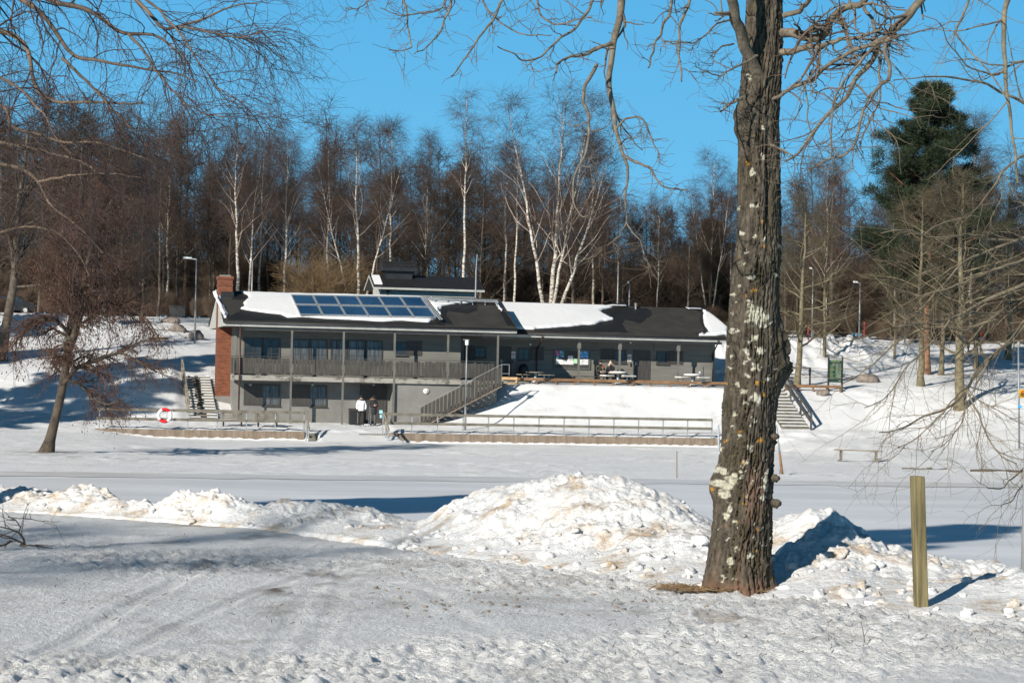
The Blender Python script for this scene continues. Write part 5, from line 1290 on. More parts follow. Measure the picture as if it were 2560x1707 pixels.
def person(label, u, v, z, rz, pose, top, legs, boots='blackcloth', hands='skin', h=1.72, extras=None):
    """pose: joint positions in metres (x to the figure's left as seen from the lake, -y forward, z up)"""
    p = {k: Vector(a) for k, a in pose.items()}
    names = ['pelvis', 'waist', 'chest', 'neck', 'head', 'crown', 'shl', 'ell', 'wrl', 'shr', 'elr', 'wrr', 'hil', 'knl', 'anl', 'tol', 'hir', 'knr', 'anr', 'tor']
    rad = dict(pelvis=(.17, .13), waist=(.15, .12), chest=(.18, .125), neck=.062, head=(.08, .098), crown=(.07, .08), shl=.085, ell=.06, wrl=.045, shr=.085, elr=.06, wrr=.045,
               hil=.105, knl=.075, anl=.058, tol=.042, hir=.105, knr=.075, anr=.058, tor=.042)
    ix = {n: i for i, n in enumerate(names)}
    E = [('pelvis', 'waist'), ('waist', 'chest'), ('chest', 'neck'), ('neck', 'head'), ('head', 'crown')]
    for s in 'lr': E += [('chest', 'sh' + s), ('sh' + s, 'el' + s), ('el' + s, 'wr' + s), ('pelvis', 'hi' + s), ('hi' + s, 'kn' + s), ('kn' + s, 'an' + s), ('an' + s, 'to' + s)]
    vs, fs = skin_mesh([(p[n], rad[n]) for n in names], [(ix[a], ix[b]) for a, b in E])
    mats = [MT[top], MT[legs], MT['skin'], MT[boots], MT[hands], MT['blackcloth']]
    segm = {('neck', 'head'): 2, ('head', 'crown'): 2}
    for s in 'lr': segm.update({('pelvis', 'hi' + s): 1, ('hi' + s, 'kn' + s): 1, ('kn' + s, 'an' + s): 1, ('an' + s, 'to' + s): 3})
    mb = MB(); mb.v = [tuple(a) for a in vs]
    for f in fs:
        c = sum((vs[i] for i in f), Vector()) / len(f); best, m_ = 9, 0
        for a, b in E:
            d = p[b] - p[a]; t = max(0, min(1, (c - p[a]).dot(d) / d.length_squared)); q = (c - p[a] - d * t).length - (rad[a] if not isinstance(rad[a], tuple) else rad[a][0]) * .5
            if q < best: best, m_ = q, segm.get((a, b), 0)
        if m_ == 1 and c.z > p['pelvis'].z - .04 and (p['knl'].z < p['pelvis'].z - .2): m_ = 0
        mb.f.append(list(f)); mb.m.append(m_)
    # face: nose, eyes, ears, mouth in the same mesh
    fw = Vector(pose.get('look', (0, -1, 0))).normalized(); rt = fw.cross(Vector((0, 0, 1))).normalized(); up = rt.cross(fw); hd = p['head'].lerp(p['crown'], .25)
    mb.k = 2; mb.blob(hd + fw * .098 - up * .012, (.014, .02, .022), 1, 0, 8, 6)
    for s in (-1, 1): mb.blob(hd + rt * s * .085 - up * .01, (.014, .02, .032), 2, 0, 8, 6)
    mb.k = 5
    for s in (-1, 1): mb.blob(hd + fw * .088 + rt * s * .033 + up * .02, (.013, .012, .008), 2, 0, 8, 6)
    mb.bar(hd + fw * .09 - up * .055 - rt * .022, hd + fw * .09 - up * .055 + rt * .022, .008, .007)
    # hands: palm, four unequal bent fingers and a thumb from the palm's side
    for s, sg in (('l', 1), ('r', -1)):
        mb.k = 4; w = p['wr' + s]; d = (w - p['el' + s]).normalized(); d = Vector(pose.get('hand' + s, d)).normalized()
        sd_ = d.cross(Vector((0, -1, .3))).normalized(); nn = d.cross(sd_).normalized()
        pal = w + d * .075
        mb.bar(w - d * .01, w + d * .095, .078, .032, nn)
        for k, ln in enumerate((.068, .078, .073, .055)):
            b = w + d * .09 + sd_ * (.03 - .02 * k); q1 = b + d * ln * .45 + nn * .006; q2 = q1 + d * ln * .28 + nn * .02; q3 = q2 + d * ln * .1 + nn * .03
            mb.cyl(b, q1, .0095, .009, 6); mb.cyl(q1, q2, .009, .0085, 6); mb.cyl(q2, q3, .0085, .0065, 6)
        b = w + d * .03 + sd_ * .04; q1 = b + d * .035 + sd_ * .028 + nn * .012; mb.cyl(b, q1, .012, .0105, 6); mb.cyl(q1, q1 + d * .03 + nn * .012, .0105, .008, 6)
    root = bempty('person', u, v, z, label, 'person')
    root.rotation_euler[2] += rz; ORG[root.name] = Vector()
    sc = h / 1.75; root.scale = (sc, sc, sc)
    o = mb.build('body', mats, root, True)
    if extras: extras(root, p, hd, fw, rt, up)
    return root
def standing(dx=0, **k):
    q = dict(pelvis=(0, 0, .93), waist=(0, 0, 1.1), chest=(0, .0, 1.34), neck=(0, .0, 1.50), head=(0, -.02, 1.60), crown=(0, -.01, 1.70), shl=(.19, 0, 1.41), ell=(.27, .02, 1.15), wrl=(.24, -.1, .93), shr=(-.19, 0, 1.41), elr=(-.27, .02, 1.15), wrr=(-.24, -.1, .93),
             hil=(.1, 0, .9), knl=(.12, -.02, .5), anl=(.13, .02, .09), tol=(.15, -.13, .05), hir=(-.1, 0, .9), knr=(-.12, -.02, .5), anr=(-.13, .02, .09), tor=(-.15, -.13, .05)); q.update(k); return q
def ex_white(root, p, hd, fw, rt, up):
    mb = MB(); mb.blob(hd + up * .055, (.108, .115, .085), 3, .06); mb.build('hat', MT['blackcloth'], root, True)
    mb = MB(); mb.torus(hd - up * .1 - fw * .02, .125, .05, 20, 8, ax='z'); mb.build('hood_trim', MT['fur'], root, True)
    mb = MB(); mb.lathe((p['pelvis'].x, p['pelvis'].y, .86), [(.20, 0), (.215, .02), (.2, .2), (.19, .3)], 18); mb.build('jacket_hem', MT['whitejacket'], root, True)
    mb = MB(); mb.bar(hd + fw * .1 + up * .02 - rt * .075, hd + fw * .1 + up * .02 + rt * .075, .04, .025); mb.build('sunglasses', MT['black'], root)
def ex_dark(root, p, hd, fw, rt, up):
    mb = MB(); mb.blob(hd + up * .05 - fw * .02, (.11, .115, .09), 3, .06); mb.build('hair', MT['blackcloth'], root, True)
    mb = MB(); mb.torus(hd - up * .11 - fw * .05, .14, .055, 20, 8, ax='z'); mb.build('hood_trim', MT['fur'], root, True)
    mb = MB(); mb.lathe((p['pelvis'].x, p['pelvis'].y, .74), [(.22, 0), (.23, .02), (.215, .25), (.2, .42)], 18); mb.build('jacket_hem', MT['darkcoat'], root, True)
    mb = MB(); q = (p['wrl'] + p['wrr']) / 2 + Vector((0, -.06, .06)); mb.bar(q - Vector((0, 0, .07)), q + Vector((0, -.03, .07)), .07, .012, (0, 1, 0)); mb.build('phone', MT['black'], root)
person('person in a white jacket, dark hat and black trousers standing at the basement door', bu(904.5, 2.4), 2.4, 1.15, R(-4), standing(), 'whitejacket', 'blackcloth', hands='blackcloth', h=1.72, extras=ex_white)
person('person in a dark hooded coat and grey trousers looking down at a phone', bu(934, 2.2), 2.2, 1.15, R(14), standing(wrl=(.05, -.3, 1.2), wrr=(-.06, -.28, 1.17), ell=(.26, -.08, 1.12), elr=(-.26, -.08, 1.12), handl=(-.5, -.6, .4), handr=(.5, -.6, .4), head=(0, -.05, 1.59), look=(-.1, -.8, -.5)), 'darkcoat', 'greycloth', h=1.72, extras=ex_dark)
mb = MB(); ul = bu(922, 2.45)
for k in (0, .1): mb.cyl((ul + k, -2.5, 1.1), (ul + .1 + k * .6, -2.35, 2.25), .009, n=6); mb.cyl((ul + .1 + k * .6, -2.35, 2.2), (ul + .1 + k * .6, -2.35, 2.33), .018, n=8); mb.cyl((ul + k, -2.5, 1.15), (ul + k, -2.5, 1.17), .045, n=10)
bthing(mb, 'ski_poles', MT['pole'], ul, 2.45, 1.1, 'pair of thin poles propped beside the person with the phone', 'walking poles')
def sitting(**k):
    q = dict(pelvis=(0, 0, .56), waist=(0, -.04, .74), chest=(0, -.12, .97), neck=(0, -.17, 1.13), head=(0, -.21, 1.23), crown=(0, -.22, 1.33), shl=(.19, -.13, 1.04), ell=(.27, -.26, .82), wrl=(.1, -.46, .92), shr=(-.19, -.13, 1.04), elr=(-.27, -.24, .8), wrr=(-.08, -.44, .72),
             hil=(.11, -.06, .55), knl=(.17, -.48, .53), anl=(.17, -.46, .1), tol=(.19, -.6, .05), hir=(-.11, -.06, .55), knr=(-.17, -.48, .53), anr=(-.17, -.48, .1), tor=(-.19, -.62, .05)); q.update(k); return q
def ex_sit(hat, cup, knitted=None):
    def f(root, p, hd, fw, rt, up):
        mb = MB(); mb.blob(hd + up * .06 - fw * .01, (.106, .116, .095), 3, .04); mb.build('knit_hat', MT[hat], root, True)
        if hat == 'beigewool': mb = MB(); mb.blob(hd + up * .165, (.045, .045, .045), 3, .1); mb.build('bobble', MT[hat], root, True)
        q = p['wrl'] + Vector((-.03, -.1, .06)); mb = MB(); mb.lathe(q, [(.03, 0), (.042, .1), (.038, .1)], 12); mb.build('cup', MT[cup], root, True)
    return f
person('seated person in an olive coat and black beanie holding a cup', bu(z3(1022, 0)[0], -2.35), -2.45, 3.88, R(6), sitting(), 'greencoat', 'blackcloth', h=1.75, extras=ex_sit('blackcloth', 'red'))
person('seated person in a black coat and beige bobble hat lifting a white cup', bu(z3(1130, 0)[0], -2.35), -2.45, 3.88, R(-22), sitting(wrl=(-.02, -.38, 1.1), ell=(.27, -.3, .9), look=(-.5, -.8, -.1)), 'blackcloth', 'blackcloth', h=1.68, extras=ex_sit('beigewool', 'white'))
u0, u1 = bu(z3(760, 0)[0], -2.5), bu(z3(1255, 0)[0], -2.5)
root = bempty('wall_bench', u0, -2.5, 3.88, 'long dark bench along the sunlit wall under the seated pair', 'bench')
mb = MB()
for k in range(3): mb.bx(u0, u1, -2.2 - k * .16, -2.34 - k * .16, 4.26, 4.31)
mb.build('seat', MT['dark'], root)
for t in (.06, .5, .94): mb = MB(); u = u0 + (u1 - u0) * t; mb.bx(u - .03, u + .03, -2.25, -2.62, 3.86, 4.26); mb.build('leg', MT['dark'], root)
u, zz = bp(*z3(1220, 745), -2.5); mb = MB(); mb.blob((u, 2.5, 4.31 + .22), (.3, .2, .26), 5, .15, 14, 10); mb.torus((u, 2.28, 4.6), .06, .015, 16, 6)
bthing(mb, 'rucksack', MT['blackcloth'], u, -2.5, 4.31, 'bulky black rucksack on the bench beside the beige-hatted person', 'rucksack', smooth=True)

# ------------------------------------------------------------------ trees
def tubes(P, Rr, sides, ref=None):
    """P k x n x 3 polylines, Rr k x n radii -> verts, quads"""
    K, n, _ = P.shape
    T = np.gradient(P, axis=1); T /= np.linalg.norm(T, axis=2, keepdims=True) + 1e-9
    D = P[:, -1] - P[:, 0]; D /= np.linalg.norm(D, axis=1, keepdims=True) + 1e-9
    rf = np.where(np.abs(D[:, 2:3]) < .8, np.array([[0, 0, 1.]]), np.array([[1., 0.2, 0]]))
    X = np.cross(T, rf[:, None, :]); X /= np.linalg.norm(X, axis=2, keepdims=True) + 1e-9
    Y = np.cross(T, X)
    a = np.arange(sides) * 2 * np.pi / sides
    V = P[:, :, None, :] + Rr[:, :, None, None] * (X[:, :, None, :] * np.cos(a)[None, None, :, None] + Y[:, :, None, :] * np.sin(a)[None, None, :, None])
    i = np.arange(K * n * sides).reshape(K, n, sides); j = np.roll(i, -1, 2)
    Q = np.stack([i[:, :-1], j[:, :-1], j[:, 1:], i[:, 1:]], -1).reshape(-1, 4)
    return V.reshape(-1, 3), Q
def unit(v): return v / (np.linalg.norm(v, axis=-1, keepdims=True) + 1e-9)
def grow(rg, P, Rr, m, t0, t1, ang, ang_sd, length, n, r_ratio, trop=0., noise=.1, r_end=.25, rmin=.004, tpow=1., rmax=None):
    """m children on every polyline of P; length(t, parent_length, rng) -> lengths; trop > 0 lifts, < 0 droops"""
    K, np_, _ = P.shape
    t = t0 + (t1 - t0) * (np.arange(m)[None, :] + rg.random((K, m))) / m
    t = t0 + (t1 - t0) * ((t - t0) / (t1 - t0)) ** tpow
    f = t * (np_ - 1); i = np.clip(f.astype(int), 0, np_ - 2); w = (f - i)[..., None]
    kk = np.arange(K)[:, None]
    base = P[kk, i] * (1 - w) + P[kk, i + 1] * w
    tan = unit(P[kk, i + 1] - P[kk, i])
    pr = Rr[kk, i] * (1 - w[..., 0]) + Rr[kk, i + 1] * w[..., 0]
    pl = np.linalg.norm(np.diff(P, axis=1), axis=2).sum(1)[:, None]
    az = rg.random((K, m)) * 2 * np.pi + np.arange(m)[None] * 2.4
    a1 = unit(np.cross(tan, np.where(np.abs(tan[..., 2:3]) < .9, np.array([0, 0, 1.]), np.array([1., 0, 0])))); a2 = np.cross(tan, a1)
    side = a1 * np.cos(az)[..., None] + a2 * np.sin(az)[..., None]
    A = np.radians(ang + ang_sd * rg.standard_normal((K, m)))[..., None]
    d = unit(tan * np.cos(A) + side * np.sin(A))
    ln = length(t, pl, rg) * (.75 + .5 * rg.random((K, m)))
    step = (ln / (n - 1))[..., None]
    pts = [base]; cur = base
    for s in range(n - 1):
        tr = trop if not callable(trop) else trop((s + 1) / (n - 1))
        d = unit(d + np.array([0, 0, tr]) + noise * rg.standard_normal(d.shape))
        cur = cur + d * step; pts.append(cur)
    C = np.stack(pts, 2).reshape(K * m, n, 3)
    r0 = np.maximum(pr * r_ratio, rmin)
    if rmax: r0 = np.minimum(r0, rmax)
    r0 = np.minimum(r0, pr * .9).reshape(-1, 1)
    RR = r0 * np.linspace(1, r_end, n)[None, :]
    return C, np.maximum(RR, rmin * .45)
def trunk_line(rg, H, r, n=16, wob=.02, lean=(0, 0), taper=.12):
    z = np.linspace(0, H, n); t = z / H
    x = np.cumsum(rg.standard_normal(n)) * wob * H / n; y = np.cumsum(rg.standard_normal(n)) * wob * H / n
    P = np.stack([x - x[0] + lean[0] * z, y - y[0] + lean[1] * z, z], 1)[None]
    R_ = r * (1 - (1 - taper) * t ** .9); R_[0] *= 1.35
    return P, R_[None]
def join(parts):
    V, Q, k = [], [], 0
    for v, q in parts: V.append(v); Q.append(q + k); k += len(v)
    return np.concatenate(V), np.concatenate(Q)
def mesh_only(name, V, Q, mat):
    o = np_mesh(name, V, Q, mat); me = o.data; bpy.data.objects.remove(o); return me
def birch(seed, H=20, r=.15, stems=None, limbs=30, sub=9, tw=12, droop=-.18, crown0=.34, spread=.27, twr=.0105, bare=.0, lite=False):
    rg = np.random.default_rng(seed)
    st = stems or [((0, 0), (0, 0), 1.0, 1.0)]
    TP, C1, C2, C3 = [], [], [], []
    for (bx_, by_), ln, hs_, rs in st:
        P, R_ = trunk_line(rg, H * hs_, r * rs, 18, .05, ln, .10); P = P + np.array([bx_, by_, 0])
        TP.append((P, R_))
        l1 = lambda t, pl, g: spread * H * hs_ * np.clip(1.22 - .8 * t, .12, 1) * (1 - bare * (t < .5))
        a = grow(rg, P, R_, limbs, crown0, .97, 36, 9, l1, 8, .42, lambda s: .10 - .22 * max(0, s - .55), .10, .22, .012)
        C1.append(a)
        b = grow(rg, *a, sub, .2, .98, 42, 14, lambda t, pl, g: pl * .52 * np.clip(1.15 - t, .3, 1), 6, .55, lambda s: .03 - .35 * max(0, s - .4), .14, .3, .008)
        C2.append(b)
        c = grow(rg, *b, tw, .12, 1.0, 45, 18, lambda t, pl, g: .95 + .55 * g.random(t.shape), 4, .6, droop, .10, .4, twr)
        C3.append(c)
        top = grow(rg, P, R_, 7, .8, 1.0, 30, 12, lambda t, pl, g: 1.6 + 0 * t, 5, .5, droop * .6, .12, .3, .008); C2.append(top)
        C3.append(grow(rg, *top, tw, .1, 1, 45, 18, lambda t, pl, g: .7 + .5 * g.random(t.shape), 4, .6, droop, .1, .4, twr))
    tr = join([tubes(P, R_, 8) for P, R_ in TP])
    lm = join([tubes(*c, 5) for c in C1])
    tws = join([tubes(*c, 3) for c in C2] + [tubes(*c, 3) for c in C3])
    return tr, lm, tws
def alder(seed, H=15, r=.17, limbs=30, sub=9, tw=9, crown0=.22, spread=.34, ang=55, up=.05, twr=.011, tl=.8, taper=.12, lean=(0, 0), noise=.16):
    rg = np.random.default_rng(seed)
    P, R_ = trunk_line(rg, H, r, 18, .05, lean, taper)
    a = grow(rg, P, R_, limbs, crown0, .98, ang, 12, lambda t, pl, g: spread * H * np.clip(1.12 - .85 * t, .15, 1), 8, .45, up, noise * .8, .2, .014)
    b = grow(rg, *a, sub, .15, .98, 45, 15, lambda t, pl, g: pl * .45 * np.clip(1.15 - t, .3, 1), 5, .55, up * .6, noise, .3, .009)
    c = grow(rg, *b, tw, .1, 1.0, 48, 20, lambda t, pl, g: tl * (.6 + .7 * g.random(t.shape)), 3, .6, 0, noise, .5, twr)
    tp = grow(rg, P, R_, 8, .86, 1.0, 25, 10, lambda t, pl, g: .07 * H + 0 * t, 5, .55, .1, .12, .3, .01)
    tc = grow(rg, *tp, tw, .1, 1, 45, 18, lambda t, pl, g: tl * (.5 + .6 * g.random(t.shape)), 3, .6, 0, noise, .5, twr)
    return tubes(P, R_, 8), tubes(*a, 5), join([tubes(*x, 3) for x in (b, c, tp, tc)])
def larch(seed, H=17):
    rg = np.random.default_rng(seed); P, R_ = trunk_line(rg, H, .17, 14, .02)
    a = grow(rg, P, R_, 90, .1, .98, 78, 7, lambda t, pl, g: .24 * H * np.clip(1.05 - t, .04, 1), 6, .3, -.03, .06, .3, .011)
    b = grow(rg, *a, 12, .1, 1, 60, 15, lambda t, pl, g: .6 + 0 * t, 4, .5, -.12, .1, .4, .010)
    c = grow(rg, *b, 4, .1, 1, 50, 20, lambda t, pl, g: .25 + 0 * t, 3, .7, -.1, .1, .6, .010)
    return tubes(P, R_, 8), tubes(*a, 4), join([tubes(*b, 3), tubes(*c, 3)])
def pine(seed, H=21, c0=.22, nl=150):
    rg = np.random.default_rng(seed); P, R_ = trunk_line(rg, H, .24, 16, .02)
    a = grow(rg, P, R_, nl, c0, .995, 74, 12, lambda t, pl, g: H * .30 * np.clip(1.12 - t, .05, .5) * (.5 + .8 * g.random(t.shape)), 7, .4, .06, .08, .25, .02)
    b = grow(rg, *a, 12, .4, 1, 50, 15, lambda t, pl, g: .34 * pl * np.clip(1.2 - t, .4, 1), 4, .5, .1, .12, .3, .012)
    # needle tufts: fans of needles at twig ends and along the twigs
    ends = np.concatenate([b[0][:, -1], b[0][:, 2], a[0][:, -1], a[0][:, -1] * .97 + a[0][:, -2] * .03, P[0, -3:] + 0])
    dirs = np.concatenate([unit(b[0][:, -1] - b[0][:, -2]), unit(b[0][:, 2] - b[0][:, 1]), unit(a[0][:, -1] - a[0][:, -2]), unit(a[0][:, -2] - a[0][:, -3]), np.tile([[0, 0, 1.]], (3, 1))])
    V, Q = [], []; k = 0; m = 44
    for e, d in zip(ends, dirs):
        dd = unit(d[None] * .75 + rg.standard_normal((m, 3)) * .75 + np.array([0, 0, .25])); ln = .16 + .26 * rg.random((m, 1))
        o = e[None] + rg.standard_normal((m, 3)) * .16; s = unit(np.cross(dd, rg.standard_normal((m, 3)))) * .017
        q = np.stack([o - s, o + s, o + dd * ln + s * .3, o + dd * ln - s * .3], 1).reshape(-1, 3); V.append(q); Q.append(np.arange(4 * m).reshape(m, 4) + k); k += 4 * m
    return tubes(P, R_, 10), join([tubes(*a, 5), tubes(*b, 3)]), (np.concatenate(V), np.concatenate(Q))
def proto(name, gen, mats):
    t, l, c = gen
    return {'trunk': mesh_only('trunk', *t, MT[mats[0]]), 'limbs': mesh_only('limbs', *l, MT[mats[1]]), 'crown': mesh_only('crown', *c, MT[mats[2]]), 'H': float(max(t[0][:, 2].max(), c[0][:, 2].max())), 'name': name}
def plant(pr, px, pyt, Y, label, cat='tree', group=None, rz=None, wide=1.0, name=None, top=True):
    """a tree of kind pr whose foot stands under photo column px at distance Y and whose top reaches row pyt"""
    x = at(px, 900, Y).x; x = at(px, 900 if not isinstance(pyt, tuple) else pyt[1], Y).x; g = gz(x, Y); H = at(px, pyt, Y).z - g
    s = H / pr['H']; root = empty(name or pr['name'], (x, Y, g - .08), label, cat, group, rz if rz is not None else random.uniform(0, 6.28))
    wide *= 1.45 if 'birch' in (name or pr['name']) else 1.15; root.scale = (s * wide, s * wide, s)
    for k in ('trunk', 'limbs', 'crown'):
        o = bpy.data.objects.new(k, pr[k]); COL.objects.link(o); o.parent = root
    return root
BM = ('birch', 'birch_limb', 'birch_twig')
PB = [proto('birch_tree', birch(101, 20, .16), BM),
      proto('birch_tree', birch(102, 20, .15, crown0=.45, limbs=22, spread=.22), BM),
      proto('birch_tree', birch(103, 19, .17, stems=[((0, 0), (.0, .0), 1, 1), ((.5, .1), (.10, .02), .85, .75)], limbs=20), BM),
      proto('birch_tree', birch(104, 20, .2, stems=[((0, 0), (.03, 0), 1, 1), ((.1, .1), (-.17, .03), .97, .8), ((.2, 0), (.24, .04), .84, .75), ((-.1, 0), (.13, -.04), .98, .7)], limbs=20, sub=8, tw=11, spread=.29, crown0=.3), BM),
      proto('birch_tree', birch(105, 24, .17, limbs=24, crown0=.55, spread=.14, droop=-.2, sub=7, tw=8), BM),
      proto('birch_tree', birch(106, 20, .17, stems=[((0, 0), (-.02, 0), 1, 1), ((.05, 0), (.19, .0), .82, .7), ((-.05, .05), (-.2, .05), .8, .65)], limbs=18, crown0=.42, spread=.25), BM)]
AM = ('dark_bark', 'alder_bark', 'alder_twig')
PA = [proto('bare_tree', alder(201, 15), AM), proto('bare_tree', alder(202, 16, .18, 34, 9, 9, .3, .27, 45, .08), AM), proto('bare_tree', alder(203, 14, .15, 32, 9, 10, .15, .34, 60, .02), AM)]
PO = [proto('park_tree', alder(301, 13, .24, 28, 10, 10, .2, .42, 62, .03, .012, .7), ('olive_bark', 'olive_bark', 'olive_twig')), proto('park_tree', alder(302, 13, .24, 26, 10, 10, .26, .40, 58, .0, .012, .7), ('olive_bark', 'olive_bark', 'olive_twig'))]
PL_ = proto('larch_tree', larch(401), ('dark_bark', 'alder_bark', 'larch_twig'))
PP = proto('pine_tree', pine(501), ('pine_bark', 'pine_bark', 'needle'))
GB = 'white-stemmed birches rising behind the pavilion'
for k, px, pyt, Y, wd, rz, lab in (
        (2, 592, 268, 172, .9, .4, 'twin-stemmed birch standing just right of the brick chimney'), (0, 706, 300, 176, .8, 1.0, 'slender pale birch above the left end of the solar panels'),
        (1, 818, 318, 178, .8, 2.0, 'leaning birch behind the tan bush, with a smaller crown'), (5, 893, 258, 168, .85, .3, 'birch with wide forked white limbs beside the black vent hood'),
        (1, 975, 262, 180, .8, 3.0, 'birch whose drooping crown shows right of the fork-limbed one'), (4, 1150, 188, 170, .8, 1.6, 'tallest slim birch, its plumed top standing alone above the small roof house'),
        (1, 1258, 318, 176, .7, 4.0, 'thin straight birch left of the great many-stemmed one'), (4, 1285, 330, 172, .8, 5.0, 'straight birch close beside the foot of the many-stemmed one'),
        (3, 1372, 160, 166, .85, .1, 'great many-stemmed birch with splayed white limbs above the right roof'), (0, 1478, 300, 184, .8, 2.6, 'birch with a hazy crown tucked right of the many-stemmed one'),
        (0, 1640, 460, 180, .7, .9, 'low birch in the gap between the hanging branches and the big trunk'), (5, 1772, 350, 182, .75, 2.2, 'pale feathery birch just left of the big trunk, thin against the sky'),
        (2, 1838, 380, 184, .7, 3.6, 'birch half covered by the big trunk'), (0, 2062, 345, 160, .75, 4.2, 'bright white birch between the big trunk and the pine, before a brown conifer'),
        (4, 2240, 318, 172, .8, 2.9, 'slim white-barked birch right beside the pine'), (1, 2420, 240, 178, .8, 5.2, 'birch behind the pine with a violet crown'),
        (0, 1062, 300, 182, .75, 3.3, 'birch with a dense brown crown left of the plume-topped one'), (1, 640, 310, 186, .8, 5.9, 'thin birch in the second row right of the twin-stemmed one'), (1, 418, 300, 180, .8, 2.4, 'tall thin birch left of the tall street lamp')):
    plant(PB[k], px, pyt, Y, lab, 'birch', GB, rz, wd)
GA = 'dark bare trees at the edge of the wood'
for k, px, pyt, Y, wd, lab in ((2, 262, 330, 158, 1.1, 'spreading dark tree on the slope right of the leaning alder'), (1, 150, 290, 160, 1.0, 'tall dark tree right behind the leaning alder trunk'), (0, 352, 420, 162, 1.0, 'small dark tree on the slope above the plank'), (0, -10, 300, 165, 1.1, 'dark tree cut by the left edge behind the cars'),
        (0, 392, 370, 176, .8, 'dark bare tree with a straight trunk left of the tall street lamp'), (1, 440, 330, 178, .8, 'dark bare tree standing right behind the tall street lamp'), (1, 300, 300, 180, .9, 'dark bare tree over the parked cars'),
        (0, 215, 320, 182, 1.0, 'broad dark tree behind the crown of the leaning alder'), (2, 95, 330, 178, 1.0, 'wide brown tree behind the branches at the left edge'), (1, 520, 380, 182, .8, 'brown bare tree behind the chimney gable'),
        (2, 935, 470, 176, .9, 'dense brown tree behind the black vent hood'), (0, 1060, 420, 178, .9, 'dense brown tree over the small roof house'), (2, 1200, 420, 174, .9, 'low dark brown tree right of the plume-topped birch'),
        (0, 1430, 430, 172, .9, 'dark tree under the right half of the many-stemmed birch'), (2, 1540, 470, 176, .9, 'brown tree behind the middle of the right roof'), (1, 1720, 520, 174, .9, 'brown tree above the right end of the right roof'), (0, 1960, 540, 174, .8, 'brown tree close to the right side of the big trunk')):
    plant(PA[k], px, pyt, Y, lab, 'tree', GA, None, wd)
plant(PL_, 2075, 395, 178, 'brown cone-shaped larch behind the bright white birch', 'larch', None, .3, 1.25)
plant(PL_, 930, 420, 186, 'dark narrow larch rising behind the fork-limbed birch', 'larch', None, 1.3, .9)
plant(PP, 2315, 188, 152, 'tall dark green pine on the right with an orange upper stem', 'pine', None, .6, 1.12)
plant(PP, 1770, 540, 190, 'small distant pine low behind the feathery birch', 'pine', None, 2.0, 1.2)
# park trees on the right slope
for k, px, py, pyt, wd, rz, lab in ((0, 2400, 1023, 380, 1.1, 1.0, 'mossy park tree with a low fork, nearest on the right slope'), (1, 2302, 965, 430, .9, 2.0, 'straight dark-trunked park tree up the slope behind the plank bench'), (0, 1992, 965, 440, .85, 3.0, 'park tree with a leaning trunk beside the grey bin'),
        (1, 2352, 938, 470, .8, 4.2, 'park tree whose trunk stands just left of the low-forked one'), (0, 2062, 922, 520, .7, 5.0, 'slim grey park tree between the bin and the map board'), (1, 2442, 922, 470, .8, .4, 'park tree higher up the slope right of the low-forked one'), (0, 2235, 912, 600, .6, 1.9, 'thin park tree right of the snow-free boulder'), (1, 2520, 900, 420, .9, 2.7, 'park tree at the far right under the hanging twigs')):
    Y = None
    for yy in np.arange(115, 170, .25):
        x = at(px, py, yy).x
        if at(px, py, yy).z < gz(x, yy): Y = yy; break
    Y = Y or 150
    r = plant(PO[k], px, pyt, Y, lab, 'tree', 'park trees on the right slope', rz, wd); r.location.x = at(px, py, Y).x
def bush(seed, H=5.2, W=4.4):
    rg = np.random.default_rng(seed); K = 60
    a = rg.random(K) * 6.28; d = np.stack([np.cos(a) * .45 * rg.random(K), np.sin(a) * .45 * rg.random(K), np.ones(K)], 1)
    P = np.stack([np.stack([np.cos(a) * .3, np.sin(a) * .3, 0 * a], 1) + unit(d) * t * H * (.7 + .3 * rg.random(K))[:, None] for t in np.linspace(0, 1, 7)], 1); R_ = np.tile(.03 * np.linspace(1, .25, 7), (K, 1))
    b = grow(rg, P, R_, 12, .15, 1, 35, 10, lambda t, pl, g: .32 * pl * np.clip(1.2 - t, .3, 1), 5, .5, .05, .12, .3, .009)
    c = grow(rg, *b, 8, .1, 1, 40, 15, lambda t, pl, g: .5 + .3 * g.random(t.shape), 3, .7, .02, .12, .5, .010)
    return tubes(P, R_, 5), tubes(*b, 3), tubes(*c, 3)
PBU = proto('bush', bush(601), ('alder_bark', 'tan_twig', 'tan_twig'))
plant(PBU, 800, 606, 158, 'big rounded tan bush of bare twigs behind the solar panels', 'bush', None, .5, 1.1)
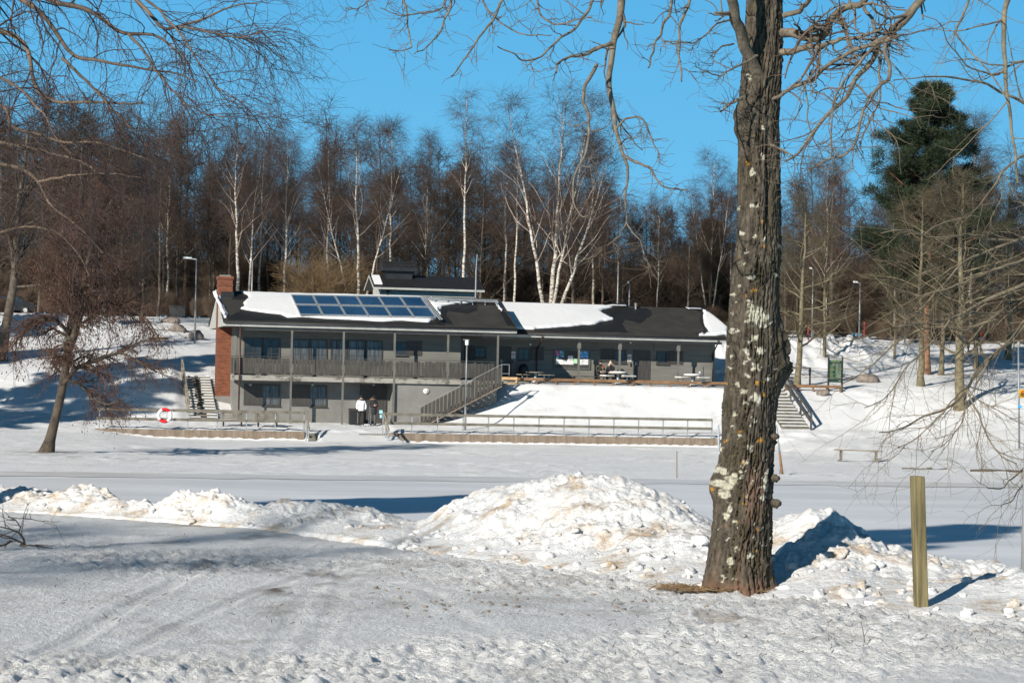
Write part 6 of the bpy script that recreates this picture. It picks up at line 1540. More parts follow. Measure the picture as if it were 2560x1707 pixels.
# the wood behind: too many stems to count
def forest(seed, n, y0, y1, label, pxa=-250, pxb=2800, hmin=9, hmax=15, mats=('alder_bark', 'alder_twig')):
    rg = np.random.default_rng(seed); base = [alder(700 + k, 13, .15, 22, 7, 7, .18 + .1 * (k % 3), .28 + .05 * (k % 2), 50, .06, .019, .9) for k in range(4)] + [birch(720 + k, 14, .13, limbs=16, sub=5, tw=6, twr=.016) for k in range(2)]
    Vt, Qt, Vc, Qc = [], [], [], []; kt = kc = 0
    for i in range(n):
        px = pxa + (pxb - pxa) * (i + rg.random()) / n; Y = y0 + (y1 - y0) * rg.random(); x = (px - 1280) / F * Y; g = gz(x, Y)
        t, l, c = base[rg.integers(len(base))]; s = (hmin + (hmax - hmin) * rg.random()) / 13.5 * np.interp(px, [0, 500, 1000, 1450, 1560, 1850, 2100, 2600], [1.2, 1.12, 1.02, .95, .78, .78, .9, 1.0]); a = rg.random() * 6.28
        Rm = np.array([[math.cos(a), -math.sin(a), 0], [math.sin(a), math.cos(a), 0], [0, 0, 1]]) * s; o = np.array([x, Y, g - .1])
        for v, q in (t, l): Vt.append(v @ Rm.T + o); Qt.append(q + kt); kt += len(v)
        Vc.append(c[0] @ Rm.T + o); Qc.append(c[1] + kc); kc += len(c[0])
    root = empty('woodland', (0, y0, 8), label, 'woodland'); root['kind'] = 'stuff'
    np_mesh('trunks', np.concatenate(Vt), np.concatenate(Qt), MT[mats[0]], root, org=(0, y0, 8)); np_mesh('twigs', np.concatenate(Vc), np.concatenate(Qc), MT[mats[1]], root, org=(0, y0, 8))
forest(31, 190, 180, 205, 'dense brown mass of bare trees behind the birches', hmin=8, hmax=16.5)
forest(32, 150, 205, 260, 'deeper rows of the bare wood closing the background', hmin=10, hmax=17)
def brush(seed, n, y0, y1, pxa, pxb, label, h=4.6, mat='brush_twig'):
    rg = np.random.default_rng(seed); base = [bush(800 + k, 3.2, 3) for k in range(2)]; Vc, Qc, kc = [], [], 0
    for i in range(n):
        px = pxa + (pxb - pxa) * (i + rg.random()) / n; Y = y0 + (y1 - y0) * rg.random(); x = (px - 1280) / F * Y; g = gz(x, Y); s = h / 3.2 * (.6 + .8 * rg.random()); a = rg.random() * 6.28
        Rm = np.array([[math.cos(a), -math.sin(a), 0], [math.sin(a), math.cos(a), 0], [0, 0, 1]]) * s
        for v, q in base[i % 2][1:]: Vc.append(v @ Rm.T + np.array([x, Y, g - .1])); Qc.append(q + kc); kc += len(v)
    o = np_mesh('undergrowth', np.concatenate(Vc), np.concatenate(Qc), MT[mat]); tag(o, label, 'undergrowth', None, 'stuff')
brush(41, 150, 186, 215, -300, 2900, 'brown undergrowth filling the foot of the wood')
brush(43, 170, 176, 184, -300, 2900, 'low brown scrub along the brow of the slope', 1.7)

# ------------------------------------------------------------------ near trees
def line(pts, Y0, Y1, w0, w1, n=44, wob=.0, seed=0):
    """polyline through photo columns/rows at distances Y0..Y1, widths in photo pixels -> n points, radii"""
    W = np.array([tuple(at(x, y, Y0 + (Y1 - Y0) * i / max(1, len(pts) - 1))) for i, (x, y) in enumerate(pts)])
    s = np.concatenate([[0], np.cumsum(np.linalg.norm(np.diff(W, axis=0), axis=1))]); t = np.linspace(0, s[-1], n)
    P = np.stack([np.interp(t, s, W[:, k]) for k in range(3)], 1)
    rg = np.random.default_rng(seed + int(abs(pts[0][0])))
    P[1:-1] += rg.standard_normal((n - 2, 3)) * wob * min(s[-1], 5) / n
    for _ in range(2): P[1:-1] = .25 * P[:-2] + .5 * P[1:-1] + .25 * P[2:]
    return P, np.linspace(w0, w1, n) / 2 * np.linspace(Y0, Y1, n) / F
def stack(ls): return np.stack([a for a, _ in ls]), np.stack([b for _, b in ls])
def meshpart(name, parts, mat, root, org):
    V, Q = join(parts); return np_mesh(name, V, Q, mat, root, org=org)

# the big lichened trunk
YT = 18.1
PROF = [(1500, 1845, 92), (1480, 1845, 84), (1440, 1844, 79), (1390, 1848, 76), (1340, 1853, 74), (1240, 1859, 72), (1130, 1868, 67), (1000, 1875, 65), (860, 1880, 64), (780, 1884, 61), (700, 1888, 59), (597, 1897, 54), (500, 1898, 52), (421, 1897, 52), (306, 1896, 51), (230, 1900, 51), (153, 1906, 50), (70, 1910, 47), (0, 1912, 45), (-200, 1916, 38), (-600, 1925, 28), (-1000, 1935, 15), (-1250, 1940, 6)]
pr = np.array(PROF, float); ny, na = 900, 200
pyv = np.concatenate([np.linspace(1500, -100, 800), np.linspace(-100, -1250, 101)[1:]])
cx_ = np.interp(-pyv, -pr[:, 0], pr[:, 1]); rpx = np.interp(-pyv, -pr[:, 0], pr[:, 2])
ctr = np.array([tuple(at(a, b, YT)) for a, b in zip(cx_, pyv)]); rad = rpx * YT / F
th = np.linspace(0, 2 * np.pi, na, endpoint=False)
PYg, TH = np.meshgrid(pyv, th, indexing='ij'); zg = ctr[:, 2][:, None] + 0 * TH
ca, sa = np.cos(TH), np.sin(TH)
arc = (TH / (2 * np.pi))
# ridged bark: noise stretched along the stem; periodic by blending two seeds round the stem
def pn(fx, fz, s, o=4):
    a = fbm(ca * fx + 7, zg * fz + sa * fx, s, o); b = fbm(sa * fx + 3, zg * fz - ca * fx, s + 50, o); return .5 * (a + b)
ridge = np.abs(pn(13, 5.0, 5)) ; plate = pn(4.5, 3.0, 9); fine = pn(22, 30, 13, 3)
dis = -.034 * np.exp(-(ridge / .055) ** 2) + .018 * plate + .011 * fine
flare = np.exp(-(1490 - PYg) / 55) * (.10 + .22 * np.clip(np.cos(TH * 5 + 1.0), 0, 1)) * (PYg > 1200)
# long furrows and old wounds of the upper stem
def bulge(px, py, w, h, amp):
    a = math.acos(max(-1, min(1, (px - np.interp(-py, -pr[:, 0], pr[:, 1])) / np.interp(-py, -pr[:, 0], pr[:, 2]))))
    d = np.angle(np.exp(1j * (TH + a)))         # front side is -y: theta negative
    return amp * np.exp(-(d / w) ** 2 - ((PYg - py) / h) ** 2)
dis = dis + bulge(1790, 1214, .5, 38, .045) + bulge(1958, 905, .45, 70, .06) + bulge(1944, 840, .3, 40, .03) + bulge(1845, 290, .4, 26, .04) + bulge(1846, 330, .3, 18, .03) + bulge(1880, 320, .5, 60, .02) + bulge(1905, 1405, .25, 20, .025) + bulge(1885, 810, .3, 60, -.02) + bulge(1918, 480, .16, 150, -.05) + bulge(1930, 420, .2, 60, -.035) + bulge(1865, 380, .10, 180, -.03) + bulge(1900, 240, .14, 120, -.03) + bulge(1893, 620, .12, 70, -.018) + bulge(1850, 600, .3, 60, .012)
# shaggy outgrowth on the shaded side
dis = dis + bulge(1958, 905, .5, 80, 1) * np.abs(pn(9, 8, 33, 4)) * .09
RR_ = rad[:, None] * (1 + flare) + dis * np.clip(rad[:, None] / .16, .3, 1.2)
V = np.stack([ctr[:, 0][:, None] + RR_ * ca, ctr[:, 1][:, None] + RR_ * sa, zg], -1)
ii = np.arange(ny * na).reshape(ny, na); jj = np.roll(ii, -1, 1)
Q = np.stack([ii[:-1], jj[:-1], jj[1:], ii[1:]], -1).reshape(-1, 4)
# lichen crusts, moss and bare brown plates carried as attributes of the bark
SPOTS = [(1885, 791, 24, 1), (1872, 778, 10, 1), (1897, 806, 16, 1), (1905, 792, 12, 1), (1866, 754, 6, 1), (1868, 766, 7, 1), (1862, 800, 6, 1), (1880, 848, 9, 1), (1896, 876, 11, 1), (1885, 918, 10, 1), (1861, 886, 6, 1), (1858, 880, 5, 1), (1865, 893, 5, 1), (1880, 992, 12, 1), (1893, 1003, 9, 1), (1851, 1007, 7, 1), (1848, 979, 5, 1), (1855, 981, 4, 1), (1878, 1050, 6, 1), (1830, 1035, 7, 1), (1826, 1068, 5, 1), (1841, 1089, 6, 1), (1867, 1117, 8, 1), (1856, 1155, 8, 1), (1802, 1175, 10, 1), (1850, 1175, 5, 1), (1822, 1198, 13, 1), (1830, 1190, 8, 1), (1814, 1215, 12, 1), (1800, 1208, 9, 1), (1810, 1235, 11, 1), (1817, 1270, 10, 1), (1812, 1290, 8, 1), (1909, 1195, 9, 1), (1907, 1215, 9, 1), (1903, 1240, 8, 1), (1911, 1178, 7, 1), (1808, 1345, 6, 1), (1893, 1356, 6, 1), (1865, 1384, 7, 1), (1818, 1400, 9, 1), (1870, 1065, 4, 1), (1915, 945, 6, 1), (1838, 960, 6, 1), (1820, 920, 5, 1), (1875, 520, 7, 1), (1881, 597, 6, 1), (1886, 520, 5, 1), (1904, 600, 5, 1), (1903, 400, 7, 1), (1876, 436, 9, 1), (1903, 395, 5, 1), (1902, 328, 5, 1), (1872, 198, 5, 1), (1846, 523, 5, 1)]
rr = random.Random(8)
SPOTS += [(rr.uniform(1790, 1950), rr.uniform(560, 1470), rr.choice((2.2, 3, 3, 4, 5)), 1) for _ in range(80)]
YEL = [(1888, 955, 5), (1906, 985, 5), (1845, 1075, 6), (1894, 1101, 6), (1808, 1102, 5), (1786, 1222, 6), (1850, 1156, 4), (1835, 1300, 4), (1909, 617, 5), (1880, 728, 5), (1900, 556, 4)] + [(rr.uniform(1800, 1945), rr.uniform(200, 1450), rr.uniform(1.5, 3.5)) for _ in range(26)]
MOSS = [(1820, 1420, 14, 26), (1825, 935, 12, 18), (1815, 1020, 14, 24), (1890, 690, 24, 34), (1880, 860, 22, 12), (1878, 1150, 14, 34), (1900, 1290, 22, 26), (1850, 1330, 18, 30), (1840, 1180, 12, 30), (1930, 900, 16, 60), (1880, 1400, 30, 30), (1930, 680, 14, 40), (1830, 1130, 10, 26), (1860, 440, 18, 60)]
PXg = cx_[:, None] + rpx[:, None] * ca; front = sa < .25
wx = PXg + 11 * fbm(PXg * .12, PYg * .12, 3, 5); wy = PYg + 11 * fbm(PXg * .12 + 9, PYg * .12, 4, 5)
lich = np.zeros_like(PXg); yel = np.zeros_like(PXg); moss = np.zeros_like(PXg)
for x, y, r, _ in SPOTS: lich = np.maximum(lich, sst(1.15, .6, np.hypot(wx - x, wy - y) / r) * .92)
for x, y, r in YEL: yel = np.maximum(yel, sst(1.2, .5, np.hypot(wx - x, wy - y) / r) * .8)
for x, y, a_, b_ in MOSS: moss = np.maximum(moss, np.exp(-((wx - x) / a_) ** 2 - ((wy - y) / b_) ** 2) * 1.2)
moss = moss * sst(-.15, .2, pn(12, 9, 44, 3)) + .55 * sst(.12, .4, pn(4, 2.2, 46, 4)) + .5 * sst(.5, .9, ca) * sst(-.1, .2, pn(8, 6, 47, 3))
lich *= front; yel *= front
V = V + (np.stack([ca, sa, 0 * ca], -1) * (lich * .004 + moss * .008 * np.abs(fine) * 4)[..., None])
base = at(1845, 1480, YT); g0 = gz(base.x, YT)
m, nt, bs = nodes('lichened_bark'); MT['hero'] = m
bs.inputs['Roughness'].default_value = .9
n_ = noise_node(nt, 13, 8, .75, stretch=(1.8, 1.8, .6))
bark = ramp(nt, n_.outputs[0], [(.38, (.02, .016, .012)), (.5, (.12, .096, .068)), (.64, (.27, .228, .165))])
n2_ = noise_node(nt, 1.1, 4)
bark = mixc(nt, ramp(nt, n2_.outputs[0], [(.5, (0, 0, 0)), (.75, (.4, .4, .4))]), bark, (.10, .062, .04))
def attr(nm): a = nt.nodes.new('ShaderNodeAttribute'); a.attribute_name = nm; return a.outputs['Fac']
n3 = noise_node(nt, 60, 3)
bark = mixc(nt, .6, bark, (.03, .025, .018))
bark = mixc(nt, attr('bare'), bark, (.17, .09, .055))
bark = mixc(nt, attr('moss'), bark, ramp(nt, n3.outputs[0], [(.4, (.018, .014, .008)), (.65, (.055, .045, .014))]))
bark = mixc(nt, attr('lichen'), bark, ramp(nt, n3.outputs[0], [(.3, (.24, .23, .175)), (.6, (.52, .5, .4))]))
bark = mixc(nt, attr('yellow'), bark, (.4, .2, .02))
L(nt, bark, bs.inputs['Base Color'])
bump(nt, bs, noise_node(nt, 24, 8, .75, stretch=(1.5, 1.5, .6)).outputs[0], .9, .012)
root = empty('lichened_tree', (base.x, YT, g0), 'thick lichen-spotted trunk with branches overhead, right of the tall snow heap', 'tree')
HT = root; org = (base.x, YT, g0)
tk = np_mesh('trunk', V.reshape(-1, 3), Q, MT['hero'], root, org=org)
bare = np.exp(-((PYg - 1478) / 26) ** 2) * .8 + .5 * sst(.0, .3, pn(3, 1.2, 66, 3)) * sst(1230, 1330, PYg) * .5 + .5 * np.exp(-((PXg - 1880) / 22) ** 2 - ((PYg - 1230) / 90) ** 2)
for nm, arr in (('lichen', lich), ('yellow', yel), ('moss', np.clip(moss, 0, 1)), ('bare', np.clip(bare, 0, 1))):
    q_ = tk.data.attributes.new(nm, 'FLOAT', 'POINT'); q_.data.foreach_set('value', arr.astype(np.float32).ravel())
# sawn branch stubs on its right flank
for px, py, dx, r in ((1934, 1091, 10, .022), (1932, 1195, 13, .026), (1931, 1258, 17, .03)):
    p = at(px - 6, py, YT - .05); e = at(px + dx, py, YT - .18); mb = MB(); mb.blob(p.lerp(e, .6), (r * 1.2, r * 1.1, r * 1.15), int(py), .3, 12, 8); mb.cyl(p, e, r * 1.1, r * .8, 9)
    mb.build('branch_stub', MT['hero'], root, True)
LIMBS = [  # (points, Y0, Y1, w0, w1)
    ([(1905, 215), (1884, 160), (1862, 110), (1848, 70), (1836, 30), (1826, -20), (1800, -160), (1770, -400)], 18.05, 17.3, 34, 14),
    ([(1915, 110), (1958, 78), (2000, 90), (2043, 98), (2062, 84), (2074, 60), (2092, 34), (2119, 16), (2157, 14), (2200, -40)], 18.12, 17.2, 26, 14),
    ([(1910, 125), (1955, 134), (1993, 123), (2040, 117), (2058, 114), (2100, 100), (2160, 92), (2205, 75)], 18.12, 17.3, 20, 6),
    ([(1920, -160), (2100, -150), (2330, -40), (2310, 0), (2272, 50), (2223, 96), (2196, 126), (2150, 191), (2115, 237), (2089, 283), (2043, 310), (2020, 344), (1989, 383), (1966, 402)], 18.1, 17.0, 30, 5),
    ([(1905, 262), (1935, 246), (1966, 230), (2000, 212), (2043, 195), (2050, 180), (2081, 153), (2138, 126), (2196, 103), (2222, 94)], 18.05, 17.2, 9, 11),
    ([(2223, 96), (2211, 126), (2226, 176), (2226, 199), (2188, 226), (2154, 275), (2150, 306), (2142, 352), (2112, 383), (2043, 413), (2016, 424)], 17.1, 16.8, 11, 4),
    ([(2130, -60), (2154, 0), (2180, 57), (2200, 115), (2200, 172), (2196, 260), (2177, 298), (2154, 345), (2158, 383)], 17.6, 17.0, 10, 3),
    ([(2220, 96), (2180, 120), (2140, 170), (2100, 215), (2080, 260), (2078, 330), (2076, 400)], 17.2, 17.1, 8, 3),
    ([(1960, 40), (2000, 30), (2020, 5), (2040, -30), (2080, -100)], 17.7, 17.2, 14, 8),
    # the left side: limbs arching over above the frame and the branches hanging from them
    ([(1910, -250), (1800, -270), (1650, -200), (1570, -60), (1557, 0), (1544, 64), (1536, 110), (1521, 178), (1517, 221), (1532, 264), (1540, 323), (1540, 361), (1561, 395), (1570, 425), (1561, 480), (1557, 531), (1566, 557)], 18.0, 16.9, 34, 3),
    ([(1910, -420), (1700, -420), (1480, -300), (1300, -180), (1120, -120), (960, -110), (850, -60)], 18.1, 17.6, 34, 8),
    ([(1532, 110), (1498, 119), (1464, 138), (1425, 142), (1405, 150), (1391, 161), (1391, 183)], 17.3, 16.9, 11, 4),
    ([(1492, 160), (1472, 204), (1455, 251), (1476, 289), (1476, 340), (1455, 404), (1430, 459), (1434, 519), (1455, 548), (1472, 540)], 17.2, 16.7, 10, 3),
    ([(1530, -120), (1485, 0), (1447, 64), (1404, 94), (1349, 145), (1319, 153), (1290, 140), (1244, 117)], 17.7, 17.0, 10, 3),
    ([(1300, -180), (1260, 0), (1234, 47), (1192, 102), (1158, 149), (1140, 180), (1128, 191)], 17.6, 17.2, 10, 3),
    ([(1700, -300), (1681, 0), (1655, 85), (1634, 115), (1625, 145), (1621, 170)], 17.6, 17.0, 12, 4),
    ([(1760, -300), (1726, 0), (1706, 42), (1698, 128), (1700, 180), (1704, 204)], 17.5, 17.1, 12, 4),
    ([(1150, -140), (1132, 0), (1102, 77), (1073, 115), (1036, 136)], 17.7, 17.3, 9, 2.5),
    ([(1400, -240), (1340, 0), (1349, 34), (1374, 64), (1400, 60), (1430, 55), (1480, 42)], 17.6, 17.2, 9, 3),
    ([(1010, -110), (1010, 0), (1020, 40), (1022, 90), (1030, 120), (1000, 128), (972, 126)], 17.7, 17.4, 7, 2.5),
    ([(960, -110), (930, -10), (912, 8), (893, 24), (864, 22)], 17.7, 17.5, 6, 2),
    ([(1150, -140), (1200, -10), (1230, 40), (1290, 80), (1322, 90), (1380, 88)], 17.6, 17.4, 7, 2.5),
    ([(1160, -140), (1110, 20), (1075, 30), (1000, 40), (950, 20)], 17.6, 17.4, 6, 2.5),
    ([(1540, 323), (1560, 300), (1590, 290), (1610, 300), (1622, 330), (1640, 370), (1650, 392)], 17.0, 16.8, 6, 2.5),
    ([(1555, 388), (1575, 400), (1600, 408), (1625, 420), (1640, 450), (1660, 470), (1720, 475)], 16.95, 16.9, 8, 2.5),
    ([(1566, 557), (1580, 580), (1600, 600), (1612, 640), (1625, 670)], 16.9, 16.8, 4, 2),
    ([(1566, 557), (1550, 590), (1520, 610), (1490, 640), (1440, 655)], 16.9, 16.8, 3.5, 1.5),
    ([(1845, 50), (1815, 52), (1790, 60), (1770, 85), (1735, 107), (1690, 110), (1655, 104)], 17.8, 17.3, 6, 2.5),
    ([(1893, 140), (1860, 160), (1835, 170), (1800, 192), (1770, 180), (1738, 168)], 17.75, 17.4, 7, 2),
    ([(1855, 245), (1840, 252), (1822, 262), (1808, 275), (1802, 279)], 17.75, 17.6, 10, 4),
    ([(1835, 110), (1805, 115), (1790, 130), (1780, 150), (1800, 160), (1830, 175)], 17.7, 17.4, 5, 2),
    ([(1925, 360), (1945, 370), (1965, 380), (1982, 390)], 17.8, 17.6, 8, 4)]
ls = [line(*l, wob=.35, seed=k) for k, l in enumerate(LIMBS)]
P, R_ = stack(ls)
rg = np.random.default_rng(91)
a1 = grow(rg, P, R_, 7, .3, .98, 48, 18, lambda t, pl, g: np.minimum(.16 * pl, .62) * (.5 + .7 * g.random(t.shape)), 8, .5, lambda s: -.08 if s < .5 else .05, .24, .35, .0035)
a2 = grow(rg, *a1, 4, .2, .98, 50, 18, lambda t, pl, g: .10 + .14 * g.random(t.shape), 6, .6, .05, .25, .5, .0026)
meshpart('limbs', [tubes(P, R_, 9)], MT['branch'], root, org)
meshpart('twigs', [tubes(*a1, 5), tubes(*a2, 4)], MT['branch_twig'], root, org)
# denser spray on the right limbs
b1 = grow(rg, P[1:8], R_[1:8], 9, .2, .98, 50, 20, lambda t, pl, g: .25 + .45 * g.random(t.shape), 8, .5, -.06, .26, .35, .0035)
b2 = grow(rg, *b1, 5, .2, .98, 50, 20, lambda t, pl, g: .08 + .16 * g.random(t.shape), 6, .6, .04, .26, .5, .0026)
b3 = grow(rg, ctr[None, 700:820], rad[None, 700:820] * .6, 26, 0, 1, 75, 15, lambda t, pl, g: .25 + .4 * g.random(t.shape), 8, .05, .0, .25, .35, .004, rmax=.008)
meshpart('spray', [tubes(*b1, 5), tubes(*b2, 4), tubes(*b3, 5)], MT['branch_twig'], root, org)
# its high crown above the picture, for the shade it throws
cr = grow(rg, ctr[None, 760:], rad[None, 760:], 16, .2, .98, 50, 10, lambda t, pl, g: 2.6 + 0 * t, 9, .4, .06, .14, .2, .02)
cr2 = grow(rg, *cr, 7, .2, 1, 45, 15, lambda t, pl, g: 1.1 + 0 * t, 6, .5, .03, .2, .3, .008)
cr3 = grow(rg, *cr2, 5, .2, 1, 45, 15, lambda t, pl, g: .4 + 0 * t, 4, .5, .03, .2, .4, .005)
keep = lambda A: (A[0][A[0][:, :, 2].min(1) > 7.6], A[1][A[0][:, :, 2].min(1) > 7.6])
meshpart('upper_crown', [tubes(*keep(c), 5) for c in (cr, cr2, cr3)], MT['branch'], root, org)
# dead grass and bark litter round its foot
mb = MB(); rr = random.Random(12)
for k in range(650):
    a = rr.choice((rr.uniform(2.9, 4.4), rr.uniform(2.9, 6.4))); d = .24 + abs(rr.gauss(0, .085)) * (1.5 if a < 4.2 else .6); p = Vector((base.x - .06 + math.cos(a) * d * 1.25, YT + math.sin(a) * d * .9, g0 + .02 + float(near_detail(np.array([base.x]), np.array([YT]))[0]) + rr.uniform(-.01, .02)))
    b_ = rr.uniform(0, 6.3); l = rr.uniform(.02, .07); q = Vector((math.cos(b_) * l, math.sin(b_) * l, rr.uniform(-.005, .02)))
    mb.bar(p - q, p + q, .004, .003)
tag(mb.build('dead_grass', M('dead_grass_straw', (.12, .075, .04), (.28, .19, .10), 9, .9)), 'dry brown grass and bark litter around the foot of the lichened trunk', kind='stuff')

# the leaning alder by the lake on the left
bl = at(118, 1130, 100); g = gz(bl.x, 100); org = (bl.x, 100, g)
root = empty('alder_tree', org, 'leaning alder with a wide drooping crown on the shore left of the railing', 'tree')
T1 = line([(116, 1134), (122, 1112), (135, 1060), (152, 990), (166, 910), (176, 830), (186, 750), (194, 650), (200, 550), (204, 450), (205, 370)], 100, 100.5, 30, 7, 44)
T1[1][:] = np.interp(np.linspace(0, 1, 44), [0, .05, .12, .5, 1], [21, 13, 11, 9.5, 3]) * 100 / F
T2 = line([(170, 880), (186, 840), (200, 790), (206, 720), (222, 640), (250, 560), (280, 500)], 100, 99.2, 20, 5, 44)
T3 = line([(158, 960), (190, 920), (240, 900), (300, 880), (350, 905), (392, 930)], 99.9, 98.6, 13, 4, 44)
T4 = line([(172, 830), (140, 800), (100, 800), (60, 830), (20, 880)], 100, 98.8, 11, 3, 44)
T5 = line([(160, 945), (200, 960), (235, 1000), (270, 1012), (300, 1000)], 99.9, 98.8, 8, 3, 44)
T6 = line([(186, 760), (240, 730), (310, 760), (370, 800), (400, 850)], 100, 98.6, 10, 3, 44)
P, R_ = stack([T1, T2, T3, T4, T5, T6]); rg = np.random.default_rng(55)
c1 = grow(rg, P[:2], R_[:2], 34, .24, .98, 66, 12, lambda t, pl, g: 3.0 * np.clip(1.15 - .7 * t, .3, 1), 9, .4, -.05, .13, .2, .018)
PP2 = (np.concatenate([P[2:]]), np.concatenate([R_[2:]]))
c2 = grow(rg, *c1, 13, .15, .98, 45, 15, lambda t, pl, g: .42 * pl * np.clip(1.2 - t, .3, 1), 6, .55, -.05, .15, .3, .010)
c2b = grow(rg, *PP2, 36, .15, .98, 45, 15, lambda t, pl, g: 1.0 + .6 * g.random(t.shape), 6, .45, -.06, .15, .3, .011)
c3 = grow(rg, *c2, 11, .1, 1, 48, 18, lambda t, pl, g: .35 + .35 * g.random(t.shape), 4, .6, -.07, .16, .5, .0105)
c3b = grow(rg, *c2b, 12, .1, 1, 48, 18, lambda t, pl, g: .35 + .35 * g.random(t.shape), 4, .6, -.07, .16, .5, .0105)
meshpart('trunk', [tubes(P, R_, 12)], MT['alder_bark'], root, org)
meshpart('limbs', [tubes(*c1, 6)], MT['alder_bark'], root, org)
# catkins and cones hanging on the twigs, as short fat spindles
def catk(C, frac, seed):
    rg = np.random.default_rng(seed); e = C[0][:, -1][rg.random(len(C[0])) < frac]; n = len(e); k = 4
    d = np.array([0, 0, -1.]) + rg.standard_normal((n, 3)) * .35; ln = (.05 + .06 * rg.random((n, 1)))
    Pq = np.stack([e + d * ln * s for s in np.linspace(0, 1, k)], 1); return tubes(Pq, np.tile(np.array([.006, .022, .022, .006]), (n, 1)), 4)
meshpart('crown', [tubes(*c2, 4), tubes(*c2b, 4), tubes(*c3, 3), tubes(*c3b, 3), catk(c3, .5, 1), catk(c3b, .6, 2)], MT['red_twig'], root, org)
# second trunk at the left edge
b0 = at(15, 835, 140); g = gz(b0.x, 140); org = (b0.x, 140, g)
root = empty('bare_tree', org, 'thick dark tree leaning in at the left edge in front of the parked cars', 'tree')
T1 = line([(8, 850), (14, 820), (24, 770), (34, 720), (40, 640), (44, 520), (60, 420), (70, 330)], 140, 140, 25, 7, 26); P, R_ = T1[0][None], T1[1][None]; P[0, 0, 2] = g - .2
c1 = grow(rg, P, R_, 26, .25, .98, 55, 12, lambda t, pl, g: 4.2 * np.clip(1.15 - .7 * t, .3, 1), 8, .4, .02, .14, .2, .02)
c2 = grow(rg, *c1, 9, .15, .98, 45, 15, lambda t, pl, g: .42 * pl * np.clip(1.2 - t, .3, 1), 6, .55, .0, .15, .3, .011); c3 = grow(rg, *c2, 9, .1, 1, 48, 18, lambda t, pl, g: .5 + .4 * g.random(t.shape), 3, .6, -.03, .16, .5, .011)
meshpart('trunk', [tubes(P, R_, 12)], MT['dark_bark'], root, org); meshpart('limbs', [tubes(*c1, 6)], MT['dark_bark'], root, org); meshpart('crown', [tubes(*c2, 3), tubes(*c3, 3)], MT['alder_twig'], root, org)

# birch beyond the left edge whose branches sweep in overhead
org = (-8.2, 24.0, gz(-8.2, 24)); root = empty('birch_tree', org, 'birch outside the left edge whose dark drooping branches fill the upper left sky', 'birch')
def Lz(*p): return [(x / 2.24, y / 2.24) for x, y in p]
off = [(-700, 1400), (-690, 900), (-680, 500), (-640, 100), (-600, -400), (-560, -900), (-540, -1500)]
TK = line(off, 24, 24, 90, 30, 26)
BR = [(Lz((-1480, 600), (-700, 250), (0, 180), (110, 210), (160, 290), (180, 450), (210, 530), (320, 590), (450, 560), (560, 550), (700, 570), (800, 575)), 24, 22.2, 26, 4),
      (Lz((-1450, -300), (-600, -260), (0, -120), (300, 0), (440, 30), (560, 90), (650, 160), (720, 190), (860, 180), (980, 240), (1040, 330), (1090, 430), (1100, 500)), 24, 22.0, 30, 3),
      (Lz((-1450, -100), (-500, -130), (0, -60), (150, 0), (280, 100), (340, 260), (400, 320), (480, 350), (600, 350), (740, 380), (880, 400), (1000, 410), (1100, 460)), 24, 21.8, 26, 3),
      (Lz((-1500, 1500), (-700, 980), (-200, 900), (0, 910), (110, 930), (200, 1010), (250, 1090), (290, 1150), (380, 1230), (480, 1290), (540, 1350), (580, 1420)), 24, 22.5, 24, 4),
      (Lz((215, 1020), (300, 1000), (400, 980), (540, 970), (680, 980), (820, 1000)), 22.9, 22.3, 8, 3),
      (Lz((-1400, -700), (-300, -600), (500, -200), (770, 0), (880, 130), (940, 160), (1000, 150), (1100, 120), (1200, 70), (1300, 30), (1440, 20)), 24, 21.6, 28, 3),
      (Lz((350, 330), (420, 400), (480, 450), (620, 600), (700, 680), (800, 800), (860, 880)), 22.6, 22.0, 9, 3),
      (Lz((720, 190), (800, 280), (880, 400), (980, 520), (1050, 590), (1150, 640), (1250, 660)), 22.3, 21.8, 8, 2.5),
      (Lz((-1450, 900), (-600, 600), (0, 580), (60, 620), (50, 700), (120, 760), (260, 780), (420, 820), (560, 800), (700, 840), (900, 920)), 24, 22.4, 20, 3),
      (Lz((-1480, 1100), (-600, 780), (0, 800), (150, 820), (300, 850), (450, 900), (600, 1010), (700, 1090), (820, 1180)), 24, 22.4, 20, 3),
      (Lz((-1300, 400), (-500, 330), (-200, 380), (0, 420), (100, 500), (200, 600), (260, 700), (400, 860)), 24, 22.2, 18, 3),
      (Lz((500, -180), (760, -40), (900, 60), (1000, 170), (1100, 330), (1200, 480), (1320, 560)), 22.4, 21.7, 9, 2.5),
      (Lz((1000, 150), (1120, 170), (1250, 200), (1350, 215), (1460, 180)), 21.9, 21.5, 6, 2),
      (Lz((-1480, 1700), (-500, 1400), (0, 1300), (200, 1250), (330, 1300), (420, 1400), (500, 1550)), 24, 22.5, 16, 3)]
BR = [([(float(np.interp(-l[0][0][1] - 60, [-b for a, b in off], [a for a, b in off])), l[0][0][1] + 60)] + l[0], *l[1:]) if l[0][0][0] < -500 else l for l in BR]
ls = [line(*l, wob=.25, seed=40 + k) for k, l in enumerate(BR)]; P, R_ = stack(ls); rg = np.random.default_rng(77)
a1 = grow(rg, P, R_, 19, .3, .99, 42, 16, lambda t, pl, g: .55 + .75 * g.random(t.shape), 9, .42, lambda s: -.05 - .1 * s, .19, .3, .0045)
a2 = grow(rg, *a1, 6, .15, .98, 42, 16, lambda t, pl, g: .25 + .45 * g.random(t.shape), 7, .55, -.10, .2, .4, .0028)
a3 = grow(rg, *a2, 2, .3, .98, 42, 16, lambda t, pl, g: .10 + .2 * g.random(t.shape), 5, .7, -.08, .15, .5, .0022)
tP, tR = TK[0][None], TK[1][None]
meshpart('trunk', [tubes(tP, tR, 14)], MT['birch'], root, org); meshpart('limbs', [tubes(P, R_, 8)], MT['dark_branch'], root, org)
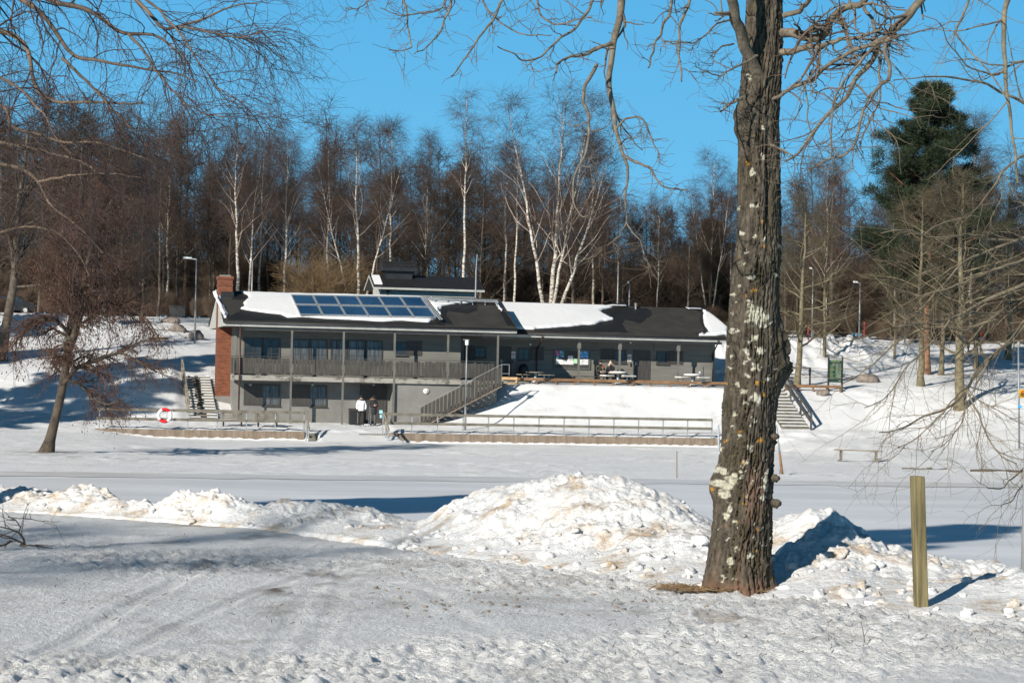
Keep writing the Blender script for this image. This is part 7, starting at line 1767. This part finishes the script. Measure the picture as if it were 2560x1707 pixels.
meshpart('crown', [tubes(*a1, 5), tubes(*a2, 4), tubes(*a3, 3)], MT['dark_twig'], root, org)
ut = grow(rg, tP, tR, 30, .45, .98, 50, 12, lambda t, pl, g: 3.2 * np.clip(1.3 - t, .3, 1), 8, .35, .03, .12, .2, .02); ut = (ut[0][(ut[0][:, :, 0].max(1) < -6.4) | (ut[0][:, :, 2].min(1) > 9)], ut[1][(ut[0][:, :, 0].max(1) < -6.4) | (ut[0][:, :, 2].min(1) > 9)])
ut2 = grow(rg, *ut, 10, .15, 1, 45, 15, lambda t, pl, g: 1.2 + 0 * t, 6, .5, -.08, .14, .3, .008); ut3 = grow(rg, *ut2, 5, .2, 1, 45, 15, lambda t, pl, g: .6 + 0 * t, 4, .5, -.1, .14, .4, .005)
meshpart('upper_crown', [tubes(*ut, 6), tubes(*ut2, 4), tubes(*ut3, 3)], MT['dark_twig'], root, org)

# tree beyond the right edge with pale lichened branches drooping in
org = (9.6, 30.0, gz(9.6, 30)); root = empty('ash_tree', org, 'tree outside the right edge with pale lichened twigs hanging over the beach', 'tree')
def z2b(*p): return [(1660 + x / 2.613, y / 2.613) for x, y in p]
def z3b(*p): return [(1760 + x / 2.94, 400 + y / 2.94) for x, y in p]
def zz5(*p): return [z5(*q) for q in p]
TKL = [(3100, 1850), (3110, 1500), (3120, 900), (3110, 500), (3060, 100), (3000, -300), (2960, -800), (2930, -1400)]; TK = line(TKL, 30, 30, 96, 20, 44)
BR = [(z2b((3700, -300), (2800, -300), (2300, -150), (2235, 0), (2222, 150), (2235, 300), (2250, 450), (2260, 600), (2252, 800), (2262, 930), (2310, 1040), (2312, 1200)), 23, 21.5, 34, 6),
      (z2b((3700, 1000), (2800, 800), (2352, 690), (2150, 560), (1950, 520), (1800, 500), (1650, 510), (1500, 525)), 23, 21.3, 24, 2.5),
      (z3b((3900, 500), (2900, 640), (2352, 880), (2150, 980), (1980, 1080), (1800, 1180), (1650, 1180), (1480, 1220), (1200, 1280), (1020, 1340)), 23, 21.0, 30, 3),
      (z3b((3950, 700), (2900, 800), (2352, 1010), (2200, 1090), (2000, 1250), (1900, 1400), (1800, 1500)), 23, 21.2, 22, 3),
      (z3b((3900, 200), (2900, 420), (2352, 580), (2150, 640), (1950, 720), (1780, 880), (1600, 1060), (1480, 1180)), 23, 21.2, 24, 3),
      (z3b((2352, 735), (2200, 780), (2000, 860), (1800, 945), (1560, 1010), (1440, 930)), 21.8, 21.0, 12, 3),
      (z3b((3900, 300), (2900, 500), (2450, 560), (2230, 610), (2090, 575), (1980, 555), (1850, 570), (1730, 575), (1500, 520), (1300, 540)), 23, 21.2, 18, 3),
      (zz5((4000, -300), (2900, -250), (2352, 30), (2250, 180), (2100, 330), (1950, 430), (1890, 540), (1840, 610), (1730, 730), (1600, 790), (1480, 860), (1350, 930), (1200, 1020), (1060, 1000)), 23, 20.6, 28, 3),
      (zz5((1840, 605), (1870, 690), (1920, 790), (1960, 850), (1990, 960), (2040, 1060), (2110, 1170), (2170, 1230), (2290, 1280)), 21.1, 20.7, 8, 3),
      (zz5((1840, 600), (1780, 640), (1650, 800), (1500, 950), (1350, 1090), (1230, 1130)), 21.1, 20.5, 7, 2.5),
      (zz5((1990, 400), (1840, 620), (1835, 800), (1780, 950), (1640, 1120), (1520, 1170)), 21.3, 20.7, 6, 2),
      (zz5((2100, 0), (1950, 40), (1800, 100), (1700, 60), (1500, 70), (1300, 140), (1100, 300), (900, 480), (740, 560)), 21.5, 20.8, 12, 2.5),
      (zz5((1690, 0), (1550, 180), (1300, 420), (1200, 600), (1090, 720), (930, 780)), 21.2, 20.6, 8, 2.5),
      (zz5((1850, 610), (1900, 680), (1960, 720), (2050, 780), (2090, 770)), 21.0, 20.7, 5, 2),
      (zz5((3800, 900), (2800, 1100), (2352, 1330), (2250, 1420), (2150, 1490), (2030, 1500)), 22.5, 20.8, 14, 2.5),
      (zz5((3800, 1000), (2800, 1200), (2400, 1400), (2330, 1500), (2230, 1600), (2150, 1660)), 22.5, 20.8, 14, 2.5),
      (z2b((3700, -600), (2700, -500), (2100, -200), (1990, -20), (1950, 100), (1900, 200), (1980, 330), (2100, 450), (2230, 640)), 23, 21.4, 20, 3),
      (z2b((3700, 200), (2900, 250), (2500, 320), (2280, 420), (2150, 500), (1950, 400), (1850, 260), (1800, 150)), 23, 21.5, 18, 2.5),
      (z2b((3700, 1300), (2900, 1100), (2352, 1000), (2200, 1150), (2100, 1280), (2000, 1400), (1900, 1480)), 23, 21.4, 18, 2.5),
      (z3b((2352, 1180), (2250, 1320), (2100, 1450), (2050, 1560), (1980, 1700)), 21.5, 21.0, 10, 3),
      (z3b((2900, 900), (2352, 1085), (2200, 1130), (2030, 1120), (1900, 1130), (1700, 1200), (1620, 1110), (1480, 1100)), 22, 21.0, 14, 2.5)]
BR = [([(float(np.interp(-l[0][0][1] - 70, [-b for a, b in TKL], [a for a, b in TKL])), l[0][0][1] + 70)] + [q for q in l[0] if q[0] < 2860], 23, *l[2:]) if l[0][0][0] > 2600 else l for l in BR]
ls = [line(l[0], l[1] + 7, l[2] + 7, l[3] * .68, l[4] * .9, wob=.25, seed=140 + k) for k, l in enumerate(BR)]; P, R_ = stack(ls); rg = np.random.default_rng(97)
a1 = grow(rg, P, R_, 10, .32, .99, 40, 16, lambda t, pl, g: .45 + .85 * g.random(t.shape), 9, .42, lambda s: -.06 + .06 * s, .16, .3, .0045)
a2 = grow(rg, *a1, 4, .2, .98, 45, 16, lambda t, pl, g: .18 + .4 * g.random(t.shape), 7, .55, .0, .18, .4, .003)
tP, tR = TK[0][None], TK[1][None]
meshpart('trunk', [tubes(tP, tR, 14)], MT['olive_bark'], root, org); meshpart('limbs', [tubes(P, R_, 8)], MT['pale_branch'], root, org); meshpart('twigs', [tubes(*a1, 5), tubes(*a2, 4)], MT['pale_twig'], root, org)

# trees standing outside the frame on the near bank, whose shade falls across the snow and the ice
for k, x, y, H, lab in ((3, -22, 25, 20, 'many-stemmed birch on the near bank left of the view, shading the ice'), (0, -16.5, 20, 19, 'single-stemmed birch on the near bank left of the view'), (1, -27, 30, 19, 'slender birch on the near bank, farthest left of the view'),
                        (2, -21.5, -23, 21, 'forked birch behind the viewpoint, nearest the track'), (2, -20, 12, 19, 'forked birch just outside the left edge'), (5, -15.5, 4.5, 14, 'three-limbed birch left of the track outside the frame')):
    pr_ = PB[k]; r = empty('birch_tree', (x, y, gz(x, y) - .1), lab, 'birch', None, .5 + k); s = H / pr_['H']; r.scale = (s, s, s)
    for kk in ('trunk', 'limbs', 'crown'): o = bpy.data.objects.new(kk, pr_[kk]); COL.objects.link(o); o.parent = r

for x, y, H, lab in ((-12.0, 25.5, 20, 'pine on the near bank outside the left edge, shading the ice on the right'), (-28, 33, 22, 'pine on the near bank far outside the left edge'), (-31, 29, 23, 'pine on the near bank between the two others outside the left edge'), (-24.5, 36, 21, 'pine at the tip of the near bank outside the left edge'), (-36, 112, 17, 'pine on the far shore left of the view'), (-33, 124, 18, 'pine on the far slope left of the view, nearest the leaning alder'), (-45, 122, 18, 'pine on the far slope, second left of the view'), (-43, 140, 17, 'pine on the far slope behind the others left of the view')):
    r = empty('pine_tree', (x, y, gz(x, y) - .1), lab, 'pine', None, x); pq = PP; s = H / pq['H']; r.scale = (s, s, s)
    for kk in ('trunk', 'limbs', 'crown'): o = bpy.data.objects.new(kk, pq[kk]); COL.objects.link(o); o.parent = r

# a fallen branch on the left and a dry stalk on the right
g_ = lambda l: [line(q, 21.4, 21.2, w0, w1, wob=.3) for q, w0, w1 in l]
ls = g_([([(62, 1360), (58, 1345), (46, 1330), (25, 1322), (0, 1316)], 7, 3), ([(62, 1360), (40, 1350), (20, 1340), (-20, 1330)], 6, 3), ([(50, 1362), (100, 1364), (148, 1374)], 6, 2), ([(30, 1352), (10, 1362), (-30, 1372)], 6, 3), ([(46, 1330), (52, 1318), (40, 1300), (20, 1290)], 4, 1.5), ([(20, 1292), (60, 1296), (110, 1302), (150, 1304)], 3, 1.5)])
P, R_ = stack(ls); a1 = grow(np.random.default_rng(5), P, R_, 5, .2, 1, 45, 15, lambda t, pl, g: .15 + .25 * g.random(t.shape), 7, .5, .02, .2, .3, .004)
o_ = (at(62, 1360, 21.4).x, 21.4, 2.0); V, Q = join([tubes(P, R_, 6), tubes(*a1, 4)])
tag(np_mesh('fallen_branch', V, Q, MT['dark_bark'], None), 'brown fallen branch with bare twigs lying on the snow at the left edge', 'branch')
q = gat(2162, 1606); z0 = gz(q.x, q.y); P, R_ = stack([line([(2162, 1612), (2160, 1590), (2156, 1570), (2153, 1552)], q.y, q.y, 3, 1.5), line([(2161, 1590), (2166, 1580), (2169, 1572)], q.y, q.y, 2, 1)])
V, Q = tubes(P, R_, 5); tag(np_mesh('dry_stalk', V, Q, MT['dark_bark'], None), 'single dry stalk poking up from the snow left of the wooden post', 'stalk')
